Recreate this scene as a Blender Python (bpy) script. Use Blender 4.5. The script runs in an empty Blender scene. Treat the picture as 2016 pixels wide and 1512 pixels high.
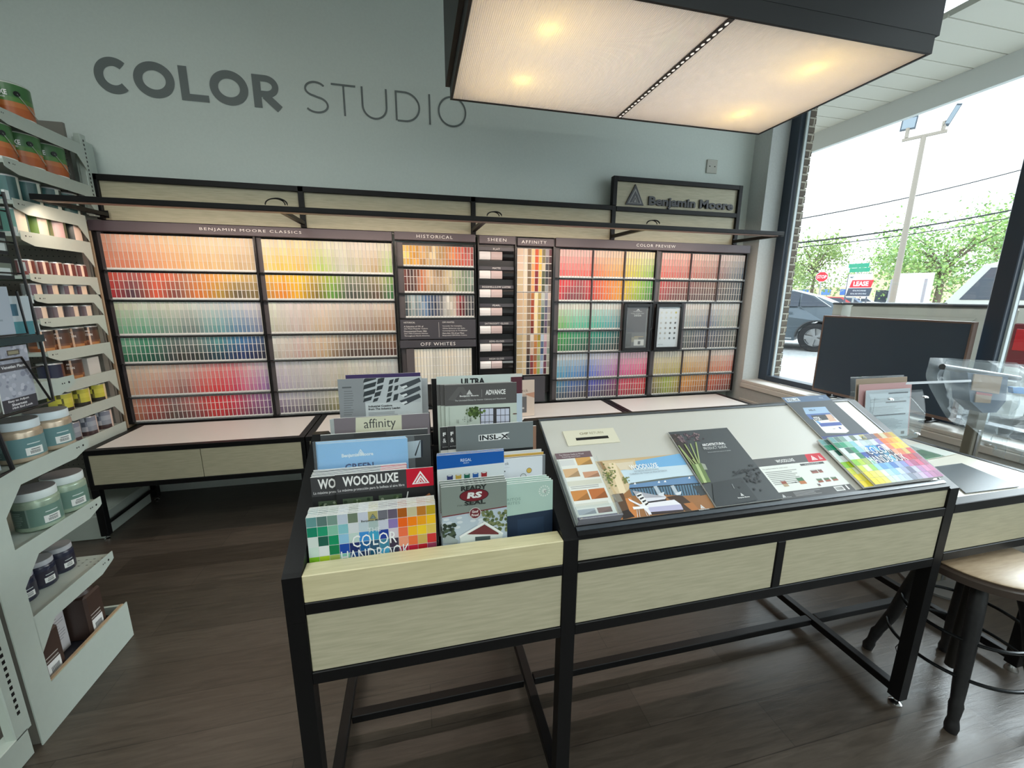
import bpy, math, random
from mathutils import Vector, Matrix, Euler

random.seed(7)
C = bpy.context.scene
COL = C.collection

# ------------------------------------------------------------------ camera
FPX = 806.76
R_ = Vector((0.97319, -0.22909, 0.02013))
F_ = Vector((0.22540, 0.95195, -0.20670))
F_.normalize(); R_ = (R_ - F_ * R_.dot(F_)).normalized()
# roll and yaw as measured from the vanishing points of the room
_yaw, _pitch, _roll = 0.23246, 0.20820, 0.005915
F_ = Vector((math.sin(_yaw) * math.cos(_pitch), math.cos(_yaw) * math.cos(_pitch), -math.sin(_pitch)))
_r0 = Vector((math.cos(_yaw), -math.sin(_yaw), 0.0))
_u0 = _r0.cross(F_)
R_ = _r0 * math.cos(_roll) + _u0 * math.sin(_roll)
U_ = _u0 * math.cos(_roll) - _r0 * math.sin(_roll)
EYE = Vector((0, 0, 1.55))
cam_data = bpy.data.cameras.new('camera')
cam = bpy.data.objects.new('camera', cam_data)
COL.objects.link(cam)
cam_data.sensor_width = 36.0
cam_data.lens = FPX / 2016 * 36.0
cam_data.clip_start = 0.02
cam_data.clip_end = 500
M3 = Matrix((R_, U_, -F_)).transposed()
cam.matrix_world = Matrix.Translation(EYE) @ M3.to_4x4()
C.camera = cam

# ------------------------------------------------------------------ colour management
C.view_settings.view_transform = 'Standard'
C.view_settings.look = 'None'
C.view_settings.gamma = 1.0
C.view_settings.use_curve_mapping = False
C.view_settings.exposure = 0.28
C.cycles.use_denoising = True
C.cycles.max_bounces = 8
C.cycles.diffuse_bounces = 4
C.cycles.transparent_max_bounces = 16
C.cycles.sample_clamp_indirect = 6.0

# ------------------------------------------------------------------ sky, sun, portals, room lamps
w = bpy.data.worlds.new('sky'); C.world = w; w.use_nodes = True
nt = w.node_tree; nt.nodes.clear()
o_ = nt.nodes.new('ShaderNodeOutputWorld'); b_ = nt.nodes.new('ShaderNodeBackground')
tc = nt.nodes.new('ShaderNodeTexCoord'); sx = nt.nodes.new('ShaderNodeSeparateXYZ')
rp = nt.nodes.new('ShaderNodeValToRGB')
nt.links.new(tc.outputs['Generated'], sx.inputs[0]); nt.links.new(sx.outputs['Z'], rp.inputs[0])
rp.color_ramp.elements[0].position = 0.0; rp.color_ramp.elements[0].color = (0.88, 0.96, 1.0, 1)
rp.color_ramp.elements[1].position = 0.6; rp.color_ramp.elements[1].color = (0.80, 0.92, 1.0, 1)
nt.links.new(rp.outputs[0], b_.inputs[0]); b_.inputs[1].default_value = 2.8
nt.links.new(b_.outputs[0], o_.inputs[0])

def lamp(name, kind, energy, color, loc, rot=(0, 0, 0), **kw):
    d = bpy.data.lights.new(name, kind); d.energy = energy; d.color = color
    for k, v in kw.items(): setattr(d, k, v)
    o = bpy.data.objects.new(name, d); COL.objects.link(o)
    o.location = loc; o.rotation_euler = rot
    return o

# hazy bright sky low in front of the shop window
SUN = lamp('hazy_sun', 'SUN', 5.5, (0.86, 0.95, 1.0), (9, 2, 6), Vector((-.80, -.12, -.56)).to_track_quat('-Z', 'Y').to_euler(), angle=math.radians(40))
CEIL_E = 27.0
for i, (x, y) in enumerate([(-1.6, -1.2), (0.9, -1.2), (-2.0, 0.6), (-0.4, -3.6), (2.2, -3.2)]):
    lamp('ceiling_lamp', 'AREA', CEIL_E, (0.95, 1.0, 0.95), (x, y, 3.82), (0, 0, 0), shape='RECTANGLE', size=1.2, size_y=0.6)
RAIL_E = 5.0
for i, (x, wd) in enumerate([(-1.40, 1.14), (-0.2, 1.1), (1.1, 1.1), (2.35, 1.1)]):
    lamp('rail_light', 'AREA', RAIL_E, (1.0, 0.77, 0.62), (x, 2.94, 2.028), (math.radians(24), 0, 0), shape='RECTANGLE', size=wd, size_y=0.03)

# ------------------------------------------------------------------ pixel -> plane helpers (points of the room read off its measured planes)
def ray(px, py):
    return R_ * ((px - 1008) / FPX) + U_ * ((756 - py) / FPX) + F_
def PX(px, py, x):
    d = ray(px, py); return EYE + d * ((x - EYE.x) / d.x)
def PY(px, py, y):
    d = ray(px, py); return EYE + d * ((y - EYE.y) / d.y)
def PZ(px, py, z):
    d = ray(px, py); return EYE + d * ((z - EYE.z) / d.z)
def proj(p):
    v = Vector(p) - EYE; z = v.dot(F_)
    return (1008 + FPX * v.dot(R_) / z, 756 - FPX * v.dot(U_) / z, z)

# ------------------------------------------------------------------ colour
def lin(c):
    c /= 255.0
    return c / 12.92 if c <= 0.04045 else ((c + 0.055) / 1.055) ** 2.4
def S(r, g=None, b=None):
    if g is None:
        if isinstance(r, (tuple, list)): r, g, b = r
        else: g = b = r
    return (lin(r), lin(g), lin(b), 1.0)

# ------------------------------------------------------------------ materials
MATS = {}
def mat(name, col=(0.5, 0.5, 0.5, 1), rough=0.5, metal=0.0, spec=0.5, **kw):
    if name in MATS: return MATS[name]
    m = bpy.data.materials.new(name); m.use_nodes = True
    b = m.node_tree.nodes['Principled BSDF']
    b.inputs['Base Color'].default_value = col
    b.inputs['Roughness'].default_value = rough
    b.inputs['Metallic'].default_value = metal
    b.inputs['Specular IOR Level'].default_value = spec
    for k, v in kw.items(): b.inputs[k].default_value = v
    MATS[name] = m
    return m
def nodes(m): return m.node_tree.nodes, m.node_tree.links, m.node_tree.nodes['Principled BSDF']

def noisy(name, c1, c2, scale, rough=0.5, stretch=(1, 1, 1), detail=4, bump=0.0, spec=0.5, metal=0.0, lo=0.35, hi=0.65):
    m = mat(name, c1, rough, metal, spec); n, l, b = nodes(m)
    t = n.new('ShaderNodeTexCoord'); mp = n.new('ShaderNodeMapping'); mp.inputs['Scale'].default_value = stretch
    no = n.new('ShaderNodeTexNoise'); no.inputs['Scale'].default_value = scale; no.inputs['Detail'].default_value = detail
    r = n.new('ShaderNodeValToRGB')
    r.color_ramp.elements[0].position = lo; r.color_ramp.elements[0].color = c1
    r.color_ramp.elements[1].position = hi; r.color_ramp.elements[1].color = c2
    l.new(t.outputs['Object'], mp.inputs[0]); l.new(mp.outputs[0], no.inputs['Vector']); l.new(no.outputs['Fac'], r.inputs[0])
    l.new(r.outputs[0], b.inputs['Base Color'])
    if bump:
        bp = n.new('ShaderNodeBump'); bp.inputs['Strength'].default_value = bump; bp.inputs['Distance'].default_value = 0.002
        l.new(no.outputs['Fac'], bp.inputs['Height']); l.new(bp.outputs[0], b.inputs['Normal'])
    return m

BLACK = noisy('black powder coated steel', S(9, 9, 10), S(13, 13, 15), 300, 0.45, bump=0.05, spec=0.3)
BLACKP = mat('black plastic', S(18, 18, 20), 0.35)
DGREY = mat('dark grey header board', S(88, 78, 84), 0.4)
GREYIN = mat('grey pocket side', S(92, 86, 88), 0.45)
WOOD = noisy('pale oak laminate', S(172, 166, 140), S(190, 183, 157), 9, 0.45, (1.2, 14, 14), 6, 0.06, lo=0.3, hi=0.7)
WOODT = noisy('pale oak edge', S(200, 190, 150), S(214, 204, 166), 9, 0.4, (1.2, 14, 14), 6, 0.05, lo=0.3, hi=0.7)
WHITEL = mat('white laminate', S(194, 192, 184), 0.35)
CREAM = mat('cream plate', S(216, 211, 190), 0.35)
WALLP = noisy('grey green wall paint', S(212, 221, 215), S(215, 224, 218), 60, 0.6, bump=0.08)
WALLW = noisy('off white wall paint', S(196, 200, 198), S(202, 206, 204), 60, 0.6, bump=0.05)
CEILM = noisy('ceiling tile', S(205, 208, 204), S(215, 218, 214), 80, 0.9)
GOND = noisy('gondola enamel', S(180, 190, 181), S(182, 192, 183), 40, 0.4)
PEG = mat('shaded pegboard enamel', S(126, 122, 114), 0.5)  # shade between the shelf brackets is darkened into this colour
CHROME = mat('chrome', S(220, 220, 220), 0.15, 1.0)
STEEL = mat('brushed steel', S(170, 172, 175), 0.3, 1.0)
TAN = mat('tan edge band', S(176, 150, 120), 0.5)
RUBBER = mat('black rubber', S(18, 18, 18), 0.7)

# printed paper: colours kept per face
def attr_mat(name, rough, spec=0.5, coat=0.0):
    m = mat(name, (1, 1, 1, 1), rough, 0, spec); n, l, b = nodes(m)
    a = n.new('ShaderNodeAttribute'); a.attribute_name = 'Col'
    l.new(a.outputs['Color'], b.inputs['Base Color'])
    b.inputs['Coat Weight'].default_value = coat
    return m
PRINT = attr_mat('printed glossy paper', 0.6, 0.3)
MATTE = attr_mat('printed card', 0.5)
LABEL = attr_mat('printed label', 0.32)
PAINT = attr_mat('car and sign paint', 0.3)

def thin_clear(name, tint=(1, 1, 1, 1), gloss=0.04, opac=0.0, rough=0.02, col=(0.9, 0.95, 1, 1)):
    m = bpy.data.materials.new(name); m.use_nodes = True; n = m.node_tree.nodes; l = m.node_tree.links; n.clear()
    out = n.new('ShaderNodeOutputMaterial'); tr = n.new('ShaderNodeBsdfTransparent'); tr.inputs[0].default_value = tint
    gl = n.new('ShaderNodeBsdfGlossy'); gl.inputs['Roughness'].default_value = rough
    lw = n.new('ShaderNodeLayerWeight'); lw.inputs['Blend'].default_value = .5
    pw = n.new('ShaderNodeMath'); pw.operation = 'POWER'; pw.inputs[1].default_value = 5; l.new(lw.outputs['Facing'], pw.inputs[0])
    fr = n.new('ShaderNodeMath'); fr.operation = 'MULTIPLY_ADD'; fr.inputs[1].default_value = .9; fr.inputs[2].default_value = .02; l.new(pw.outputs[0], fr.inputs[0])
    mx = n.new('ShaderNodeMixShader'); l.new(fr.outputs[0], mx.inputs[0]); l.new(tr.outputs[0], mx.inputs[1]); l.new(gl.outputs[0], mx.inputs[2])
    last = mx
    if opac > 0:
        df = n.new('ShaderNodeBsdfDiffuse'); df.inputs[0].default_value = col
        m2 = n.new('ShaderNodeMixShader'); m2.inputs[0].default_value = opac
        l.new(mx.outputs[0], m2.inputs[1]); l.new(df.outputs[0], m2.inputs[2]); last = m2
    l.new(last.outputs[0], out.inputs[0]); MATS[name] = m
    return m
GLASS = thin_clear('window glass', (0.97, 0.985, 0.98, 1))
ACRYL = thin_clear('clear acrylic', (0.95, 0.97, 0.97, 1), opac=0.05)
BAGM = thin_clear('clear plastic film', (0.93, 0.96, 0.97, 1), opac=0.2, rough=0.12, col=(0.75, 0.82, 0.85, 1))

# ------------------------------------------------------------------ mesh builder
def world_loc(o):
    v = Vector((0, 0, 0))
    while o: v += o.location; o = o.parent
    return v

class MB:
    def __init__(s): s.v = []; s.f = []; s.c = []; s.m = []; s.sm = []
    def face(s, pts, col=(1, 1, 1, 1), m=0, smooth=False):
        i = len(s.v); s.v.extend([tuple(p) for p in pts]); s.f.append(tuple(range(i, i + len(pts)))); s.c.append(col); s.m.append(m); s.sm.append(smooth)
        return s
    def mesh(s, vs, fs, col=(1, 1, 1, 1), m=0, smooth=False, cols=None):
        i = len(s.v); s.v.extend([tuple(p) for p in vs])
        for k, f in enumerate(fs):
            s.f.append(tuple(i + a for a in f)); s.c.append(cols[k] if cols else col); s.m.append(m); s.sm.append(smooth)
        return s
    def box(s, x0, x1, y0, y1, z0, z1, col=(1, 1, 1, 1), m=0):
        vs = [(x, y, z) for x in (x0, x1) for y in (y0, y1) for z in (z0, z1)]
        s.mesh(vs, [(0, 1, 3, 2), (4, 6, 7, 5), (0, 4, 5, 1), (2, 3, 7, 6), (0, 2, 6, 4), (1, 5, 7, 3)], col, m); return s
    def bbox(s, x0, x1, y0, y1, z0, z1, b=0.003, col=(1, 1, 1, 1), m=0):
        # box with chamfered edges
        b = min(b, (x1 - x0) * .45, (y1 - y0) * .45, (z1 - z0) * .45)
        xs, ys, zs = (x0, x1), (y0, y1), (z0, z1); vs = []; idx = {}
        for i in (0, 1):
            for j in (0, 1):
                for k in (0, 1):
                    p = (xs[i], ys[j], zs[k]); sg = (1 - 2 * i, 1 - 2 * j, 1 - 2 * k)
                    for a in range(3):
                        q = [p[t] + (0 if t == a else sg[t] * b) for t in range(3)]
                        idx[(i, j, k, a)] = len(vs); vs.append(q)
        fs = []
        for a in range(3):
            o = [t for t in range(3) if t != a]
            for sd in (0, 1):
                ring = []
                for (p, q) in ((0, 0), (1, 0), (1, 1), (0, 1)):
                    key = [0, 0, 0]; key[a] = sd; key[o[0]] = p; key[o[1]] = q
                    ring.append(idx[(*key, a)])
                if (sd == 0) == (a != 1): ring = ring[::-1]
                fs.append(tuple(ring))
        for a in range(3):
            o = [t for t in range(3) if t != a]
            for p in (0, 1):
                for q in (0, 1):
                    k0 = [0, 0, 0]; k1 = [0, 0, 0]
                    k0[o[0]] = k1[o[0]] = p; k0[o[1]] = k1[o[1]] = q; k0[a] = 0; k1[a] = 1
                    fs.append((idx[(*k0, o[0])], idx[(*k0, o[1])], idx[(*k1, o[1])], idx[(*k1, o[0])]))
        for i in (0, 1):
            for j in (0, 1):
                for k in (0, 1): fs.append((idx[(i, j, k, 0)], idx[(i, j, k, 1)], idx[(i, j, k, 2)]))
        s.mesh(vs, fs, col, m); return s
    def bar(s, p, q, w, h=None, up=(0, 0, 1), col=(1, 1, 1, 1), m=0):
        p = Vector(p); q = Vector(q); h = h or w; d = (q - p).normalized(); up = Vector(up)
        if abs(d.dot(up)) > .98: up = Vector((0, 1, 0))
        a = d.cross(up).normalized() * (w / 2); b = a.cross(d).normalized() * (h / 2)
        vs = [p - a - b, p + a - b, p + a + b, p - a + b, q - a - b, q + a - b, q + a + b, q - a + b]
        s.mesh(vs, [(3, 2, 1, 0), (4, 5, 6, 7), (0, 1, 5, 4), (1, 2, 6, 5), (2, 3, 7, 6), (3, 0, 4, 7)], col, m); return s
    def tube(s, pts, r, n=8, closed=False, col=(1, 1, 1, 1), m=0, cap=True):
        pts = [Vector(p) for p in pts]; N = len(pts); rs = r if isinstance(r, (list, tuple)) else [r] * N
        vs = []; fs = []; prev = None
        for i, p in enumerate(pts):
            d = (pts[(i + 1) % N] - pts[i - 1]) if closed else (pts[min(i + 1, N - 1)] - pts[max(i - 1, 0)])
            d.normalize()
            if prev is None:
                up = Vector((0, 0, 1)) if abs(d.z) < .9 else Vector((1, 0, 0)); a = d.cross(up).normalized()
            else: a = (prev - d * prev.dot(d)).normalized()
            prev = a; b = d.cross(a)
            for k in range(n):
                t = 2 * math.pi * k / n; vs.append(p + a * (rs[i] * math.cos(t)) + b * (rs[i] * math.sin(t)))
        for i in range(N if closed else N - 1):
            for k in range(n):
                j = (i + 1) % N; fs.append((i * n + k, i * n + (k + 1) % n, j * n + (k + 1) % n, j * n + k))
        if not closed and cap: fs.append(tuple(range(n))[::-1]); fs.append(tuple((N - 1) * n + k for k in range(n)))
        s.mesh(vs, fs, col, m, True); return s
    def lathe(s, prof, c=(0, 0, 0), n=28, col=(1, 1, 1, 1), m=0, cf=None, smooth=True, cap=True):
        # prof: (r, z) bottom to top; cf(angle, row) gives a colour
        vs = []; fs = []; cols = []
        for r, z in prof:
            for k in range(n):
                t = 2 * math.pi * k / n; vs.append((c[0] + r * math.cos(t), c[1] + r * math.sin(t), c[2] + z))
        for i in range(len(prof) - 1):
            for k in range(n):
                fs.append((i * n + k, i * n + (k + 1) % n, (i + 1) * n + (k + 1) % n, (i + 1) * n + k))
                cols.append(cf(2 * math.pi * (k + .5) / n, i) if cf else col)
        if cap and prof[0][0] > 1e-5: fs.append(tuple(range(n))[::-1]); cols.append(cols[0])
        if cap and prof[-1][0] > 1e-5: fs.append(tuple((len(prof) - 1) * n + k for k in range(n))); cols.append(cols[-1])
        s.mesh(vs, fs, col, m, smooth, cols); return s
    def prism(s, poly, a, b, col=(1, 1, 1, 1), m=0):
        # poly: list of points, extruded from offset vector a to b
        a = Vector(a); b = Vector(b); n = len(poly); P = [Vector(p) for p in poly]
        vs = [p + a for p in P] + [p + b for p in P]
        fs = [tuple(range(n))[::-1], tuple(range(n, 2 * n))] + [(i, (i + 1) % n, n + (i + 1) % n, n + i) for i in range(n)]
        s.mesh(vs, fs, col, m); return s
    def build(s, name, mats, parent=None, local=False, sharp=True):
        me = bpy.data.meshes.new(name)
        vs = s.v
        if parent is not None and not local:
            o = world_loc(parent); vs = [(v[0] - o.x, v[1] - o.y, v[2] - o.z) for v in vs]
        me.from_pydata(vs, [], s.f)
        if not isinstance(mats, (list, tuple)): mats = [mats]
        for m in mats: me.materials.append(m)
        ca = me.color_attributes.new('Col', 'FLOAT_COLOR', 'CORNER')
        flat = []
        for p, c in zip(me.polygons, s.c): flat.extend(list(c) * p.loop_total)
        ca.data.foreach_set('color', flat)
        me.polygons.foreach_set('material_index', s.m); me.polygons.foreach_set('use_smooth', s.sm)
        import bmesh
        if any(s.sm):
            bm = bmesh.new(); bm.from_mesh(me); bmesh.ops.recalc_face_normals(bm, faces=bm.faces)
            for e in bm.edges:
                if len(e.link_faces) == 2 and e.calc_face_angle(0) > math.radians(40): e.smooth = False
            bm.to_mesh(me); bm.free()
        else:
            bm = bmesh.new(); bm.from_mesh(me); bmesh.ops.recalc_face_normals(bm, faces=bm.faces); bm.to_mesh(me); bm.free()
        me.update()
        o = bpy.data.objects.new(name, me); COL.objects.link(o)
        if parent is not None: o.parent = parent
        return o

def tag(o, label=None, cat=None, group=None, kind=None):
    if label: o['label'] = label
    if cat: o['category'] = cat
    if group: o['group'] = group
    if kind: o['kind'] = kind
    return o
def thing(name, loc, label, cat, group=None):
    o = bpy.data.objects.new(name, None); COL.objects.link(o); o.location = loc; o.empty_display_size = 0.05
    return tag(o, label, cat, group)
def struct(name, mb, m, parent=None):
    o = mb.build(name, m, parent)
    if parent is None: o['kind'] = 'structure'
    return o
def dup(root, loc=None, rot=None, label=None, group=None):
    r = root.copy(); COL.objects.link(r)
    if loc is not None: r.location = loc
    if rot is not None: r.rotation_euler = rot
    if label: r['label'] = label
    if group: r['group'] = group
    for ch in list(root.children):
        c = ch.copy(); COL.objects.link(c); c.parent = r
        for g in list(ch.children):
            d = g.copy(); COL.objects.link(d); d.parent = c
    return r

# ------------------------------------------------------------------ lettering
_TX = {}
def glyphs(txt, bold=0.0, res=2, space=1.0):
    key = (txt, bold, res, space)
    if key in _TX: return _TX[key]
    cu = bpy.data.curves.new('lettering', 'FONT'); cu.body = txt; cu.size = 1; cu.resolution_u = res; cu.offset = bold; cu.space_character = space
    cu.fill_mode = 'FRONT'
    ob = bpy.data.objects.new('lettering', cu); COL.objects.link(ob)
    dg = bpy.context.evaluated_depsgraph_get(); ev = ob.evaluated_get(dg)
    me = bpy.data.meshes.new_from_object(ev)
    vs = [(v.co.x, v.co.y) for v in me.vertices]; fs = [tuple(p.vertices) for p in me.polygons]
    bpy.data.objects.remove(ob); bpy.data.curves.remove(cu); bpy.data.meshes.remove(me)
    x0 = min(v[0] for v in vs); x1 = max(v[0] for v in vs); y0 = min(v[1] for v in vs); y1 = max(v[1] for v in vs)
    vs = [((v[0] - x0) / (x1 - x0), (v[1] - y0) / (y1 - y0)) for v in vs]
    _TX[key] = (vs, fs); return _TX[key]

def put_text(mb, txt, O, U, V, w, h, col=(1, 1, 1, 1), bold=0.0, res=2, space=1.0, depth=0.0, m=0, fn=None):
    # letters fitted in the box of width w and height h whose lower left corner is O
    vs, fs = glyphs(txt, bold, res, space); O = Vector(O); U = Vector(U); V = Vector(V)
    P = [fn(v[0] * w, v[1] * h) if fn else O + U * (v[0] * w) + V * (v[1] * h) for v in vs]
    if depth <= 0: mb.mesh(P, fs, col, m); return
    N = U.cross(V).normalized() * depth; n = len(P)
    ed = {}
    for f in fs:
        for a, b in zip(f, f[1:] + f[:1]):
            ed[(a, b)] = ed.get((a, b), 0) + 1
    side = [(a, b, b + n, a + n) for (a, b) in ed if (b, a) not in ed]
    mb.mesh(P + [p + N for p in P], [tuple(reversed(f)) for f in fs] + [tuple(i + n for i in f) for f in fs] + side, col, m)

def stroke(mb, pts, wd, to3, closed=False, col=(1, 1, 1, 1)):
    n = len(pts); L = []; Rr = []
    for i in range(n):
        if closed: a, b = pts[i - 1], pts[(i + 1) % n]
        else: a, b = pts[max(i - 1, 0)], pts[min(i + 1, n - 1)]
        p = pts[i]
        d1 = Vector((p[0] - a[0], p[1] - a[1])); d2 = Vector((b[0] - p[0], b[1] - p[1]))
        if d1.length < 1e-9: d1 = d2
        if d2.length < 1e-9: d2 = d1
        d1.normalize(); d2.normalize(); n1 = Vector((-d1.y, d1.x)); n2 = Vector((-d2.y, d2.x)); nn = (n1 + n2).normalized()
        k = wd / 2 / max(.35, nn.dot(n1))
        L.append((p[0] + nn.x * k, p[1] + nn.y * k)); Rr.append((p[0] - nn.x * k, p[1] - nn.y * k))
    for i in range(n if closed else n - 1):
        j = (i + 1) % n
        mb.face([to3(*Rr[i]), to3(*Rr[j]), to3(*L[j]), to3(*L[i])], col)
def arc(cx, cy, rx, ry, a0, a1, n=24):
    return [(cx + rx * math.cos(math.radians(a0 + (a1 - a0) * i / n)), cy + ry * math.sin(math.radians(a0 + (a1 - a0) * i / n))) for i in range(n + 1)]

# the triangular logo: outer triangle with two slanted inner peaks
def logo(add, x, y, w, h, c_out, c_in):
    t = lambda u, v: (x + u * w, y + v * h)
    add([t(0, 0), t(1, 0), t(.5, 1)], c_out)
    add([t(.13, .08), t(.87, .08), t(.5, .80)], c_in)
    add([t(.20, .10), t(.32, .10), t(.56, .56), t(.50, .68)], c_out)
    add([t(.80, .10), t(.70, .10), t(.52, .46), t(.58, .56)], c_out)
    add([t(.36, .10), t(.64, .10), t(.50, .38)], c_out)
    add([t(.43, .13), t(.57, .13), t(.50, .29)], c_in)

# ------------------------------------------------------------------ flat printed sheets
class Sheet:
    """A leaf with its own frame: u along its width, v up its face, n out of its face."""
    def __init__(s, name, O, U, V, w, h, th, label, cat, group=None, edge=(235, 235, 232), base=(240, 240, 238)):
        s.U = Vector(U).normalized(); s.N = s.U.cross(Vector(V)).normalized(); s.V = s.N.cross(s.U)
        s.O = Vector(O); s.w = w; s.h = h; s.th = th; s.k = 0
        s.root = thing(name, s.O, label, cat, group)
        s.root.matrix_world = Matrix.Translation(s.O) @ Matrix((s.U, s.V, s.N)).transposed().to_4x4()
        s.body = MB(); s.body.box(0, w, 0, h, 0, th, S(edge)); s.p = MB(); s.base = S(base)
        s.rect(0, 0, w, h, base)
    def px(s, x, y):
        O = s.O + s.N * s.th; d = ray(x, y); t = (O - EYE).dot(s.N) / d.dot(s.N); q = EYE + d * t - O
        return (q.dot(s.U), q.dot(s.V))
    def clip(s, pts):
        # keep the print on the sheet (Sutherland-Hodgman)
        for ax, lim, sg in ((0, 0, 1), (0, s.w, -1), (1, 0, 1), (1, s.h, -1)):
            out = []
            for i, p in enumerate(pts):
                q = pts[i - 1]; a = (p[ax] - lim) * sg; b = (q[ax] - lim) * sg
                if a >= 0:
                    if b < 0: t = b / (b - a); out.append((q[0] + (p[0] - q[0]) * t, q[1] + (p[1] - q[1]) * t))
                    out.append(p)
                elif b >= 0: t = b / (b - a); out.append((q[0] + (p[0] - q[0]) * t, q[1] + (p[1] - q[1]) * t))
            pts = out
            if len(pts) < 3: return []
        return pts
    def poly(s, pts, col, clip=True):
        if clip: pts = s.clip([tuple(p) for p in pts])
        if len(pts) < 3: return
        z = s.th + 0.0001 + s.k * 0.000012; s.k += 1
        a = sum(pts[i - 1][0] * pts[i][1] - pts[i][0] * pts[i - 1][1] for i in range(len(pts)))
        if a < 0: pts = pts[::-1]
        s.p.face([(p[0], p[1], z) for p in pts], S(col))
    def pp(s, pxs, col): s.poly([s.px(*p) for p in pxs], col)
    def rect(s, u0, v0, u1, v1, col): s.poly([(u0, v0), (u1, v0), (u1, v1), (u0, v1)], col)
    def disc(s, u, v, r, col, ry=None, n=16): s.poly([(u + r * math.cos(6.2832 * i / n), v + (ry or r) * math.sin(6.2832 * i / n)) for i in range(n)], col)
    def line(s, a, b, wd, col):
        d = Vector((b[0] - a[0], b[1] - a[1])).normalized() * (wd / 2); s.poly([(a[0] - d.y, a[1] + d.x), (a[0] + d.y, a[1] - d.x), (b[0] + d.y, b[1] - d.x), (b[0] - d.y, b[1] + d.x)], col)
    def text(s, txt, u, v, w, h, col, bold=0.0, space=1.0, skew=0.0):
        z = s.th + 0.0001 + s.k * 0.000012; s.k += 1
        put_text(s.p, txt, (u, v, z), (1, 0, 0), (0, 1, 0), w, h, S(col), bold, 2, space, fn=lambda a, b: Vector((u + a + skew * b, v + b, z)))
    def lines(s, u, v, w, n, dh, col, hh=None, jit=.3):
        hh = hh or dh * .45
        for i in range(n): s.rect(u, v - i * dh, u + w * (1 - jit * random.random()), v - i * dh + hh, col)
    def logo(s, u, v, w, h, co, ci): logo(lambda pts, c: s.poly(pts, c), u, v, w, h, co, ci)
    def done(s, cover='cover'):
        s.body.build('pages', MATTE, s.root, local=True)
        s.p.build(cover, PRINT, s.root, local=True)
        return s.root
# ================================================================== the room
XW, YW, ZC = 3.20, 3.62, 3.90          # inner face of the window wall, back wall, ceiling
XL, YN = -5.2, -5.0
# floor of dark planks running along X
def plank_floor():
    m = mat('dark plank floor', S(70, 60, 52), 0.42); n, l, b = nodes(m)
    t = n.new('ShaderNodeTexCoord'); mp = n.new('ShaderNodeMapping')
    br = n.new('ShaderNodeTexBrick'); br.offset = 0.37; br.inputs['Scale'].default_value = 1.0
    br.inputs['Brick Width'].default_value = 1.25; br.inputs['Row Height'].default_value = 0.178
    br.inputs['Mortar Size'].default_value = 0.0016; br.inputs['Mortar Smooth'].default_value = 0.3
    br.inputs['Color1'].default_value = S(77, 69, 61); br.inputs['Color2'].default_value = S(61, 54, 47); br.inputs['Mortar'].default_value = S(48, 42, 37)
    l.new(t.outputs['Object'], br.inputs['Vector'])
    mp.inputs['Scale'].default_value = (1.6, 16, 16); no = n.new('ShaderNodeTexNoise'); no.inputs['Scale'].default_value = 3.2; no.inputs['Detail'].default_value = 7; no.inputs['Roughness'].default_value = .62; no.inputs['Distortion'].default_value = .8
    l.new(t.outputs['Object'], mp.inputs[0]); l.new(mp.outputs[0], no.inputs['Vector'])
    mx = n.new('ShaderNodeMix'); mx.data_type = 'RGBA'; mx.blend_type = 'OVERLAY'; mx.inputs[0].default_value = .75
    l.new(br.outputs['Color'], mx.inputs[6]); l.new(no.outputs['Fac'], mx.inputs[7]); l.new(mx.outputs[2], b.inputs['Base Color'])
    bp = n.new('ShaderNodeBump'); bp.inputs['Strength'].default_value = .25; bp.inputs['Distance'].default_value = .003
    l.new(no.outputs['Fac'], bp.inputs['Height']); l.new(bp.outputs[0], b.inputs['Normal'])
    mr = n.new('ShaderNodeMapRange'); mr.inputs[3].default_value = .24; mr.inputs[4].default_value = .40
    l.new(no.outputs['Fac'], mr.inputs[0]); l.new(mr.outputs[0], b.inputs['Roughness'])
    return m
FLOORM = plank_floor()
struct('floor', MB().box(XL, XW + .3, YN, YW + .2, -.12, 0), FLOORM)
struct('ceiling', MB().box(XL, XW + .3, YN, YW + .2, ZC, ZC + .15), CEILM)
struct('wall_back', MB().box(XL, XW + .3, YW, YW + .2, 0, ZC), WALLP)
struct('wall_left', MB().box(XL - .2, XL, YN, YW + .2, 0, ZC), WALLW)
struct('wall_near', MB().box(XL - .2, XW + .3, YN - .2, YN, 0, ZC), WALLW)
# window wall: a pier at the back corner, the apron below the sill, the header above
SILL, HEAD, YJ = 0.755, 3.55, 3.42
mb = MB()
mb.box(XW, XW + .3, YJ, YW, 0, ZC)
mb.box(XW, XW + .3, YN, YJ, 0, SILL - .03)
mb.box(XW, XW + .3, YN, YJ, HEAD, ZC)
struct('wall_right', mb, WALLW)
mb = MB()
mb.bbox(XW - .012, XW + .19, YN + .01, YJ, SILL - .03, SILL, .006)
mb.bbox(XW - .02, XW - .002, YN + .01, YJ, SILL - .075, SILL - .03, .004)
mb.bbox(XW - .013, XW - .001, YN + .01, YJ, SILL - .25, SILL - .19, .004)
struct('trim_sill', mb, mat('white sill paint', S(214, 212, 206), .35))
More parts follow.
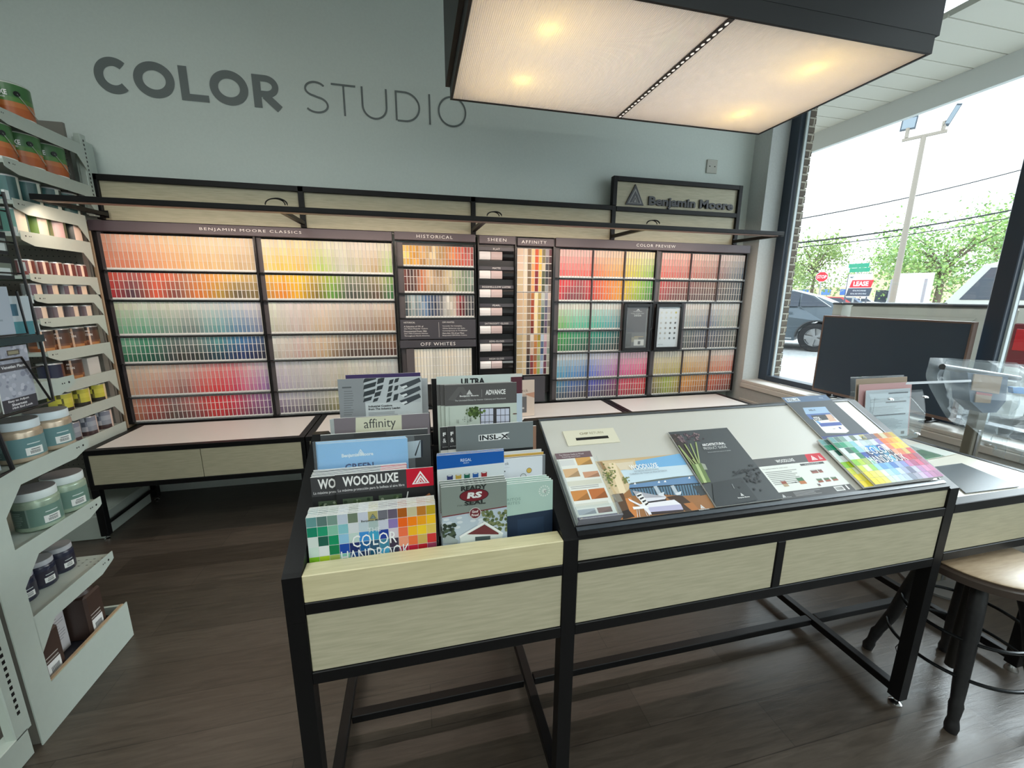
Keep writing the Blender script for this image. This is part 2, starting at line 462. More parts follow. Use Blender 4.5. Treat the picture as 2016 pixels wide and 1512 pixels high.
# storefront frame and panes
XG = XW + .235
FR = mat('hazed bronze aluminium', S(50, 62, 76), .35, .0)  # dark bronze with bluish sky haze put into the colour
wnd = thing('window_1', (XG, 1.7, SILL), None, None); wnd['kind'] = 'structure'
mb = MB()
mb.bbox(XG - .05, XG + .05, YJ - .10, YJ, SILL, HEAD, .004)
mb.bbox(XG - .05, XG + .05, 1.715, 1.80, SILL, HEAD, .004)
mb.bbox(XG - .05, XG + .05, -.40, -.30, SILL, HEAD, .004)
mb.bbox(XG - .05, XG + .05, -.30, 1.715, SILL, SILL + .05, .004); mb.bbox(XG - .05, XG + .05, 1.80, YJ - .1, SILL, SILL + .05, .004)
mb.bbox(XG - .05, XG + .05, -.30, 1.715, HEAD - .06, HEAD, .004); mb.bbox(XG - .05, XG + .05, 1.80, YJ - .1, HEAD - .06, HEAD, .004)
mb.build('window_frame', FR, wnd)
mb = MB(); gk = mat('glazing bead', S(196, 206, 206), .3)
for y0 in (YJ - .128, 1.805, 1.702): mb.box(XG - .012, XG + .012, y0, y0 + .012, SILL + .05, HEAD - .06)
mb.build('glazing_bead', gk, wnd)
mb = MB()
mb.box(XG - .004, XG + .004, 1.80, YJ - .1, SILL + .05, HEAD - .06)
mb.build('pane', GLASS, wnd)
mb = MB(); mb.box(XG - .004, XG + .004, -.30, 1.715, SILL + .05, HEAD - .06); mb.build('pane', GLASS, wnd)
# the rest of the shop window beyond the frame of the photograph
wnd2 = thing('window_2', (XG, -1.5, SILL), None, None); wnd2['kind'] = 'structure'
mb = MB(); mb.box(XG - .004, XG + .004, YN, -.40, SILL, HEAD); mb.build('pane', GLASS, wnd2)

# lettering painted on the back wall
wl = thing('wall_lettering', (-.8, YW, 2.87), 'large dark grey two-word lettering across the upper back wall', 'sign')
LET = mat('dark grey vinyl lettering', S(108, 116, 115), .5)
def W3(x, z): return (x, YW - .003, z)
def xz(px, py): p = PY(px, py, YW - .003); return p.x, p.z
mb = MB(); H = .212; B = 2.872; sw = .052
def ring(l, r, bz, h, w_): stroke(mb, arc((l + r) / 2, bz + h / 2, (r - l) / 2 - w_ / 2, h / 2 - w_ / 2, 0, 360, 48)[:-1], w_, W3, True)
xl = lambda px, py: xz(px, py)[0]
cl, cr = xl(186, 150), xl(262, 165); ccx = cl + H / 2 + .002
stroke(mb, arc(ccx, B + H / 2, H / 2 + .003 - sw / 2, H / 2 + .003 - sw / 2, 47, 313, 40), sw, W3)
l, r = xl(263, 158), xl(343, 158); ring(l, r, B - .004, H + .008, sw)
l, r = xl(354, 165), xl(413, 203)
stroke(mb, [(l + sw / 2, B + H), (l + sw / 2, B)], sw, W3); stroke(mb, [(l + sw, B + sw * .42), (r, B + sw * .42)], sw * .84, W3)
l, r = xl(413, 172), xl(488, 172); ring(l, r, B - .004, H + .008, sw)
l, r = xl(498, 180), xl(560, 217); rr = .155
stroke(mb, [(l + sw / 2, B), (l + sw / 2, B + H)], sw, W3)
bw = sw * .8
stroke(mb, [(l + sw, B + H - bw / 2), (l + .085, B + H - bw / 2)] + arc(l + .085, B + H - .071, .062 , .071 - bw / 2, 90, -90, 16) + [(l + sw, B + H - .142 + bw / 2)], bw, W3)
stroke(mb, [(l + .075, B + H - .142 + bw * .3), (r - .027, B)], sw * .98, lambda x, z: (x, YW - .0036, z))
mb.build('bold_word', LET, wl)
mb = MB(); sw = .0135
l, r = xl(598, 180), xl(646, 205); c_ = (l + r) / 2; rw = (r - l) / 2
stroke(mb, arc(c_, B + H * .745, rw * .86, H * .255 - sw / 2, 32, 180, 14) + arc(c_, B + H * .745, rw * .86, H * .2, 185, 255, 6) + arc(c_, B + H * .27, rw * .96, H * .24, 80, 0, 8) + arc(c_, B + H * .265, rw * .96, H * .265 - sw / 2, -5, -148, 16), sw, W3)
l, r = xl(651, 163), xl(699, 168)
stroke(mb, [(l, B + H - sw / 2), (r, B + H - sw / 2)], sw, W3); stroke(mb, [((l + r) / 2, B + H - sw), ((l + r) / 2, B)], sw, W3)
l, r = xl(711, 190), xl(762, 195); rw = (r - l) / 2 - sw / 2
stroke(mb, [(l + sw / 2, B + H), (l + sw / 2, B + rw)] + arc((l + r) / 2, B + rw, rw, rw - sw * .2, 180, 360, 20) + [(r - sw / 2, B + H)], sw, W3)
l, r = xl(778, 205), xl(827, 210)
stroke(mb, [(l + sw / 2, B + sw / 2), (l + sw / 2, B + H - sw / 2), (l + .07, B + H - sw / 2)] + arc(l + .07, B + H / 2, (r - l) - .07 - sw / 2, H / 2 - sw / 2, 88, -88, 22) + [(l + .07, B + sw / 2), (l + sw, B + sw / 2)], sw, W3)
l = xl(844, 212); stroke(mb, [(l + sw / 2, B), (l + sw / 2, B + H)], sw, W3)
l, r = xl(862, 218), xl(918, 218); ring(l, r, B - .004, H + .008, sw)
mb.build('thin_word', LET, wl)

# blank cover plate on the back wall
p0 = PY(1389, 341, YW); p1 = PY(1412, 316, YW)
pl = thing('wall_outlet', (p0.x, YW, p0.z), 'small grey cover plate with two dark slots high on the back wall', 'wall plate')
mb = MB(); mb.bbox(p0.x, p1.x, YW - .012, YW - .0005, p0.z, p1.z, .003); mb.build('cover_plate', mat('beige plate', S(186, 186, 176), .4), pl)
mb = MB(); zc = (p0.z + p1.z) / 2; xm = (p0.x + p1.x) / 2
for dx in (-.027, .027): mb.box(xm + dx - .006, xm + dx + .006, YW - .0135, YW - .0121, zc - .004, zc + .004)
mb.build('slot', BLACKP, pl)
# ================================================================== wall display of colour chips
YF = 3.50          # face of the chip cards
YB = 3.585         # back of the panels
# frame of black bars with pale wood infill behind the panels
wf = thing('wall_frame', (.5, YB, 2.02), 'long black bar frame with pale wood infill above the chip panels', 'wall frame')
XP = [-2.035, -.775, .50, 1.733, 2.99]
mb = MB()
for x in XP[:4]: mb.bbox(x - .019, x + .019, YF, YF + .05, 2.052, 2.338, .002)
mb.bbox(XP[0] - .019, XP[3] - .019, YF, YF + .05, 2.30, 2.338, .002)
mb.build('frame_bars', BLACK, wf)
for a, b in zip(XP[:3], XP[1:4]): MB().box(a + .0195, b - .0195, YF + .02, YF + .035, 2.052, 2.2995).build('wood_infill', WOOD, wf)
MB().box(-2.0, 3.0, YF + .055, YW - .0005, 2.06, 2.10).build('wall_cleat', BLACK, wf)

sg = thing('logo_sign', (2.36, YF, 2.02), 'pale wood sign with raised dark logo lettering in black frame', 'sign')
mb = MB(); a, b = XP[3] - .019, 3.022
mb.bbox(a, a + .038, YF - .004, YF + .048, 2.339, 2.576, .002); mb.bbox(b - .038, b, YF - .004, YF + .048, 2.052, 2.576, .002)
mb.bbox(a + .038, b - .038, YF - .004, YF + .048, 2.538, 2.576, .002); mb.bbox(a + .0005 + .038, b - .038, YF - .004, YF + .048, 2.295, 2.333, .002)
mb.build('frame', BLACK, sg)
MB().box(a + .0385, b - .0385, YF + .02, YF + .035, 2.334, 2.5375).build('sign_board', WOOD, sg)
MB().box(a + .0385, b - .0385, YF + .02, YF + .035, 2.052, 2.2945).build('wood_infill', WOOD, sg)
LOGOC = mat('dark grey raised letter', S(62, 62, 66), .4); LOGOL = mat('grey logo face', S(150, 150, 148), .4)
def sp(px, py): p = PY(px, py, YF + .012); return p.x, p.z
mb = MB(); x0, z0 = sp(1231, 402.5); x1, z1 = sp(1267, 402); _, zt = sp(1253, 363)
ml = MB(); lay = [0]
def add3(pts, c):
    d = .012 + .0012 * lay[0]; lay[0] += 1
    (mb if c == 0 else ml).prism([(p[0], YF + .02, p[1]) for p in pts], (0, 0, 0), (0, -d, 0))
logo(add3, x0, z0, x1 - x0, zt - z0, 0, 1)
x0, z0 = sp(1276, 409); x1, _ = sp(1443, 400)
put_text(mb, 'Benjamin Moore', (x0, YF + .02, z0 - .002), (1, 0, 0), (0, 0, 1), x1 - x0, .098, bold=.035, res=3, depth=.016)
mb.build('raised_letters', LOGOC, sg); ml.build('logo_face', LOGOL, sg)

# light rail standing out in front of the frame
YR0, YR1 = 2.90, 2.96
zt_ = PY(600, 408, YR0).z; zb_ = zt_ - .030
xa, xb = PY(58, 392, YR0).x, PY(1545, 455, YR0).x
rl = thing('light_rail', (.5, 2.93, zb_), 'long black lighting rail standing out before the chip panels', 'light rail')
MB().bbox(xa, xb, YR0, YR1, zb_, zt_, .002).build('rail', BLACK, rl)
MB().box(xa + .05, xb - .05, YR0 + .008, YR1 - .008, zb_ - .004, zb_ - .0002).build('led_channel', mat('led channel', S(150, 120, 105), .4), rl)
for x in [-1.998] + XP[1:4] + [2.99]:
    mb = MB(); mb.bar((x, YF - .0065, 2.082), (x, YR1 + .0005, zb_ + .014), .03, .024); mb.bbox(x - .017, x + .017, YF - .0062, YF - .0042, 2.060, 2.108, .0008); mb.build('arm', BLACK, rl)
mb = MB()
def coil(x, s):
    pts = []
    for i in range(40):
        t = i / 39 * 2.6 * math.pi; pts.append((x + .05 * s * math.cos(t) + .02 * i / 39, 2.93 + .01 * math.sin(t * .7), zt_ + .012 + .03 * s * abs(math.sin(t))))
    return pts
for i, (x, s, lab) in enumerate([(PY(540, 402, 2.93).x, 1.2, 'leftmost'), (PY(970, 424, 2.93).x, .9, 'middle'), (PY(1283, 442, 2.93).x, .9, 'rightmost')]):
    o = MB().tube(coil(x, s), .0035, 6).build('cable_coil', RUBBER)
    tag(o, 'black cable coil lying on top of the light rail, %s of the three' % lab, 'cable', 'cable coils on the light rail')

# ---- helpers for colour
def mixc(a, b, t): return tuple(a[i] + (b[i] - a[i]) * t for i in range(3))
def ramp(L, t):
    t = max(0, min(.9999, t)) * (len(L) - 1); i = int(t); return mixc(L[i], L[min(i + 1, len(L) - 1)], t - i)
def jit(c, a, r=random):
    o = r.uniform(-a, a); return tuple(max(0, min(255, v + o + r.uniform(-a, a) * .3)) for v in c)
import colorsys
def cname(c):
    h, s, v = colorsys.rgb_to_hsv(*[x / 255 for x in c])
    if s < .12: return 'off-white' if v > .8 else 'light grey' if v > .6 else 'grey' if v > .35 else 'charcoal'
    h *= 360
    hue = 'red' if h < 12 or h > 345 else 'orange' if h < 36 else 'yellow' if h < 58 else 'lime' if h < 85 else 'green' if h < 150 else 'teal' if h < 188 else 'blue' if h < 245 else 'violet' if h < 300 else 'pink'
    if hue in ('red', 'orange') and s < .5: hue = 'brown' if v < .62 else 'peach' if hue == 'orange' else 'rose'
    elif hue == 'orange' and v < .6: hue = 'brown'
    elif hue == 'yellow' and s < .4: hue = 'beige' if v > .6 else 'olive'
    return ('dark ' if v < .42 else 'pale ' if v > .78 and s < .4 else '') + hue
ORD = 'first second third fourth fifth sixth seventh eighth ninth tenth eleventh twelfth thirteenth fourteenth fifteenth sixteenth seventeenth eighteenth nineteenth twentieth'.split()
ORD += ['twenty-' + o for o in ORD[:9]] + ['thirtieth'] + ['thirty-' + o for o in ORD[:9]]

# ---- one chip card: a stack of cards, white front with printed colour cells
STRIPS = []      # (area, mesh builder, label, name position)
HIDE = [(655, 742), (1062, 742), (1062, 900), (655, 900)]
def strip(x0, x1, z0, z1, cells, label, flat=False, foot=.055, ur=.84, hg=1.0):
    mb = MB(); g = .0009; h = z1 - z0; w_ = x1 - x0; tw = 0 if flat else .16
    ya, yb = YF - .004 - tw * w_ * .5, YF - .004 + tw * w_ * .5          # the right edge stands back a little
    xr = x1 - .0016
    def q(u, v, d=0): return (x0 + (xr - x0) * u, ya + (yb - ya) * u - d, z0 + h * v)
    wh = S(236, 233, 228)
    mb.mesh([q(0, 0), q(1, 0), q(1, 1), q(0, 1), (x0, YF + .012, z0), (xr, YF + .012, z0), (xr, YF + .012, z1), (x0, YF + .012, z1)],
            [(0, 1, 2, 3), (1, 5, 6, 2), (4, 0, 3, 7), (3, 2, 6, 7), (4, 5, 1, 0), (5, 4, 7, 6)], wh)
    n = len(cells); ft = foot
    for i, c in enumerate(cells):           # top to bottom
        v1 = 1 - (1 - ft) * i / n - .006 * hg; v0 = 1 - (1 - ft) * (i + 1) / n + .012 * hg
        mb.face([q(.03, v0, .0004), q(ur if not flat else .96, v0, .0004), q(ur if not flat else .96, v1, .0004), q(.03, v1, .0004)], S(c))
    px, py, dz = proj(((x0 + x1) / 2, YF, (z0 + z1) / 2))
    hid = 655 < px < 1055 and py > 742
    STRIPS.append((0 if hid else w_ * h / dz ** 2, mb, label))

def row_cards(x0, x1, n, z0, z1, top, bot, ncell, where, ja=7, gam=1.0, ur=.84):
    rn = random.Random(int(abs(x0 * 991 + z0 * 77))); warm = lambda L: [mixc(c, (186, 166, 136), .16) for c in L]; top = warm(top); bot = warm(bot)  # warm rail light is mixed into the card colours as tan
    dx = (x1 - x0) / n
    for k in range(n):
        t = (k + .5) / n; a = jit(ramp(top, t), ja, rn); b = jit(ramp(bot, t), ja, rn)
        cs = [mixc(a, b, (i / max(1, ncell - 1)) ** gam) for i in range(ncell)]
        strip(x0 + dx * k, x0 + dx * (k + 1), z0, z1, cs, '%s paint chip card, %s from left in %s' % (cname(cs[len(cs) // 2]), ORD[k], where), ur=ur if ncell == 3 else min(.93, ur + .02), hg=1.0 if ncell == 3 else .25)

# ---- panel carcass shared by all five displays
LEDGE = mat('clear ledge', S(150, 140, 140), .25)
def panel(name, x0, x1, z0, z1, label, bays, ledges, hdr=None, hz=(1.972, 2.04)):
    t = thing(name, ((x0 + x1) / 2, YB, z0), label, 'colour display')
    mb = MB()
    mb.box(x0, x1, YF + .03, YB, z0, z1)
    mb.build('back_board', BLACKP, t)
    for x in [b[0] for b in bays]:
        mb = MB(); mb.box(x, x + .012, YF - .022, YF + .03, z0, z1); mb.build('upright', BLACKP, t)
    mb = MB(); mb.box(x1 - .006, x1, YF - .02, YF + .03, z0, z1); mb.build('end_edge', BLACKP, t)
    for b in bays:
        mb = MB(); mb.box(b[0] + .0125, b[1] - .002, YF + .005, YF + .029, z0, z1); mb.build('pocket_side', GREYIN, t)
    for z in ledges:
        for b in bays:
            mb = MB(); mb.box(b[0] + .013, b[2], YF - .024, YF - .005, z - .006, z + .002); mb.build('ledge', BLACKP, t)
            mb = MB(); mb.box(b[1], b[2], YF - .0255, YF - .0243, z - .004, z + .012); mb.build('clear_lip', ACRYL, t)
    return t
def header(t, x0, x1, z0, z1, txt, tpx, hgt=.024, tw=None):
    mb = MB(); mb.bbox(x0, x1, YF - .045, YF + .03, z0, z1, .003); h = mb.build('header', DGREY, t)
    mb = MB(); zc = (z0 + z1) / 2 - hgt / 2
    a, b = (PY(tpx[0], tpx[2], YF - .046).x, PY(tpx[1], tpx[2], YF - .046).x)
    put_text(mb, txt, (a, YF - .0456, zc), (1, 0, 0), (0, 0, 1), b - a, hgt, space=1.25)
    mb.build('header_lettering', mat('white print', S(240, 236, 232), .5), h)

# the rows of the two big displays
ZL = [1.72, 1.518, 1.264, 1.062, .814, .622]
ZT = [1.958, 1.706, 1.504, 1.250, 1.048, .800]
rowname = ['top row', 'second row', 'third row', 'fourth row', 'fifth row', 'bottom row']

t = panel('classics_colour_display', -2.09, -.14, .614, 1.972, 'wide chip display of two bays at the left end of the wall', [(-2.09, -2.05, -1.122), (-1.117, -1.072, -.146)], ZL)
header(t, -2.09, -.142, 1.972, 2.04, 'BENJAMIN MOORE CLASSICS', (393, 593, 455))
MB().bbox(-2.112, -2.0905, YF - .03, YB, .586, 2.03, .002).build('wood_edge', TAN, t)
CLS_L = [
 ([(236,172,148),(240,182,154),(244,202,158),(248,218,174),(246,222,182),(230,208,176)], [(222,122,98),(226,134,96),(230,160,106),(234,186,122),(222,184,130),(196,170,132)], 4),
 ([(222,80,65),(178,80,85),(236,100,70),(196,120,88),(236,155,70),(226,180,90),(190,165,115)], [(186,28,40),(60,40,60),(220,72,42),(112,58,58),(220,112,42),(180,136,40),(86,78,58),(126,108,60)], 3),
 ([(196,210,186),(194,208,194),(198,208,198),(188,206,206),(188,202,216),(202,202,216)], [(112,178,145),(96,166,138),(112,148,140),(108,130,132),(96,160,168),(86,130,176),(118,130,168)], 4),
 ([(112,182,150),(56,140,112),(84,108,110),(96,118,118),(66,138,150),(48,110,172),(56,78,122)], [(36,108,80),(18,88,70),(42,48,52),(36,42,46),(18,56,78),(18,38,100),(22,26,50)], 3),
 ([(228,210,196),(226,196,178),(218,186,176),(216,176,170),(226,146,148),(232,126,134),(226,176,188),(200,182,206)], [(214,178,154),(204,142,122),(180,112,102),(150,102,102),(214,72,76),(226,48,60),(214,60,92),(198,112,162),(138,100,170)], 4),
 ([(214,154,130),(200,92,82),(140,102,102),(190,92,92),(228,40,46),(224,50,80),(170,90,142),(130,92,152)], [(190,122,98),(138,50,50),(78,62,62),(118,60,65),(188,28,34),(168,28,50),(108,50,90),(86,58,110)], 3)]
CLS_R = [
 ([(252,236,204),(252,236,190),(248,228,172),(234,236,196),(226,226,206),(226,218,206),(226,222,206),(222,226,196)], [(244,206,128),(248,200,76),(230,192,96),(178,208,92),(190,195,182),(182,184,150),(188,160,122),(146,208,110)], 4),
 ([(240,190,84),(248,180,44),(246,198,36),(188,160,64),(150,188,64),(118,130,112),(110,116,98),(150,142,102),(110,170,82)], [(198,140,42),(236,130,22),(230,170,6),(120,100,22),(80,150,42),(48,58,54),(44,54,44),(80,60,42),(20,110,50)], 3),
 ([(218,226,214),(216,208,208),(222,208,198),(206,198,192),(206,194,184),(206,188,174)], [(190,200,182),(200,182,180),(206,182,154),(168,150,140),(150,126,108),(150,112,84)], 4),
 ([(212,216,208),(216,198,196),(212,188,164),(150,132,122),(120,102,92),(140,102,74)], [(188,190,180),(200,172,166),(190,160,122),(70,56,50),(58,44,40),(70,36,30)], 3),
 ([(206,202,216),(206,206,210),(208,206,198),(212,212,206),(200,206,210)], [(180,170,196),(180,180,190),(182,180,162),(180,180,166),(170,180,186)], 4),
 ([(190,182,206),(176,176,186),(190,190,168),(200,200,190),(170,176,180)], [(100,86,120),(90,90,100),(120,120,72),(140,140,130),(90,96,100)], 3)]
for r in range(6):
    a, b, n = CLS_L[r]; row_cards(-2.05, -1.124, 33, ZL[r] + .003, ZT[r], a, b, n, rowname[r] + ' of the far left bay')
    a, b, n = CLS_R[r]; row_cards(-1.07, -.148, 33, ZL[r] + .003, ZT[r], a, b, n, rowname[r] + ' of the second bay')

# historical and off-white panel
t = panel('historical_colour_display', -.125, .512, .614, 1.972, 'narrow chip display with three card rows above a text board', [(-.125, -.066, .500)], [1.788, 1.580, 1.380])
header(t, -.125, .508, 1.985, 2.045, 'HISTORICAL', (820, 891, 467))
HIS = [[(240,205,120),(228,166,56),(200,152,92),(216,190,142),(192,142,82),(222,124,62),(216,92,72),(150,62,60)],
       [(118,58,50),(70,45,40),(190,112,72),(190,162,122),(160,132,102),(190,172,132),(150,160,122),(90,110,82),(130,150,142)],
       [(60,70,75),(150,165,165),(122,142,152),(92,122,160),(42,56,86),(100,100,110),(200,196,186),(190,180,162),(128,30,35),(48,48,52),(60,65,70)]]
for r in range(3):
    rn = random.Random(40 + r); z0 = [1.791, 1.583, 1.383][r]; z1 = [1.950, 1.766, 1.566][r]; n = 22; dx = (.498 + .066) / n
    for k in range(n):
        b = ramp(HIS[r], (k + .5) / n); cs = [tuple(max(0, min(255, v + o)) for v in jit(b, 7, rn)) for o in (rn.uniform(-24, 24), rn.uniform(-24, 24), rn.uniform(-30, 16))]
        strip(-.066 + dx * k, -.066 + dx * (k + 1), z0, z1, cs, '%s paint chip card, %s from left in %s of the narrow three-row panel' % (cname(cs[1]), ORD[k], rowname[r]), foot=.06)
mb = MB(); mb.bbox(-.122, .505, YF - .02, YF + .03, 1.205, 1.368, .002); tb = mb.build('text_board', mat('slate board', S(70, 68, 74), .4), t)
WPR = mat('white print', S(240, 236, 232), .5); mb = MB()
def btxt(s, x, z, w_, h): put_text(mb, s, (x, YF - .0206, z), (1, 0, 0), (0, 0, 1), w_, h)
btxt('HISTORICAL', -.085, 1.338, .09, .0125); btxt('OFF-WHITES', .225, 1.338, .098, .0125)
for i, (s, w_) in enumerate([('A Selection of 191 of', .155), ('the Most Popular Colors', .19), ('Documented From 18th', .18), ('and 19th-Century Homes', .19), ('Throughout North America.', .205)]): btxt(s, -.085, 1.306 - i * .0195, w_, .0125)
for i, (s, w_) in enumerate([('Versatile Yet Complex,', .165), ('White Enhances any Style,', .19), ('Contemporary to Traditional', .205), ('Here Are 152 of our Most', .18), ('Requested Off-White Colors.', .205)]): btxt(s, .225, 1.306 - i * .0195, w_, .0125)
mb.box(.195, .1965, YF - .0206, YF - .0201, 1.22, 1.345); mb.build('board_text', WPR, tb)
mb = MB(); mb.bbox(-.122, .505, YF - .025, YF + .03, 1.136, 1.198, .002); h = mb.build('header', mat('slate board', S(70, 68, 74), .4), t)
mb = MB(); a, b = PY(828, 678, YF).x, PY(896, 678, YF).x; put_text(mb, 'OFF WHITES', (a, YF - .0256, 1.152), (1, 0, 0), (0, 0, 1), b - a, .028, space=1.2); mb.build('header_lettering', WPR, h)
rn = random.Random(5); n = 19; dx = (.470 + .012) / n
mb = MB(); mb.box(-.075, -.013, YF - .02, YF + .025, .80, 1.128); mb.build('pocket_side', GREYIN, t)
for k in range(n):
    _o = rn.uniform(-9, 9); c = tuple(v + _o for v in ramp([(236,222,196),(232,226,210),(214,210,196),(234,222,200),(232,228,216),(226,218,200)], (k + .5) / n))
    strip(-.012 + dx * k, -.012 + dx * (k + 1), .82, 1.122, [c, tuple(v - 3 for v in c), tuple(v - 6 for v in c), tuple(v - 9 for v in c)], '%s paint chip card, %s from left in the tall off-white row' % (cname(c), ORD[k]))

# sheen panel
t = thing('sheen_display', (.69, YB, .70), 'black narrow board of seven glossy swatch rows', 'colour display')
MB().box(.528, .852, YF + .005, YB, .70, 2.046).build('back_board', BLACKP, t)
mb = MB(); mb.box(.528, .536, YF - .03, YF + .0045, .70, 2.046); mb.box(.842, .852, YF - .03, YF + .0045, .70, 2.046); mb.build('side_rail', BLACKP, t)
header(t, .537, .841, 1.978, 2.042, 'SHEEN', (960, 997, 473))
SL1 = mat('sheen swatch white', S(236, 232, 230), .12); SL2 = mat('sheen swatch rose', S(206, 186, 184), .12); SL3 = mat('sheen swatch black', S(26, 26, 28), .12)
BAR_ = mat('slate strip', S(72, 70, 76), .4)
for i, s in enumerate(['FLAT', 'MATTE', 'EGGSHELL/LOW LUSTRE', 'PEARL', 'SATIN/SOFT GLOSS', 'SEMI-GLOSS', 'HIGH GLOSS']):
    z = 1.923 - i * .1527
    mb = MB(); mb.bbox(.537, .836, YF - .012, YF + .004, z + .004, z + .032, .001); lb = mb.build('label_strip', BAR_, t)
    mb = MB(); wd = .0125 * len(s) + .005; put_text(mb, s, (.687 - wd / 2, YF - .0126, z + .0105), (1, 0, 0), (0, 0, 1), wd, .0145, space=1.1); mb.build('label_lettering', WPR, lb)
    for k, m in enumerate((SL1, SL2, SL3)):
        mb = MB(); x0 = .541 + k * .099; pr = [(YF + .004, z), (YF - .012, z - .004), (YF - .017, z - .022), (YF - .017, z - .046), (YF - .012, z - .066), (YF + .004, z - .072)]
        mb.prism([(x0, y, zz) for y, zz in pr], (0, 0, 0), (.095, 0, 0)); mb.build('swatch', m, t)

# affinity panel: overlapping fan cards
t = thing('affinity_display', (1.02, YB, .70), 'narrow mosaic board of overlapping colour cards beside the swatch board', 'colour display')
MB().box(.853, 1.186, YF + .0125, YB, .70, 2.04).build('back_board', BLACKP, t)
mb = MB(); mb.box(1.178, 1.187, YF - .03, YF + .012, .62, 2.04); mb.build('side_rail', BLACKP, t)
header(t, .858, 1.176, 1.972, 2.034, 'AFFINITY', (1027, 1076, 477))
AFF = [[(214,190,165)]*6, [(214,196,172)]*6]
def cells(*a): return list(a)
bands = [(1.597, 1.955), (1.236, 1.592), (.868, 1.232)]
colsA = [
 [[(222,196,172)]*3+[(206,184,148)]*3, [(236,214,190)]*6, [(150,120,84)]*2+[(120,100,72)]*4, [(238,206,150)]*2+[(226,170,110)]*4, [(214,84,28)]*3+[(130,28,34)]*3, [(232,190,80)]*3+[(220,190,110)]*3, [(126,116,84)]*2+[(210,196,164),(84,92,66),(70,84,58),(80,84,62)], [(170,160,164),(110,106,110),(60,62,72),(40,44,52),(60,62,66),(150,156,160)], [(120,70,80),(84,52,60),(50,36,40),(40,30,34),(110,92,92),(130,120,116)]],
 [[(206,176,142)]*6, [(214,188,152)]*6, [(150,124,96)]*6, [(180,112,52),(160,66,34),(160,70,36),(178,96,50),(130,52,34),(110,40,32)], [(240,220,170)]*6, [(176,154,88)]*6, [(190,196,184),(150,160,150),(96,116,110),(80,104,100),(46,64,66),(40,56,60)], [(160,160,172),(110,112,132),(84,88,112),(120,110,130),(100,84,110),(90,80,100)], [(224,204,196),(190,184,176),(150,140,146),(180,176,168),(120,116,112),(176,170,150)]],
 [[(190,166,126)]*6, [(214,190,150)]*6, [(130,112,92),(110,86,70),(84,58,44),(50,40,40),(40,32,36),(36,30,36)], [(220,206,190),(176,150,124),(210,180,160),(150,70,60),(130,50,56),(120,60,60)], [(200,150,84),(190,120,60),(176,116,70),(150,96,60),(190,110,60),(200,120,50)], [(160,140,50),(170,156,70),(190,180,120),(140,156,110),(170,176,120),(150,166,90)], [(180,196,210),(90,110,140),(50,72,110),(130,150,180),(180,190,206),(150,170,200)], [(214,190,196),(160,120,140),(190,160,176),(80,52,70),(120,70,90),(90,36,50)], [(210,212,200),(180,180,170),(150,170,160),(190,196,186),(160,160,150),(200,206,190)]]]
xa_ = [.866, .925, .958, .992, 1.024, 1.057, 1.087, 1.118, 1.147, 1.175]
for bi, (z0, z1) in enumerate(bands):
    for k in range(9):
        strip(xa_[k], xa_[k + 1], z0, z1, colsA[bi][k], '%s colour card, %s from left in %s of the mosaic board' % (cname(colsA[bi][k][2]), ORD[k], ['top tier', 'middle tier', 'bottom tier'][bi]), flat=True, foot=.0)
mb = MB(); mb.bbox(.93, 1.13, YF - .03, YF + .01, .62, .855, .002); mb.build('lower_board', mat('slate board', S(70, 68, 74), .4), t)

# preview panel
t = panel('preview_colour_display', 1.19, 3.146, .614, 1.972, 'wide bright chip display of two bays at the window end of the wall', [(1.19, 1.245, 2.166), (2.168, 2.232, 3.143)], ZL)
header(t, 1.192, 3.146, 1.974, 2.046, 'COLOR PREVIEW', (1253, 1330, 485))
B1 = [(1.247, 1.548), (1.562, 1.856), (1.872, 2.164)]; B2 = [(2.235, 2.536), (2.548, 2.845), (2.858, 3.138)]
PRV_L = [
 [([(250,196,192)]*2, [(238,86,92),(240,100,90)]), ([(250,206,186),(248,214,180)], [(238,100,66),(240,140,64),(236,170,70)]), ([(248,226,176),(240,236,190)], [(228,190,46),(186,200,60),(120,186,76)])],
 [([(226,30,44),(196,28,44),(150,40,54),(216,40,52)], [(200,20,40),(120,24,44),(110,30,40),(206,26,44)]), ([(222,54,40),(238,110,20),(240,160,30)], [(206,40,34),(232,100,10),(236,164,10)]), ([(236,190,10),(150,190,24),(40,150,60)], [(220,176,0),(120,170,10),(24,110,40)])],
 [([(206,216,206)]*2, [(112,182,84),(80,190,150),(70,186,160)]), ([(206,216,214)]*2, [(70,190,160),(60,170,170),(84,150,170)]), None],
 [([(44,156,56),(20,146,96),(20,120,90)], [(20,120,40),(16,96,66),(16,60,56)]), ([(0,150,116),(0,110,106),(30,90,96)], [(10,90,80),(16,60,66),(24,46,54)]), None],
 [([(192,206,220)]*2, [(62,150,188),(60,130,196),(62,112,190)]), ([(190,200,224),(206,190,214)], [(66,110,220),(140,112,190),(186,92,164)]), ([(224,180,204),(228,180,196)], [(210,84,150),(224,60,112)])],
 [([(50,130,162),(50,96,176),(60,80,130)], [(40,70,90),(44,52,84),(44,44,54)]), ([(48,62,200),(80,66,150),(150,44,110)], [(44,44,110),(56,44,70),(80,30,64)]), ([(214,32,84),(206,30,64),(210,40,50)], [(176,24,60),(150,22,44),(190,26,36)])]]
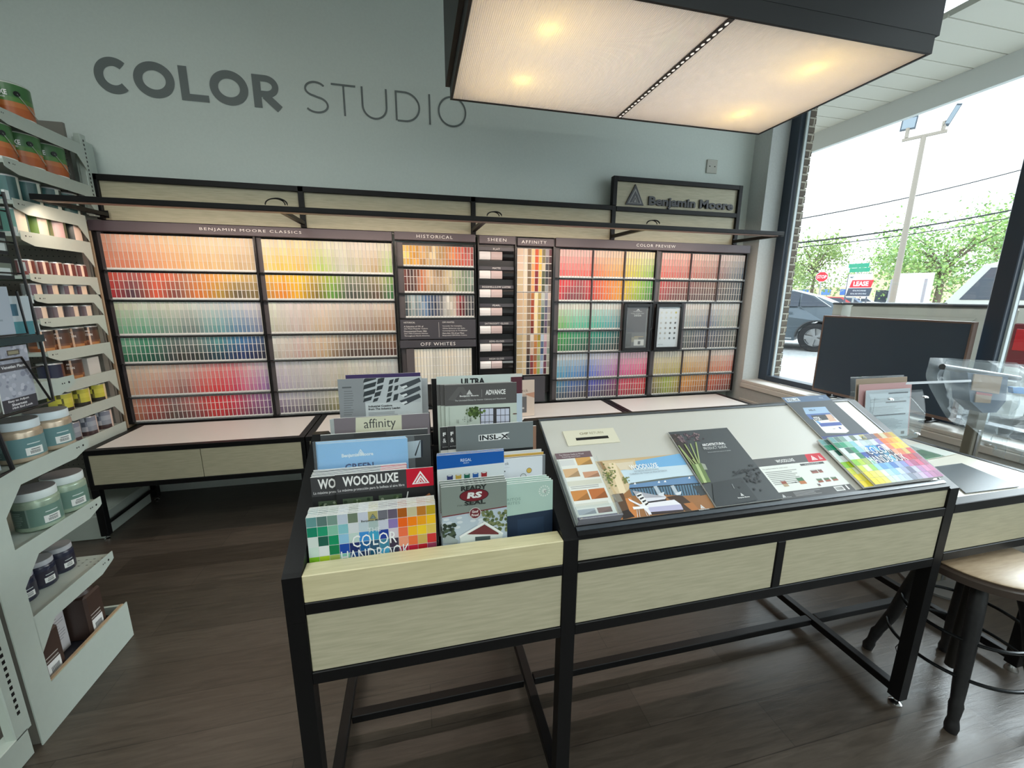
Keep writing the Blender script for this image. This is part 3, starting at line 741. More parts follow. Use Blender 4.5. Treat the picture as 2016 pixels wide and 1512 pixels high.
PRV_R = [
 [([(244,186,176),(240,186,172)], [(216,84,74),(176,84,76)]), ([(240,196,182),(232,194,182)], [(190,92,80),(136,84,78)]), ([(232,200,194),(214,206,204)], [(150,96,90),(110,110,118),(84,104,124)])],
 [([(190,44,48),(130,40,40),(110,50,46)], [(150,30,38),(86,28,32),(80,36,34)]), ([(110,46,44),(90,50,48),(96,60,52)], [(70,30,34),(60,36,38),(66,44,42)]), ([(84,64,62),(70,70,76),(60,84,98)], [(54,46,46),(44,50,58),(40,58,72)])],
 [None, ([(206,204,202)]*2, [(140,156,156),(104,118,140)]), ([(204,206,206)]*2, [(96,108,136),(140,156,150),(150,156,150)])],
 [None, ([(84,98,100),(64,78,92),(56,66,92)], [(50,60,60),(38,46,60),(30,36,58)]), ([(56,64,92),(60,66,76),(100,106,98)], [(36,42,62),(40,46,52),(70,74,66)])],
 [([(214,208,192)]*2, [(176,160,96),(186,172,90)]), ([(222,208,186),(220,204,186)], [(206,150,64),(196,140,90)]), ([(224,204,190),(222,196,188)], [(214,116,70),(206,100,80)])],
 [([(150,130,70),(150,172,50),(176,152,60)], [(90,80,50),(130,150,40),(140,116,44)]), ([(226,146,40),(210,130,60)], [(206,116,24),(150,84,44)]), ([(226,96,40),(206,84,54),(180,70,50)], [(196,60,30),(150,50,44),(120,44,36)])]]
for r in range(6):
    for side, (BL, PV) in enumerate(((B1, PRV_L), (B2, PRV_R))):
        for k in range(3):
            if not PV[r][k]: continue
            x0, x1 = BL[k]
            if side == 1 and r in (2, 3): x0, x1 = [(0, 0), (2.525, 2.792), (2.806, 3.138)][k]
            a, b = PV[r][k]; row_cards(x0, x1, 11 if x1 - x0 > .28 else 10, ZL[r] + .003, ZT[r], a, b, 4 if r % 2 == 0 else 3, '%s, %s block, of the window-end panel' % (rowname[r], ORD[side * 3 + k]), 5, .9, .9)
for BL, zz in ((B1, ((.62, 1.96),)), (B2, ((.62, 1.055), (1.512, 1.96)))):
    for k in (0, 1):
        for za, zb in zz: MB().box(BL[k][1] + .003, BL[k + 1][0] - .003, YF - .018, YF + .004, za, zb).build('divider', GREYIN, t)
MB().box(2.795, 2.803, YF - .018, YF + .004, 1.066, 1.505).build('divider', GREYIN, t)
# two small framed boards in the gap of the preview panel
def framed(nm, cs, label, art):
    X0, X1 = cs; z0, z1 = 1.068, 1.500
    f = thing(nm, ((X0 + X1) / 2, YF, z0), label, 'framed board', 'framed boards in the chip panel')
    mb = MB(); y0, y1 = YF - .05, YF - .026; b = .028
    mb.bbox(X0, X0 + b, y0, y1, z0, z1, .002); mb.bbox(X1 - b, X1, y0, y1, z0, z1, .002); mb.bbox(X0 + b, X1 - b, y0, y1, z0, z0 + b, .002); mb.bbox(X0 + b, X1 - b, y0, y1, z1 - b, z1, .002)
    mb.build('frame', BLACKP, f)
    m2 = MB()
    def r_(u0, v0, u1, v1, c, k=1):
        W_ = X1 - X0 - 2 * b; H_ = z1 - z0 - 2 * b; y = YF - .034 - k * .0003
        m2.face([(X0 + b + W_ * u0, y, z0 + b + H_ * v0), (X0 + b + W_ * u1, y, z0 + b + H_ * v0), (X0 + b + W_ * u1, y, z0 + b + H_ * v1), (X0 + b + W_ * u0, y, z0 + b + H_ * v1)], S(c))
    def tx_(s, u, v, w_, h, c):
        W_ = X1 - X0 - 2 * b; H_ = z1 - z0 - 2 * b
        put_text(m2, s, (X0 + b + W_ * u, YF - .0362, z0 + b + H_ * v), (1, 0, 0), (0, 0, 1), W_ * w_, H_ * h, S(c))
    def dc_(u, v, r, c):
        W_ = X1 - X0 - 2 * b; H_ = z1 - z0 - 2 * b
        m2.face([(X0 + b + W_ * u + r * math.cos(i * .5236), YF - .0355, z0 + b + H_ * v + r * math.sin(i * .5236)) for i in range(12)], S(c))
    art(r_, tx_, dc_); m2.build('poster', PRINT, f)
    MB().box(X0 + b * .9, X1 - b * .9, YF - .0385, YF - .0375, z0 + b * .9, z1 - b * .9).build('pane', ACRYL, f)
def art1(r, t, d):
    r(0, 0, 1, 1, (64, 64, 68)); r(0, .0, 1, .38, (96, 98, 98), 2); r(.05, .04, .3, .36, (70, 72, 72), 3); r(.42, .26, .85, .28, (170, 150, 110), 3); r(.30, .14, .62, .26, (140, 136, 120), 3); r(.42, .05, .88, .20, (206, 206, 202), 4); r(.6, .08, .72, .16, (70, 70, 70), 5)
    r(.0, .0, .05, .9, (120, 126, 128), 3); r(.92, .0, .95, .95, (130, 140, 140), 3)
    t('Color of the Year', .2, .83, .6, .025, (220, 220, 216)); t('2026', .34, .77, .34, .045, (226, 226, 222)); t('A', .44, .90, .16, .05, (230, 230, 228)); r(.3, .885, .7, .892, (220, 220, 220), 3)
def art2(r, t, d):
    r(0, 0, 1, 1, (226, 232, 238)); t('Benjamin Moore', .2, .95, .6, .02, (120, 120, 126))
    cs = [(224,224,216),(220,218,206),(222,218,208),(200,190,90),(226,226,222),(224,224,216),(214,212,196),(206,206,196),(206,204,202),(170,168,166),(140,138,134),(90,92,98),(206,202,196),(170,164,156),(110,106,102),(78,58,50),(186,182,174),(180,178,172),(90,90,90),(90,94,94),(196,196,194),(200,198,194),(90,98,106),(54,64,74)]
    for i, c in enumerate(cs): d(.16 + .22 * (i % 4), .86 - .128 * (i // 4), .0105, c)
    t('Benjamin Moore', .1, .05, .22, .03, (110, 116, 124))
framed('framed_board', (1.866, 2.146), 'black framed dark poster board hung in the bright chip display', art1)
framed('framed_board', (2.192, 2.478), 'black framed white board with rows of round swatches', art2)
MB().box(2.148, 2.19, YF - .012, YF + .02, 1.06, 1.505).build('filler', BLACKP, t)
MB().box(2.48, 2.523, YF - .012, YF + .02, 1.06, 1.505).build('filler', GREYIN, t)

# ---- the cards: the 300 that show largest one by one, the rest as one object
STRIPS.sort(key=lambda s: -s[0])
for a, mb, lab in STRIPS[:300]:
    tag(mb.build('paint_chip_card', MATTE), lab, 'paint chip', 'paint chip cards on the wall display')
rest = MB()
for a, mb, lab in STRIPS[300:]: rest.mesh(mb.v, mb.f, cols=mb.c)
tag(rest.build('paint_chip_cards', MATTE), 'remaining smaller paint chip cards of the wall display', 'paint chips', kind='stuff')

# ================================================================== low display tables under the chip panels
def display_table(x0, x1, where):
    t = thing('display_table', ((x0 + x1) / 2, 3.2, 0), 'low black table with pale wood drawers, %s' % where, 'table', 'low tables under the chip wall')
    y0, y1, zt = 2.91, 3.49, .612; mb = MB(); b = .042
    mb.bbox(x0, x1, y0, y0 + b, zt - .034, zt, .002); mb.bbox(x0, x1, y1 - b, y1, zt - .034, zt, .002)
    mb.bbox(x0, x0 + b, y0 + b, y1 - b, zt - .034, zt, .002); mb.bbox(x1 - b, x1, y0 + b, y1 - b, zt - .034, zt, .002)
    mb.bbox(x0, x1, y0, y0 + .03, .350, .382, .002); mb.bbox(x0, x0 + .024, y0, y0 + .03, .382, zt - .034, .002); mb.bbox(x1 - .024, x1, y0, y0 + .03, .382, zt - .034, .002)
    mb.box(x0, x0 + .01, y0 + .03, y1, .36, zt - .034); mb.box(x1 - .01, x1, y0 + .03, y1, .36, zt - .034); mb.box(x0 + .01, x1 - .01, y0 + .03, y1, .352, .36)
    mb.build('frame', BLACK, t)
    MB().box(x0 + b + .0003, x1 - b - .0003, y0 + b + .0003, y1 - b - .0003, zt - .02, zt - .003).build('tabletop', mat('white table laminate', S(206, 202, 198), .4), t)
    xm = (x0 + x1) / 2
    for a, c in ((x0 + .0245, xm - .002), (xm + .002, x1 - .0245)): MB().bbox(a, c, y0 + .004, y0 + .022, .3825, zt - .0345, .0015).build('drawer_front', WOOD, t)
    for lx in (x0 + .022, x1 - .022):
        for ly in (y0 + .022, y1 - .022):
            lg = MB().bbox(lx - .021, lx + .021, ly - .021, ly + .021, .03, .3499, .002).build('leg', BLACK, t)
            MB().lathe([(.004, .012), (.004, .03)], (lx, ly, 0)).lathe([(.016, 0), (.017, .006), (.008, .013)], (lx, ly, 0), 14).build('levelling_foot', CHROME, lg)
    MB().bar((x0 + .022, y0 + .043, .10), (x0 + .022, y1 - .043, .10), .016, .016).build('stretcher', BLACK, t)
display_table(-2.018, -.765, 'leftmost of the four, against the shelves'); display_table(-.758, .492, 'second from left, behind the brochure rack'); display_table(.498, 1.716, 'third from left, behind the sloped board'); display_table(1.722, 2.972, 'rightmost of the four, by the window')
# ================================================================== island counter: brochure rack, sloped board, low counter
YI = .915
ZR = 1.135; YRg = 1.303          # ridge of the slope
isl = thing('island_counter', (.75, 1.3, 0), 'black steel island counter with pale wood drawers in the middle of the floor', 'counter')
XA, XB, XCc, XD = -.319, .361, 1.757, 2.45
pw = .041
YBk = 1.70
mb = MB()
def slope_bar(x, w_):      # edge rail rising from the front post to the ridge
    mb.prism([(x, YI, .80), (x, YI, .920), (x, YI + .012, .926), (x, YRg, ZR), (x, YRg + .03, ZR), (x, YBk, .922), (x, YBk, .80)], (0, 0, 0), (w_, 0, 0))
for x in (XA, XB, XCc): slope_bar(x, pw)
mb.bbox(XA + pw, XB, YI, YI + .035, .817, .849, .002); mb.bbox(XB + pw, XCc, YI, YI + .035, .817, .849, .002)
mb.bbox(XA + pw, XB, YI, YI + .035, .620, .655, .002); mb.bbox(XB + pw, XCc, YI, YI + .035, .620, .655, .002)
mb.bbox(XB + pw + .662, XB + pw + .692, YI, YI + .035, .655, .817, .002)
mb.box(XB + pw, XCc, YRg - .004, YRg + .03, ZR - .06, ZR + .0005)
mb.prism([(XB + pw, YI + .004, .915), (XB + pw, YI + .004, .928), (XB + pw, YI + .030, .9425), (XB + pw, YI + .030, .925)], (0, 0, 0), (XCc - XB - pw, 0, 0))
mb.bbox(XA + pw, XCc, YBk - .03, YBk, .62, .655, .002); mb.bbox(XA + pw, XCc, YBk - .03, YBk, .80, .92, .002)
mb.build('frame', BLACK, isl)
mb = MB()
for z0, z1 in ((.655, .8165),):
    for a, b in ((XA + pw, XB), (XB + pw, XB + pw + .662), (XB + pw + .692, XCc)): MB().bbox(a + .001, b - .001, YI + .003, YI + .022, z0 + .0005, z1, .002).build('drawer_front', WOOD, isl)
MB().bbox(XB + pw + .0005, XCc - .0005, YI + .006, YI + .024, .8495, .917, .002).build('front_panel', WOOD, isl)
MB().bbox(XA + pw + .0005, XB - .0005, YI + .001, YI + .052, .8495, .921, .002).build('rack_front_rail', WOODT, isl)
MB().box(XA + pw, XCc, YI + .036, YBk - .031, .625, .635).build('bottom_panel', BLACKP, isl)
MB().box(XA + pw, XCc, YBk - .028, YBk - .012, .655, .80).build('back_panel', WOOD, isl)
# legs, levelling feet and floor stretchers
for x in (XA, XB, XCc):
    for y in (YI, YBk - pw):
        lg = MB().box(x, x + pw, y, y + pw, .032, .7998).build('leg', BLACK, isl)
        MB().lathe([(.006, .012), (.006, .032)], (x + pw / 2, y + pw / 2, 0)).lathe([(.021, 0), (.022, .006), (.010, .014)], (x + pw / 2, y + pw / 2, 0), 14).build('levelling_foot', CHROME, lg)
    MB().bbox(x + .004, x + pw - .004, YI + pw, YBk - pw, .045, .078, .002).build('stretcher', BLACK, isl)
for a, b in ((XA + pw, XB), (XB + pw, XCc), (XCc + pw, XD - pw)): MB().bbox(a, b, 1.285, 1.318, .046, .077, .002).build('stretcher', BLACK, isl)
# inside of the rack: stepped black tray with dividers
mb = MB()
mb.box(XA + pw, XB, YI + .053, 1.42, .66, .668)
TL_ = math.tan(math.radians(3))
for y, z in ((1.033, .905), (1.108, .97), (1.183, 1.03), (1.252, 1.09), (1.338, 1.06)):      # dividers lean with the leaflets
    mb.prism([(XA + pw + .001, y - TL_ * (z - .668), .668), (XA + pw + .001, y, z), (XA + pw + .001, y + .0025, z), (XA + pw + .001, y - TL_ * (z - .668) + .0025, .668)], (0, 0, 0), (XB - XA - pw - .002, 0, 0))
mb.box(.0345, .0385, YI + .06, 1.42, .668, .93); mb.prism([(.0345, YI + .06, .93), (.0345, 1.40, 1.16), (.0345, 1.40, .93)], (0, 0, 0), (.004, 0, 0))
for ya, yb, z in ((.972, 1.026, .822), (1.034, 1.100, .860), (1.108, 1.174, .880), (1.184, 1.241, .920), (1.254, 1.325, .970)): mb.box(XA + pw + .001, XB - .001, ya, yb, z - .02, z - .0006)
mb.box(XA + pw + .001, XB - .001, 1.42, 1.43, .66, 1.08)
mb.build('brochure_tray', BLACKP, isl)
# sloped white board with the chip return plate
SLO = Vector((0, YI, .920)); SLV = Vector((0, YRg - YI, ZR - .920)).normalized(); SLN = Vector((1, 0, 0)).cross(SLV)
if SLN.z < 0: SLN = -SLN
def sl(x, s, d=0): return SLO + Vector((x, 0, 0)) + SLV * s + SLN * d
mb = MB(); x0, x1 = XB + pw + .001, XCc - .001
mb.prism([sl(x0, .030, -.012), sl(x1, .030, -.012), sl(x1, .438, -.012), sl(x0, .438, -.012)], SLN * 0, SLN * .012); mb.build('sloped_board', WHITEL, isl)
mb = MB()
for xx in (x0, XCc - .003): mb.prism([sl(xx, .03, 0.0005), sl(xx + .004, .03, .0005), sl(xx + .004, .44, .0005), sl(xx, .44, .0005)], SLN * 0, SLN * .002)
mb.prism([sl(x0, .438, -.01), sl(x1, .438, -.01), sl(x1, .446, -.01), sl(x0, .446, -.01)], SLN * 0, SLN * .013)
mb.prism([sl(x0, .020, -.006), sl(x1, .020, -.006), sl(x1, .031, -.006), sl(x0, .031, -.006)], SLN * 0, SLN * .014)
mb.build('board_lip', mat('grey lip', S(66, 72, 78), .3), isl)
mb = MB(); c = [sl(*p) for p in ((.472, .318, .0002), (.659, .318, .0002), (.659, .383, .0002), (.472, .383, .0002))]
mb.prism(c, SLN * 0, SLN * .002); cp = mb.build('chip_return_plate', CREAM, isl)
mb = MB(); mb.prism([sl(.508, .338, .0023), sl(.625, .338, .0023), sl(.625, .349, .0023), sl(.508, .349, .0023)], SLN * 0, SLN * .0004); mb.build('slot', BLACKP, cp)
mb = MB(); put_text(mb, 'CHIP', sl(.528, .361, .0023), (1, 0, 0), SLV, .032, .010, bold=.03); put_text(mb, 'RETURN', sl(.564, .361, .0023), (1, 0, 0), SLV, .050, .010); mb.build('plate_lettering', mat('grey print', S(140, 130, 100), .5), cp)
# low counter on the window end
mb = MB(); z = .857
mb.bbox(XCc + pw + .001, XD, YI, YI + .04, z - .036, z, .002); mb.bbox(XD - .03, XD, YI + .04, YBk, z - .036, z, .002); mb.bbox(XCc + pw + .001, XD - .03, YBk - .03, YBk, z - .036, z, .002)
mb.bbox(XCc + pw + .001, XD, YI, YI + .035, .635, .668, .002); mb.box(XD - .012, XD, YI + .036, YBk, .64, z - .036)
mb.build('side_frame', BLACK, isl)
MB().box(XCc + pw + .001, XD - .0305, YI + .0405, YBk - .0305, z - .02, z - .002).build('side_top', mat('white side top', S(214, 210, 196), .35), isl)
MB().bbox(XCc + pw + .001, XD - .001, YI + .004, YI + .022, .6685, z - .0365, .002).build('side_front_panel', WOOD, isl)
for y in (YI, YBk - pw):
    lg = MB().bbox(XD - pw, XD, y, y + pw, .032, .634, .002).build('leg', BLACK, isl)
    MB().lathe([(.021, 0), (.022, .006), (.010, .033)], (XD - pw / 2, y + pw / 2, 0), 14).build('levelling_foot', CHROME, lg)
MB().bbox(XD - pw + .004, XD - .004, YI + pw, YBk - pw, .045, .078, .002).build('stretcher', BLACK, isl)

# ================================================================== hanging light box above the island
FZ = 2.60
fx = thing('hanging_light_box', (1.24, 2.05, FZ), 'large black hanging light box with two ribbed diffuser panels', 'light fixture')
fx0, fx1, fy0, fy1 = .240, 2.245, 1.573, 2.515; xm = 1.2335
mb = MB(); tk = .012
mb.box(fx0, fx1, fy0, fy0 + tk, FZ, FZ + .07); mb.box(fx0, fx1, fy1 - tk, fy1, FZ, FZ + .07); mb.box(fx0, fx0 + tk, fy0 + tk, fy1 - tk, FZ, FZ + .07); mb.box(fx1 - tk, fx1, fy0 + tk, fy1 - tk, FZ, FZ + .07)
e = .022
mb.box(fx0 - e, fx1 + e, fy0 - .001, fy0 + .004, FZ + .0705, FZ + .5); mb.box(fx0 - e, fx1 + e, fy1 - .004, fy1 + e, FZ + .0705, FZ + .5); mb.box(fx0 - e, fx0 + .004, fy0 + .004, fy1 - .004, FZ + .0705, FZ + .5); mb.box(fx1 - .004, fx1 + e, fy0 + .004, fy1 - .004, FZ + .0705, FZ + .5)
mb.box(fx0 - e, fx1 + e, fy0 - .001, fy1 + e, FZ + .5, FZ + .512)
mb.build('housing', mat('black sheet metal', S(13, 15, 18), .5), fx)
mb = MB(); mb.box(fx0 + tk, fx1 - tk, fy0 + .005, fy1 - .005, FZ + .30, FZ + .305)
for x in (fx0 + .005, fx1 - .008): mb.box(x, x + .003, fy0 + .005, fy1 - .005, FZ + .07, FZ + .30)
for y in (fy0 + .005, fy1 - .008): mb.box(fx0 + .005, fx1 - .005, y, y + .003, FZ + .07, FZ + .30)
mb.build('reflector', mat('white reflector', S(235, 228, 220), .5), fx)
mb = MB(); mb.box(xm - .012, xm + .012, fy0 + .012, fy1 - .012, FZ - .002, FZ + .012); db = mb.build('divider_bar', mat('dark bar', S(52, 46, 44), .4), fx)
mb = MB()
for i in range(26):
    y = fy0 + .04 + i * (fy1 - fy0 - .08) / 25
    mb.face([(xm + .006 * math.cos(k * .7854), y + .011 * math.sin(k * .7854), FZ - .0024) for k in range(8)])
ls_ = mat('painted slot glow', S(235, 228, 220), .5); ls_.node_tree.nodes['Principled BSDF'].inputs['Emission Color'].default_value = (1, .93, .85, 1); ls_.node_tree.nodes['Principled BSDF'].inputs['Emission Strength'].default_value = .7; mb.build('slot', ls_, db)  # faces on the solid bar emit in place of light inside the box
DIF = bpy.data.materials.new('ribbed diffuser'); DIF.use_nodes = True; n = DIF.node_tree.nodes; l = DIF.node_tree.links; n.clear()
out = n.new('ShaderNodeOutputMaterial'); tl = n.new('ShaderNodeBsdfTranslucent'); tl.inputs[0].default_value = (.80, .79, .79, 1)
df = n.new('ShaderNodeBsdfDiffuse'); df.inputs[0].default_value = (.72, .72, .72, 1); mx = n.new('ShaderNodeMixShader'); mx.inputs[0].default_value = .4
tcx = n.new('ShaderNodeTexCoord'); wv = n.new('ShaderNodeTexWave'); wv.inputs['Scale'].default_value = 38; wv.bands_direction = 'X'
bp = n.new('ShaderNodeBump'); bp.inputs['Strength'].default_value = .6; bp.inputs['Distance'].default_value = .004
l.new(tcx.outputs['Object'], wv.inputs['Vector']); l.new(wv.outputs['Fac'], bp.inputs['Height']); l.new(bp.outputs[0], tl.inputs['Normal']); l.new(bp.outputs[0], df.inputs['Normal'])
l.new(tl.outputs[0], mx.inputs[1]); l.new(df.outputs[0], mx.inputs[2]); l.new(mx.outputs[0], out.inputs[0])
for a, b in ((fx0 + tk, xm - .0125), (xm + .0125, fx1 - tk)): MB().box(a, b, fy0 + tk, fy1 - tk, FZ + .004, FZ + .0065).build('diffuser', DIF, fx)
BULB_E = 2.5
BUL = bpy.data.materials.new('warm bulb'); BUL.use_nodes = True; BUL.node_tree.nodes['Principled BSDF'].inputs['Emission Color'].default_value = (1, .72, .30, 1); BUL.node_tree.nodes['Principled BSDF'].inputs['Emission Strength'].default_value = 2
for px, py in ((1082, 38), (1030, 143), (1605, 118), (1461, 212)):
    p = PZ(px, py, FZ + .038)
    lamp('warm_bulb_light', 'POINT', BULB_E, (1.0, .66, .08), p, shadow_soft_size=.02)
for a, b in ((fx0, xm), (xm, fx1)):
    lamp('light_box_strip', 'AREA', 4.3, (1.0, .97, .96), ((a + b) / 2, (fy0 + fy1) / 2, FZ + .29), (0, 0, 0), shape='RECTANGLE', size=.9, size_y=.85)
# ================================================================== brochures in the rack
def K(x0, y0, s): return lambda *pts: [(x0 + x / s, y0 + y / s) for x, y in pts]
k5 = K(580, 720, 3.687); k4 = K(820, 720, 6.952); k6 = K(1020, 760, 3.877); k7 = K(1400, 760, 3.2727)
LEAN = Vector((0, math.sin(math.radians(3)), math.cos(math.radians(3))))
def rack_sheet(tl, tr, y, h, label, art, cat='brochure', th=.003, base=(235, 235, 232), group=None, behind=0, bl=None, dx=.0, name='brochure', gap=.0055, dz=.0016):
    a = PY(tl[0], tl[1], y); b = PY(tr[0], tr[1], y); zt = (a.z + b.z) / 2
    left = (a.x + b.x) / 2 < .036; sp_ = abs(dx) * behind + .0012
    a.x = max(a.x, (XA + pw + .0025 if left else .0395) + sp_); b.x = min(b.x, (.0335 if left else XB - .0025) - .0012); w_ = b.x - a.x
    h = zt - (.822 if y < 1.03 else .860 if y < 1.12 else .880 if y < 1.2 else .920 if y < 1.25 else .970)
    O = Vector((a.x, y, zt)) - LEAN * h + Vector((0, th, 0))
    s = Sheet(name, O, (1, 0, 0), LEAN, w_, h, th, label, cat, group, base=base)
    art(s); r = s.done()
    for i in range(behind):
        d = dup(r, None, None, bl[0] % ORD[i + 1] if isinstance(bl, tuple) else bl, group)
        d.matrix_world = Matrix.Translation(O + Vector((dx * (i + 1) + random.uniform(-.001, .001), gap * (i + 1), dz * (i + 1) + random.uniform(-.0006, .0006)))) @ r.matrix_world.to_3x3().to_4x4()
    return r
HBG = [[(100,150,150),(90,120,115),(120,150,140),(190,200,215),(110,125,105),(200,205,220),(180,170,110),(110,110,120),(100,90,110),(170,90,20),(200,190,150),(190,120,40),(190,160,30)],
 [(20,130,100),(30,150,110),(130,190,165),(130,190,200),(210,215,220),(190,205,215),(170,190,190),(200,205,220),(140,120,180),(240,100,20),(246,130,10),(240,160,20),(240,190,30)],
 [(210,220,215),(30,90,75),(10,140,95),(140,190,220),(190,210,205),(60,140,210),(60,160,200),(30,60,150),(210,200,210),(236,110,70),(240,180,30),(240,200,40),(220,190,90)],
 [(200,220,210),(220,225,225),(10,120,75),(20,70,160),(20,40,100),(20,90,150),(40,80,110),(60,130,160),(60,50,70),(230,150,120),(230,110,60),(200,170,90),(200,50,50)],
 [(130,190,40),(170,200,40),(160,180,90),(140,200,180),(30,70,130),(30,50,90),(30,90,120),(80,170,210),(60,60,80),(170,40,70),(190,30,60),(180,30,40),(150,60,90)],
 [(200,210,60),(220,226,190),(150,200,90),(150,200,220),(90,150,200),(110,170,220),(60,110,180),(150,170,210),(120,130,190),(190,110,160),(160,60,110),(200,70,110),(160,90,120)],
 [(226,210,40),(232,220,90),(224,214,120),(216,226,200),(170,210,226),(140,190,226),(190,210,232),(150,160,190),(96,100,130),(180,180,200),(170,120,170),(200,130,170),(190,110,150)],
 [(230,206,30),(236,216,60),(220,210,100),(200,216,190),(200,220,230),(180,206,230),(170,186,210),(120,130,150),(150,150,170),(190,170,200),(180,130,180),(170,110,150),(160,100,140)]]
def hb_art(s):
    n, m = 13, 8; cw = s.w / n; rh = s.h / m
    s.rect(0, 0, s.w, s.h, (226, 228, 228))
    for r in range(m):
        for c in range(n):
            s.rect(c * cw + .0004, s.h - (r + 1) * rh + .0005, (c + 1) * cw - .0004, s.h - r * rh - .0005, HBG[r][c])
    u = .50 * s.w
    s.logo(u - .008, s.h * .905, .016, .013, (70, 84, 84), (170, 190, 190)); s.text('Benjamin Moore', u - .028, s.h * .865, .056, .007, (60, 70, 72), .01)
    s.text('THE', u - .014, s.h * .735, .03, .012, (226, 232, 236)); s.text('COLOR', u - .052, s.h * .56, .106, .032, (240, 242, 244)); s.text('HANDBOOK', u - .080, s.h * .375, .165, .032, (240, 242, 244))
rack_sheet((600, 1021), (862, 992), .985, .207, 'colour grid handbook, frontmost of the stack at the front left of the rack', hb_art, 'booklet', .0052, group='colour grid handbooks in the rack', behind=6, bl=('colour grid handbook, %s from the front in the front left rack stack',), name='booklet', gap=.0068, dz=.0006)
def wl_art(s):
    s.rect(0, 0, s.w, s.h, (34, 35, 36)); b = s.h - .052
    s.rect(0, b, s.w, s.h, (62, 62, 64)); rx = s.w * .715
    s.rect(rx, b, s.w, s.h, (196, 18, 46)); s.logo(rx + s.w * .055, b + .008, s.w * .185, .036, (238, 238, 238), (196, 18, 46))
    s.text('WOODLUXE', s.w * .07, b + .019, s.w * .56, .027, (232, 232, 230), .03); s.text('La máxima protección para la belleza al aire libre', s.w * .02, b + .004, s.w * .67, .009, (225, 225, 225))
    for u0, u1 in ((.06, .36), (.42, .66)):
        s.rect(s.w * u0, s.h * .40, s.w * u1, b - .014, (70, 84, 66))
        for i in range(60): s.disc(s.w * (u0 + random.random() * (u1 - u0)), s.h * .45 + random.random() * (b - .02 - s.h * .45), .003 + random.random() * .003, random.choice([(90,110,70),(60,80,50),(140,150,130),(40,56,40)]), n=6)
    s.poly([(s.w * .7, b - .06), (s.w * .95, b - .02), (s.w * .97, b - .03), (s.w * .74, b - .075)], (170, 110, 70)); s.poly([(s.w * .66, b - .07), (s.w * .72, b - .01), (s.w * .73, b - .01), (s.w * .68, b - .075)], (200, 200, 196))
rack_sheet((659, 936), (853, 919), 1.052, .235, 'dark brochure with red logo square, front of second row on left', wl_art, group=None)
rack_sheet((607, 941), (800, 925), 1.060, .235, 'dark red-squared brochure shifted left, just behind the red logo brochure', wl_art, th=.005, group='dark red-squared brochures in the rack', behind=6, bl=('dark red-squared brochure, %s of the shifted stack in the second row',), gap=.0064, dz=.0004)
def blue_art(s):
    s.rect(0, 0, s.w, s.h, (150, 202, 248)); c = s.px(708, 893); s.logo(c[0] - .008, c[1] - .006, .022, .019, (250, 252, 255), (150, 202, 248))
    a = s.px(673, 903); s.text('Benjamin Moore', a[0], a[1], .082, .013, (250, 252, 255), .035)
    a = s.px(679, 915); s.text('GREEN', a[0], a[1] - .018, .075, .02, (30, 60, 120), .03)
rack_sheet((613, 874), (802, 864), 1.132, .28, 'sky blue brochure in clear sleeve, third row at left of rack', blue_art, base=(112, 168, 226), group='sky blue brochures in the rack', behind=2, bl=('sky blue brochure, %s of its stack behind the dark red-logo row',), dx=-.003, gap=.005)
a = PY(605, 868, 1.1205); a.x = max(a.x, XA + pw + .002)
cl = thing('brochure_sleeve', (a.x, 1.1205, a.z - .26), 'clear plastic sleeve wrapped around the sky blue brochures', 'brochure holder')
MB().prism([(a.x, 1.1115, a.z - .20), (a.x, 1.1215, a.z - .004), (a.x, 1.1225, a.z - .004), (a.x, 1.1125, a.z - .20)], (0, 0, 0), (.262, 0, 0)).build('sleeve', ACRYL, cl)
def dk_art(s):
    s.rect(0, 0, s.w, s.h, (66, 68, 70)); s.pp(k5((760, 560), (915, 540), (918, 665), (760, 680)), (176, 190, 200)); s.pp(k5((870, 650), (908, 545), (914, 545), (880, 655)), (60, 66, 70)); s.pp(k5((916, 540), (930, 540), (930, 660), (918, 660)), (44, 50, 60))
rack_sheet((720, 861), (847, 858), 1.150, .28, 'charcoal brochure with pale picture beside the sky blue ones', dk_art, base=(66, 68, 70))
def fold_art(s): s.rect(0, 0, s.w, s.h, (70, 72, 74)); s.rect(s.w * .3, s.h * .96, s.w * .6, s.h, (58, 60, 62))
rack_sheet((630, 853), (842, 848), 1.170, .28, 'dark grey folder standing behind the sky blue brochures', fold_art, base=(70, 72, 74), th=.006)
def aff_art(s):
    s.rect(0, 0, s.w, s.h, (122, 114, 120)); s.pp(k5((443, 378), (776, 358), (780, 520), (443, 535)), (206, 206, 184))
    q = s.px(*k5((505, 462))[0]); q2 = s.px(*k5((735, 425))[0]); s.text('affinity', q[0], q[1] - .006, q2[0] - q[0], .036, (70, 72, 70))
    q = s.px(*k5((470, 495))[0]); s.lines(q[0], q[1], .085, 2, .006, (170, 168, 150))
rack_sheet((657, 825), (845, 813), 1.208, .28, 'mauve fan deck brochure with cream label in the fourth row', aff_art, base=(122, 114, 120), th=.004)
for i in range(3):
    rack_sheet((649 + 2.6 * i, 827 - i), (790, 817), 1.2145 + (2 - i) * .006, .28, 'pale edged card stack behind the mauve brochure, %s from outside' % ORD[i], lambda s: s.rect(0, 0, s.w, s.h, (196, 204, 206)), group='pale edged cards behind the mauve brochure', base=(200, 206, 206))
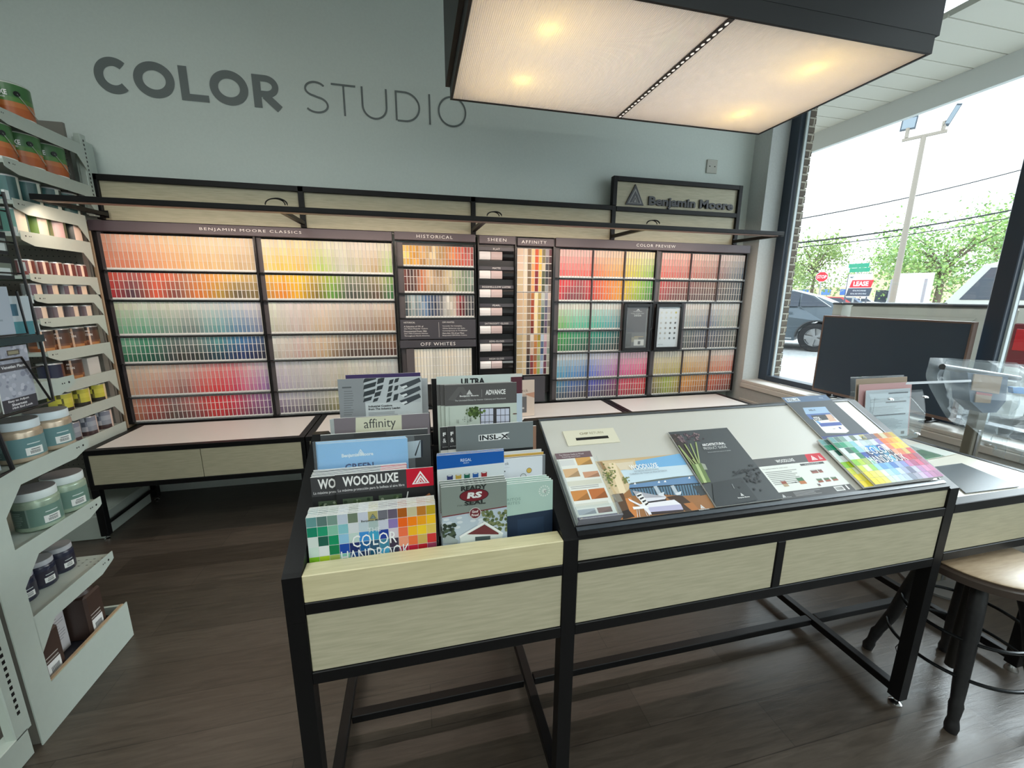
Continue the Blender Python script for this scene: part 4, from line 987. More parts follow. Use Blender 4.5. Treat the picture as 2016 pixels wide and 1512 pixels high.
def ind_art(s):
    s.rect(0, 0, s.w, s.h, (198, 204, 206)); s.pp(k5((308, 90), (500, 92), (520, 380), (330, 380)), (142, 146, 150))
    s.lines(*s.px(*k5((345, 165))[0]), .032, 1, .01, (90, 94, 98))
    for i in range(11): q = s.px(*k5((358, 190 + i * 17))[0]); s.rect(q[0], q[1], q[0] + .02 + .012 * random.random(), q[1] + .0022, (112, 116, 120))
    s.pp(k5((500, 92), (915, 84), (917, 262), (515, 272)), (186, 192, 196))
    for x, y, w_, h_ in [(505,95,95,30),(505,140,90,34),(505,190,85,36),(505,238,60,28),(605,95,50,40),(600,150,45,32),(585,195,45,34),(575,240,36,26),(690,105,30,32),(684,150,30,40),(675,200,36,30),(672,240,30,28),(730,95,30,30),(728,148,28,34),(722,210,34,46)]:
        s.pp(k5((x, y), (x + w_, y - w_ * .28), (x + w_ - 10, y - w_ * .28 + h_), (x - 8, y + h_)), (54, 60, 64))
    for y in (100, 160, 215): s.pp(k5((760, y + 40), (905, y - 14), (917, y + 14), (830, y + 56), (800, y + 70)), (70, 76, 82)); s.pp(k5((770, y + 54), (812, y + 40), (820, y + 52), (790, y + 66)), (222, 226, 228))
    q = s.px(*k5((537, 308))[0]); s.text('Industrial Coatings', q[0], q[1], .070, .0085, (36, 40, 44), .03)
    q = s.px(*k5((537, 328))[0]); s.text('from The Industry Leader.', q[0], q[1], .096, .0085, (36, 40, 44), .03)
    q = s.px(*k5((537, 345))[0]); s.lines(q[0], q[1], .1, 3, .0045, (150, 154, 158))
rack_sheet((664, 744), (829, 744), 1.285, .28, 'grey brochure with office tower photo, back left of the rack', ind_art, group=None)
rack_sheet((680, 739), (827.5, 733), 1.297, .28, 'violet folder peeking up behind the office tower brochure', lambda s: s.rect(0, 0, s.w, s.h, (66, 52, 96)), base=(66, 52, 96))
rack_sheet((790, 747), (846, 744), 1.305, .26, 'pale leaflet edge between the two back stacks', lambda s: s.rect(0, 0, s.w, s.h, (176, 180, 184)), base=(180, 184, 186), th=.006)
# right column
def rs_art(s):
    s.rect(0, 0, s.w, s.h, (128, 138, 132)); u0 = .5 * s.w
    e = s.px(*k5((1303, 940))[0]); s.text('READY', e[0] - .034, e[1] + .0145, .068, .013, (36, 40, 38), .05); s.text('SEAL', e[0] - .026, e[1] - .0265, .056, .012, (36, 40, 38), .05)
    s.disc(e[0], e[1], .0385, (40, 26, 28), .0175, 28); s.disc(e[0], e[1], .0365, (112, 30, 40), .0158, 28); s.text('RS', e[0] - .019, e[1] - .008, .038, .017, (220, 222, 220), .05, skew=.2)
    q = s.px(*k5((1180, 1024))[0]); s.text('STAIN AND SEALER FOR WOOD', q[0], q[1], .075, .0045, (70, 78, 74))
    q = s.px(*k5((1068, 1085))[0]); s.poly([(0, q[1] - .004), (s.w, q[1] + .006), (s.w, q[1] + .003), (0, q[1] - .007)], (110, 40, 46))
    s.poly([(0, 0), (s.w, 0), (s.w, q[1] + .003), (0, q[1] - .007)], (178, 192, 204))
    for i in range(14): s.disc(random.random() * s.w * .6, q[1] - .01 - random.random() * .03, .008, (206, 214, 220), .004, 8)
    for i in range(70): s.disc(s.w * (.62 + .4 * random.random()), q[1] - .004 - random.random() * .06, .005, random.choice([(96,108,70),(70,86,52),(120,128,90)]), n=6)
    for i in range(40): s.disc(s.w * (.2 * random.random()), q[1] - .028 - random.random() * .04, .005, random.choice([(50,62,50),(40,52,44),(70,84,66)]), n=6)
    s.pp(k5((1200, 1245), (1380, 1140), (1510, 1220), (1500, 1290), (1200, 1290)), (206, 214, 212)); s.pp(k5((1250, 1222), (1378, 1150), (1480, 1212), (1480, 1222)), (104, 48, 52)); s.pp(k5((1195, 1235), (1380, 1128), (1515, 1212), (1508, 1222), (1380, 1142), (1200, 1250)), (226, 230, 230))
    s.pp(k5((1075, 1270), (1110, 1225), (1190, 1265), (1180, 1290), (1080, 1290)), (150, 160, 160)); s.pp(k5((1310, 1240), (1420, 1232), (1420, 1260), (1310, 1270)), (70, 84, 84)); s.rect(0, 0, s.w, .05, (96, 110, 100))
    c = s.px(*k5((1310, 1068))[0]); s.disc(c[0], c[1], .0155, (222, 220, 216), None, 24); s.disc(c[0], c[1], .0142, (104, 34, 44), None, 24); s.text('Goof', c[0] - .0085, c[1] + .001, .017, .0075, (226, 220, 218), .03); s.text('Proof', c[0] - .0095, c[1] - .009, .019, .0075, (226, 220, 218), .03)
rack_sheet((868, 958.5), (997.5, 948.5), .985, .26, 'grey green house brochure with dark red oval badge, front right of rack', rs_art, base=(128, 138, 132), group='house brochures with red oval', behind=3, bl=('grey green house brochure with red oval, %s in the front right stack',), dx=-.001, gap=.0055, dz=.003)
def fav_art(s):
    s.rect(0, 0, s.w, s.h, (172, 198, 188)); q = s.px(*k5((1545, 1095))[0]); s.poly([(0, 0), (s.w, 0), (s.w, q[1] + .006), (0, q[1] - .004)], (36, 52, 74)); s.rect(s.w * .6, .02, s.w * .9, q[1] - .012, (42, 60, 84)); 
    c = s.px(*k5((1812, 908))[0]); s.disc(c[0], c[1], .0065, (214, 222, 216))
    for i in range(14):
        t = i * .4488; s.line((c[0], c[1]), (c[0] + .0135 * math.cos(t), c[1] + .0135 * math.sin(t)), .0006, (206, 218, 210)); s.disc(c[0] + .0145 * math.cos(t), c[1] + .0145 * math.sin(t), .0022, (214, 224, 216), n=8)
    s.line(c, (c[0] + .008, c[1]), .001, (50, 60, 60)); s.line(c, (c[0] + .004, c[1] - .007), .001, (50, 60, 60))
    q = s.px(*k5((1640, 962))[0]); s.text('FAVORITOS', q[0] - .075, q[1] - .005, .075, .008, (130, 156, 146)); q = s.px(*k5((1636, 990))[0]); s.text('FAVOURITES', q[0] - .083, q[1] - .005, .083, .008, (130, 156, 146))
rack_sheet((908, 963), (1093, 944.5), 1.008, .245, 'mint green booklet with white starburst clock at the rack right edge', fav_art, base=(176, 200, 190), group='mint green booklets', behind=3, bl=('mint green booklet, %s in its stack at the rack right edge',), dx=-.004, gap=.006, dz=.003)
def reg_art(s):
    s.rect(0, 0, s.w, s.h, (206, 214, 216)); a = s.px(*k5((1030, 755))[0]); b = s.px(*k5((1520, 700))[0]); s.poly([(0, a[1]), (s.w, a[1] + .004), (s.w, s.h), (0, s.h)], (12, 86, 166))
    q = s.px(*k5((1205, 697))[0]); s.text('REGAL', q[0], q[1], .030, .008, (222, 232, 240)); q = s.px(*k5((1225, 711))[0]); s.text('SELECT', q[0], q[1], .016, .004, (200, 214, 230))
    for i, c in enumerate([(50,60,110),(190,160,70),(30,100,80),(40,90,160),(150,40,46)]): q = s.px(*k5((1127 + i * 62, 800 - i * 6))[0]); s.rect(q[0] - .008, q[1] - .02, q[0] + .008, q[1], c); s.disc(q[0], q[1], .0085, c, .003); s.disc(q[0], q[1] + .0006, .006, (200, 206, 206), .002)
rack_sheet((856, 901), (992, 884.5), 1.055, .26, 'royal blue brochure with paint can row, second row at right', reg_art, base=(206, 214, 216), group='royal blue brochures', behind=2, bl=('royal blue brochure, %s of its stack in the second row',), dx=.001, gap=.006, dz=.001)
def ok_art(s):
    s.rect(0, 0, s.w, s.h, (214, 220, 226)); q = s.px(*k5((1526, 722))[0]); s.text('ok', q[0], q[1], .012, .009, (60, 66, 76)); c = s.px(*k5((1702, 760))[0]); s.disc(c[0], c[1], .0082, (80, 76, 60)); s.disc(c[0], c[1], .007, (206, 172, 80))
    c = s.px(*k5((1660, 803))[0]); s.disc(c[0], c[1], .009, (90, 100, 96)); s.disc(c[0], c[1], .0075, (206, 214, 216)); q = s.px(*k5((1522, 772))[0]); s.rect(q[0], q[1], q[0] + .003, q[1] + .004, (70, 76, 80)); q = s.px(*k5((1522, 742))[0]); s.rect(q[0], q[1], q[0] + .016, q[1] + .0006, (170, 176, 180))
rack_sheet((985, 906), (1068, 896), 1.074, .245, 'pale blue white booklet with gold circle, second row right edge', ok_art, base=(214, 220, 226))
for i, (c, lab) in enumerate([((120, 124, 128), 'slate edged folder behind the gold circle booklet'), ((196, 160, 80), 'ochre leaflet behind the gold circle booklet'), ((206, 206, 204), 'white backed leaflet furthest behind the gold circle booklet')]):
    rack_sheet((985, 903 - 5 * i), (1074 - 4 * i, 894 - 6 * i), 1.081 + i * .008, .245, lab, lambda s, c=c: s.rect(0, 0, s.w, s.h, c), base=c)
def insl_art(s):
    s.rect(0, 0, s.w, s.h, (116, 124, 126)); q = s.px(*k4((860, 1018))[0]); q2 = s.px(*k4((1265, 1018))[0]); w_ = q2[0] - q[0]
    x_, y_ = q[0], q[1]; s.poly([(x_ - .002, y_ - .0035), (x_ + w_ * .68, y_ - .0035), (x_ + w_ * .74, y_ - .0015), (x_ + w_ + .003, y_ - .0035), (x_ + w_ * .9, y_ + .008), (x_ + w_ + .002, y_ + .0185), (x_ + w_ * .80, y_ + .0185), (x_ + w_ * .72, y_ + .0165), (x_ - .002, y_ + .0155)], (228, 230, 230)); s.text('INSL-X', x_ + .001, y_ - .0015, w_ - .002, .0155, (28, 32, 36), .03)
    a = s.px(*k4((1210, 1150))[0]); s.rect(0, 0, s.w, a[1] + .002, (30, 32, 34))
rack_sheet((897, 841), (1049.5, 828), 1.140, .295, 'plain grey brochure with outlined logo lettering, third row right', insl_art, base=(116, 124, 126))
for i, (tl, lab) in enumerate([((881, 841.5), 'dark leaflet with white ampersand tucked behind grey outlined-logo brochure'), ((866, 843), 'dark ampersand leaflet furthest left behind the grey outlined-logo brochure')]):
    def f_art(s, tl=tl):
        s.rect(0, 0, s.w, s.h, (58, 58, 60)); q = s.px(tl[0] + 6, tl[1] + 16); s.text('F', q[0], q[1], .0085, .011, (226, 226, 226), .05); q = s.px(tl[0] + 6, tl[1] + 29); s.text('&', q[0], q[1], .0095, .013, (226, 226, 226)); q = s.px(tl[0], tl[1] + 44); s.rect(0, 0, s.w, q[1], (214, 212, 206)); s.rect(0, q[1] + .001, s.w, q[1] + .013, (44, 44, 46)); s.text('INTERIOR', .006, q[1] + .008, .03, .003, (190, 190, 190))
    rack_sheet(tl, (tl[0] + 140, tl[1] - 12), 1.146 + i * .006, .29, lab, f_art, base=(58, 58, 60))
rack_sheet((990, 838), (1055.5, 843), 1.166, .28, 'rust brown leaflet end behind the grey outlined-logo brochure', lambda s: s.rect(0, 0, s.w, s.h, (150, 116, 96)), base=(196, 190, 184), th=.006)
def adv_art(s):
    s.rect(0, 0, s.w, s.h, (190, 200, 190)); a = s.px(*k4((395, 555))[0]); b = s.px(*k4((1375, 505))[0]); s.poly([(0, a[1]), (s.w, b[1]), (s.w, s.h), (0, s.h)], (86, 84, 84))
    s.pp(k4((430, 470), (570, 290), (640, 290), (520, 480)), (98, 96, 96)); s.pp(k4((560, 290), (640, 290), (760, 470), (690, 480)), (98, 96, 96))
    q = s.px(*k4((685, 395))[0]); s.logo(q[0], q[1], .0175, .0145, (232, 232, 230), (86, 84, 84)); q = s.px(*k4((592, 435))[0]); s.text('Benjamin Moore', q[0], q[1], .0575, .0065, (226, 226, 224), .03)
    q = s.px(*k4((893, 430))[0]); s.rect(q[0], q[1], q[0] + .0006, q[1] + .024, (170, 170, 168)); q = s.px(*k4((945, 400))[0]); s.text('ADVANCE', q[0], q[1], .063, .0155, (232, 232, 230), .03)
    q = s.px(*k4((527, 497))[0]); s.text('The Unrivaled Choice for Interior Cabinetry and Woodwork', q[0], q[1], .158, .0062, (214, 214, 212))
    s.pp(k4((860, 580), (1280, 562), (1284, 790), (872, 800)), (60, 58, 60)); 
    for (xa, xb) in ((878, 1052), (1092, 1270)):
        for i in range(3):
            for j in range(3):
                w_ = (xb - xa) / 3; s.pp(k4((xa + i * w_ + 3, 592 + j * 92 - i * 3), (xa + (i + 1) * w_ - 3, 590 + j * 92 - i * 3), (xa + (i + 1) * w_ - 2, 674 + j * 92 - i * 3), (xa + i * w_ + 4, 676 + j * 92 - i * 3)), (196, 200, 218))
    for i in range(90):
        x = random.gauss(785, 45); y = random.gauss(635, 30); q = s.px(*k4((x, y))[0]); s.disc(q[0], q[1], .003 + random.random() * .002, random.choice([(70,92,44),(96,120,64),(54,74,36)]), n=6)
    for i in range(22): q = s.px(*k4((620 + random.random() * 140, 700 + random.random() * 70))[0]); s.disc(q[0], q[1], .0012, (60, 66, 54), n=5)
    s.pp(k4((690, 560), (698, 560), (700, 830), (692, 830)), (160, 172, 162)); s.pp(k4((444, 560), (450, 560), (455, 830), (448, 830)), (160, 172, 162))
    for x in (552, 570): s.pp(k4((x, 735), (x + 4, 735), (x + 6, 790), (x + 2, 790)), (90, 90, 90))
    s.pp(k4((1320, 650), (1385, 648), (1385, 660), (1320, 664)), (90, 50, 50))
rack_sheet((875, 758), (1017, 753), 1.215, .28, 'charcoal topped brochure with window and hanging plant photo', adv_art, base=(190, 200, 190), group='window photo brochures', behind=2, bl=('window photo brochure shifted left, %s of its stack',), dx=-.0115, gap=.006, dz=.0)
rack_sheet((960, 777), (1028, 775.5), 1.236, .26, 'pale blue leaflet edge right of the window photo brochure', lambda s: s.rect(0, 0, s.w, s.h, (186, 200, 212)), base=(186, 200, 212))
def ultra_art(s):
    s.rect(0, 0, s.w, s.h, (196, 206, 202)); q = s.px(*k4((610, 255))[0]); s.text('ULTRA', q[0], q[1] - .002, .077, .0205, (34, 36, 38), .05)
rack_sheet((859, 742), (1005.5, 736), 1.285, .28, 'pale green brochure with heavy black capitals at the rack back', ultra_art, base=(196, 206, 202))
rack_sheet((950, 739), (1028, 735.5), 1.292, .28, 'white leaflet behind the pale green brochure', lambda s: (s.rect(0, 0, s.w, s.h, (206, 206, 202)), s.rect(0, 0, s.w, s.h - .010, (84, 40, 52))), base=(206, 206, 202), th=.006)
rack_sheet((849, 746), (860, 745.5), 1.3125, .28, 'black folder standing between the back stacks', lambda s: s.rect(0, 0, s.w, s.h, (26, 26, 28)), base=(26, 26, 28), th=.008)

# small card standing on the low table behind the rack
p0 = PZ(1053, 818, .612); yc = p0.y
a = PY(1012, 748, yc); b = PY(1053, 748, yc)
s = Sheet('table_card', Vector((a.x, yc, .6125)), (1, 0, 0), (0, .05, 1), b.x - a.x, b.z - .612, .004, 'pale peach card with hand drawing standing on the low table', 'card', base=(226, 208, 194))
q = s.px(1030, 770); s.text('Peel & Stick', q[0] - .12, q[1] - .008, .16, .024, (120, 100, 90)); s.text('every color.', q[0] - .06, q[1] - .045, .11, .024, (120, 100, 90)); s.rect(.02, .03, s.w * .62, s.h * .55, (112, 110, 112)); s.rect(.04, .06, s.w * .5, s.h * .25, (206, 202, 198)); s.poly([(s.w * .55, s.h * .62), (s.w, s.h * .66), (s.w, s.h * .5), (s.w * .7, s.h * .56)], (206, 156, 130))
s.done()

# ================================================================== papers lying on the sloped board
def flat(name, u0, s0, w_, h_, th, label, cat, rot=0, lift=.0006, base=(240, 240, 238), group=None):
    U = Vector((1, 0, 0)) * math.cos(rot) + SLV * math.sin(rot)
    return Sheet(name, sl(u0, s0, lift), U, SLV, w_, h_, th, label, cat, group, base=base)
s = flat('brochure', .538, .0375, .306, .207, .0045, 'patio brochure with lake view and white lounge chairs on the sloped board', 'brochure')
s.rect(0, 0, s.w, s.h, (196, 170, 130))
s.pp(k6((880, 575), (1235, 515), (1345, 690), (850, 745), (780, 640), (905, 625)), (118, 172, 214)); s.pp(k6((780, 645), (1290, 600), (1350, 690), (840, 745)), (196, 214, 224)); s.pp(k6((860, 740), (1100, 705), (1220, 690), (1345, 680), (1380, 725), (840, 760)), (96, 104, 100)); s.pp(k6((840, 755), (1345, 685), (1400, 745), (850, 790)), (104, 138, 176))
for x, y in ((890, 745), (1073, 733), (1120, 728), (1305, 700)): s.pp(k6((x - 8, y + 6), (x + 2, y - 10), (x + 12, y + 6)), (232, 234, 236))
s.pp(k6((600, 580), (890, 560), (905, 625), (780, 645), (850, 760), (830, 855), (770, 850)), (206, 184, 148)); s.pp(k6((690, 590), (740, 585), (840, 850), (790, 855)), (226, 206, 172)); s.pp(k6((600, 580), (640, 578), (680, 640), (640, 640)), (150, 120, 84)); s.pp(k6((740, 590), (880, 575), (880, 640), (780, 640)), (214, 200, 176))
for i in range(80): q = s.px(*k6((random.gauss(695, 24) , random.gauss(690, 40)))[0]); s.disc(q[0], q[1], .003, random.choice([(110,120,70),(140,140,80),(84,96,56)]), n=6)
for i in range(30): q = s.px(*k6((random.gauss(815, 12) , random.gauss(715, 15)))[0]); s.disc(q[0], q[1], .0025, (120, 124, 70), n=6)
s.pp(k6((850, 790), (1400, 745), (1500, 935), (1010, 1000), (780, 1025), (740, 880)), (150, 104, 64)); s.pp(k6((740, 880), (860, 850), (920, 1000), (780, 1025)), (196, 124, 66)); s.pp(k6((1130, 850), (1240, 830), (1400, 960), (1300, 975)), (70, 52, 40)); s.pp(k6((1260, 900), (1330, 890), (1390, 955), (1340, 965)), (170, 110, 62)); s.pp(k6((850, 780), (1395, 740), (1400, 752), (850, 790)), (40, 44, 48))
s.pp(k6((850, 790), (1390, 748), (1440, 830), (1250, 840), (1130, 830), (870, 840)), (88, 118, 140))
for i in range(26): x = 865 + i * 21; s.pp(k6((x, 788 - i * 1.6), (x + 5, 787 - i * 1.6), (x + 26, 836), (x + 20, 836)), (38, 40, 44))
s.pp(k6((1330, 765), (1390, 762), (1440, 830), (1390, 840)), (60, 66, 70)); s.pp(k6((720, 830), (800, 820), (850, 960), (780, 1020)), (90, 66, 48)); s.pp(k6((710, 835), (770, 825), (800, 880), (760, 890)), (130, 122, 110)); s.pp(k6((790, 960), (840, 945), (890, 1000), (800, 1022)), (44, 36, 32))
for x, y in ((1030, 770), (1160, 765)): s.pp(k6((x, y), (x + 26, y - 6), (x + 60, y + 50), (x + 70, y + 70), (x + 40, y + 70)), (176, 186, 196)); s.pp(k6((x + 40, y + 55), (x + 85, y + 40), (x + 80, y + 66), (x + 50, y + 72)), (206, 212, 218))
s.pp(k6((870, 800), (910, 860), (950, 850), (1110, 835), (1130, 850), (1120, 866), (985, 885), (930, 880)), (214, 214, 222)); s.pp(k6((985, 885), (1130, 866), (1130, 880), (995, 897)), (50, 46, 50)); s.pp(k6((838, 860), (930, 905), (965, 900), (1190, 870), (1240, 905), (1260, 960), (1000, 985), (950, 930), (850, 880)), (226, 224, 230)); s.pp(k6((985, 930), (1240, 905), (1260, 945), (1010, 965)), (182, 178, 206)); s.pp(k6((1010, 965), (1262, 945), (1262, 965), (1020, 985)), (60, 50, 50)); s.pp(k6((900, 830), (935, 815), (1000, 910), (960, 922)), (232, 230, 228))
for i in range(4): s.pp(k6((905 + i * 20, 838 + i * 22), (937 + i * 17, 826 + i * 22), (943 + i * 17, 836 + i * 22), (912 + i * 20, 850 + i * 22)), (40, 40, 44))
s.pp(k6((872, 925), (975, 920), (1000, 935), (880, 945)), (236, 236, 238))
for a_, b_ in (((905, 945), (912, 1012)), ((920, 943), (930, 1010)), ((960, 940), (990, 1005)), ((975, 938), (1005, 1003))): s.line(s.px(*k6(a_)[0]), s.px(*k6(b_)[0]), .0012, (230, 230, 232))
q = s.px(*k6((858, 640))[0]); s.text('WOODLUXE', q[0], q[1] - .002, .098, .0185, (240, 240, 238), .02); q = s.px(*k6((880, 660))[0]); s.text('EXTERIOR WOOD STAINS', q[0] + .004, q[1] - .001, .085, .006, (140, 150, 158)); s.text('CUIDADO DE TODA LA VIDA EXTERIOR', q[0] - .016, q[1] - .0095, .13, .006, (140, 150, 158))
q = s.px(*k6((1405, 945))[0]); s.logo(q[0] - .004, q[1] + .003, .015, .013, (236, 236, 236), (90, 70, 56)); s.text('Benjamin Moore', q[0] - .012, q[1] - .003, .034, .0045, (230, 230, 228), .02)
s.done()
s = flat('brochure', .848, .0375, .240, .300, .004, 'dark grey product guide with artichoke stems propped on the sloped board', 'brochure', base=(66, 68, 70), lift=.0056)
s.rect(0, 0, s.w, s.h, (70, 74, 76)); s.pp(k6((1145, 372), (1230, 365), (1470, 730), (1390, 760)), (58, 50, 48))
for i in range(60): q = s.px(*k6((random.gauss(1180, 15), random.gauss(420, 26)))[0]); s.disc(q[0], q[1], .002, random.choice([(80,60,46),(60,50,44),(96,74,58)]), n=5)
for x, y in ((1248, 405), (1308, 390), (1362, 388)):
    c = s.px(*k6((x, y))[0])
    for i in range(26): s.disc(c[0] + random.gauss(0, .0065), c[1] + random.gauss(0, .0085), .0036, random.choice([(112,92,98),(88,70,78),(136,116,116),(66,54,60)]), n=6)
for a_, b_ in (((1222, 455), (1360, 620)), ((1270, 445), (1372, 610)), ((1312, 440), (1380, 600)), ((1355, 430), (1385, 600)), ((1240, 480), (1350, 640)), ((1330, 560), (1400, 640))): s.line(s.px(*k6(a_)[0]), s.px(*k6(b_)[0]), .0052, (126, 140, 84)); s.line(s.px(*k6((a_[0] + 3, a_[1]))[0]), s.px(*k6((b_[0] + 3, b_[1]))[0]), .0016, (176, 186, 134))
s.pp(k6((1318, 600), (1400, 590), (1470, 735), (1395, 745)), (104, 124, 74)); s.pp(k6((1350, 600), (1372, 596), (1440, 738), (1420, 742)), (170, 186, 130)); s.pp(k6((1395, 590), (1425, 598), (1445, 640), (1420, 640)), (150, 156, 140))
s.pp(k6((1480, 740), (1700, 700), (1830, 870), (1500, 930)), (56, 60, 62)); 
for i in range(46): q = s.px(*k6((random.gauss(1775, 50), random.gauss(690, 45)))[0]); s.disc(q[0], q[1], .0042, random.choice([(52,54,56),(60,62,64),(46,48,50)]), n=7)
for i in range(8): s.line(s.px(*k6((1640 + i * 24, 690 - i * 9))[0]), s.px(*k6((1690 + i * 22, 640 - i * 2))[0]), .0022, (44, 46, 48))
s.line(s.px(*k6((1630, 750))[0]), s.px(*k6((1648, 785))[0]), .002, (150, 154, 156))
q = s.px(*k6((1408, 462))[0]); s.text('ARCHITECTURAL', q[0], q[1] - .001, .0905, .011, (236, 236, 236), .025); q = s.px(*k6((1420, 488))[0]); s.text('PRODUCT GUIDE', q[0], q[1] - .001, .0895, .011, (214, 216, 216)); q = s.px(*k6((1450, 514))[0]); s.text('Raising the standard of performance and color perfection', q[0], q[1], .09, .0045, (190, 194, 194))
q = s.px(*k6((1698, 840))[0]); s.logo(q[0], q[1] - .001, .0115, .0105, (232, 232, 232), (66, 68, 70)); s.text('Benjamin Moore', q[0] - .015, q[1] - .0095, .042, .0055, (226, 226, 226), .025)
s.done()
s = flat('brochure', 1.078, .0375, .300, .157, .003, 'white stain flyer with red corner lying between dark guide and colour handbook', 'flyer', base=(222, 224, 220))
s.rect(0, 0, s.w, s.h, (218, 220, 214)); s.rect(0, s.h - .032, s.w, s.h, (84, 84, 84)); s.poly([(s.w * .78, s.h), (s.w * .74, s.h - .034), (s.w, s.h - .034), (s.w, s.h)], (200, 20, 44)); s.logo(s.w * .81, s.h - .027, .026, .020, (238, 238, 238), (200, 20, 44)); s.logo(s.w * .92, s.h - .027, .015, .018, (226, 200, 200), (200, 20, 44)); s.text('WOODLUXE', s.w * .33, s.h - .024, .075, .013, (226, 226, 224), .02)
s.text('The perfect match for every wood', s.w * .08, s.h - .047, .10, .005, (90, 90, 88)); s.lines(s.w * .08, s.h - .058, .13, 8, .0068, (150, 152, 148)); s.rect(s.w * .60, s.h - .045, s.w * .93, s.h - .037, (70, 70, 70)); s.text('WOODLUXE STAINS', s.w * .66, s.h - .0435, .06, .0045, (210, 210, 208))
for u, v, ww, hh, c1, c2 in ((.18, .042, .019, .022, (140,70,50), (170,150,120)), (.40, .044, .025, .026, (60,110,70), (180,110,60)), (.66, .078, .026, .013, (110,70,60), (150,90,80)), (.76, .078, .016, .013, (110,70,60), (150,90,80)), (.64, .042, .02, .015, (70,100,60), (150,80,60)), (.74, .042, .02, .015, (70,100,60), (150,80,60)), (.84, .042, .02, .015, (70,100,60), (150,80,60)), (.60, .03, .009, .009, (60,60,70), (120,90,90))):
    s.rect(s.w * u, v, s.w * u + ww, v + hh, c1); s.rect(s.w * u, v, s.w * u + ww, v + hh * .45, c2); s.disc(s.w * u + ww / 2, v + hh, ww / 2, (190, 190, 188), .002, 12)
s.line((s.w * .30, .053), (s.w * .36, .053), .0015, (40, 40, 40)); s.poly([(s.w * .35, .056), (s.w * .375, .053), (s.w * .35, .05)], (40, 40, 40))
s.rect(0, 0, s.w, .024, (72, 72, 72)); s.logo(s.w * .06, .007, .012, .010, (226, 226, 226), (72, 72, 72)); s.text('Benjamin Moore', s.w * .03, .003, .04, .004, (214, 214, 214)); s.lines(s.w * .22, .017, .11, 4, .0042, (140, 140, 140)); s.rect(s.w * .76, .004, s.w * .88, .021, (222, 222, 220))
for i in range(14): s.rect(s.w * .77 + i * .0021, .007, s.w * .77 + i * .0021 + .0011, .018, (40, 40, 40))
s.rect(s.w * .92, .005, s.w * .94, .022, (222, 222, 220)); s.done()
s = flat('brochure', 1.445, .2465, .225, .230, .003, 'dark primer flyer with paint can picture at the top of the sloped board', 'flyer', base=(60, 66, 74), lift=.0036)
s.rect(0, 0, s.w, s.h, (66, 72, 78)); s.rect(0, s.h - .032, s.w, s.h, (74, 100, 132)); s.rect(0, 0, s.w, .016, (46, 60, 120)); s.text('INSL', .010, s.h - .026, .001, .001, (74, 100, 132), .0); s.rect(.009, s.h - .0265, .073, s.h - .0065, (206, 212, 218)); s.text('INSL-X', .012, s.h - .0245, .058, .0155, (40, 46, 54), .02); s.text('STIX', s.w - .05, s.h - .020, .022, .008, (150, 170, 196), .03)
s.pp(k7((590, 140), (735, 133), (760, 165), (890, 290), (870, 303), (740, 303), (720, 285)), (222, 218, 214)); s.pp(k7((590, 140), (735, 133), (765, 172), (610, 182)), (150, 178, 206)); s.pp(k7((610, 182), (765, 172), (795, 205), (640, 215)), (70, 100, 160)); s.pp(k7((640, 190), (735, 184), (768, 216), (672, 224)), (44, 46, 52)); s.pp(k7((735, 184), (770, 182), (810, 225), (765, 228)), (214, 176, 150)); s.pp(k7((690, 240), (830, 232), (845, 252), (710, 262)), (58, 84, 160)); s.pp(k7((670, 226), (690, 225), (710, 240), (690, 242)), (110, 160, 206))
q = s.px(*k7((672, 222))[0]); s.text('STIX', q[0] + .003, q[1] + .001, .030, .017, (232, 232, 232), .03); q = s.px(*k7((628, 160))[0]); s.text('INSL-X', q[0] + .004, q[1] - .002, .032, .009, (50, 56, 64), .03); q = s.px(*k7((830, 270))[0]); s.disc(q[0], q[1], .005, (40, 60, 130)); s.disc(q[0] - .03, q[1] - .002, .007, (90, 90, 90), .001, 8)
s.done()
s = flat('booklet', 1.408, .0375, .304, .207, .006, 'colour grid handbook lying underneath the other handbook on the sloped board', 'booklet', lift=.0066); hb_art(s); s.done()
s = flat('booklet', 1.446, .0375, .306, .207, .006, 'colour grid handbook lying on top at the sloped board right end', 'booklet', lift=.0155)
hb_art(s); s.done()
# acrylic leaflet holder at the left end of the board
hd = thing('leaflet_holder', sl(.47, .03), 'clear acrylic leaflet holder leaning at the left end of sloped board', 'brochure holder')
mb = MB()
def sbox(u0, u1, a, b, d0, d1): 
    P = [sl(u, s_, d) for u in (u0, u1) for s_ in (a, b) for d in (d0, d1)]
    mb.mesh(P, [(0, 1, 3, 2), (4, 6, 7, 5), (0, 4, 5, 1), (2, 3, 7, 6), (0, 2, 6, 4), (1, 5, 7, 3)])
sbox(.4085, .5365, .0385, .272, .001, .003); sbox(.4085, .4105, .0385, .244, .0031, .034); sbox(.5345, .5365, .0385, .244, .0031, .034); sbox(.4106, .5344, .0385, .0405, .0031, .034); sbox(.4085, .5365, .0385, .076, .0341, .036)
mb.build('holder', ACRYL, hd)
mb = MB(); sbox(.4085, .5365, .036, .0383, .006, .036); mb.build('base_edge', mat('acrylic edge', S(150, 150, 158), .2), hd)
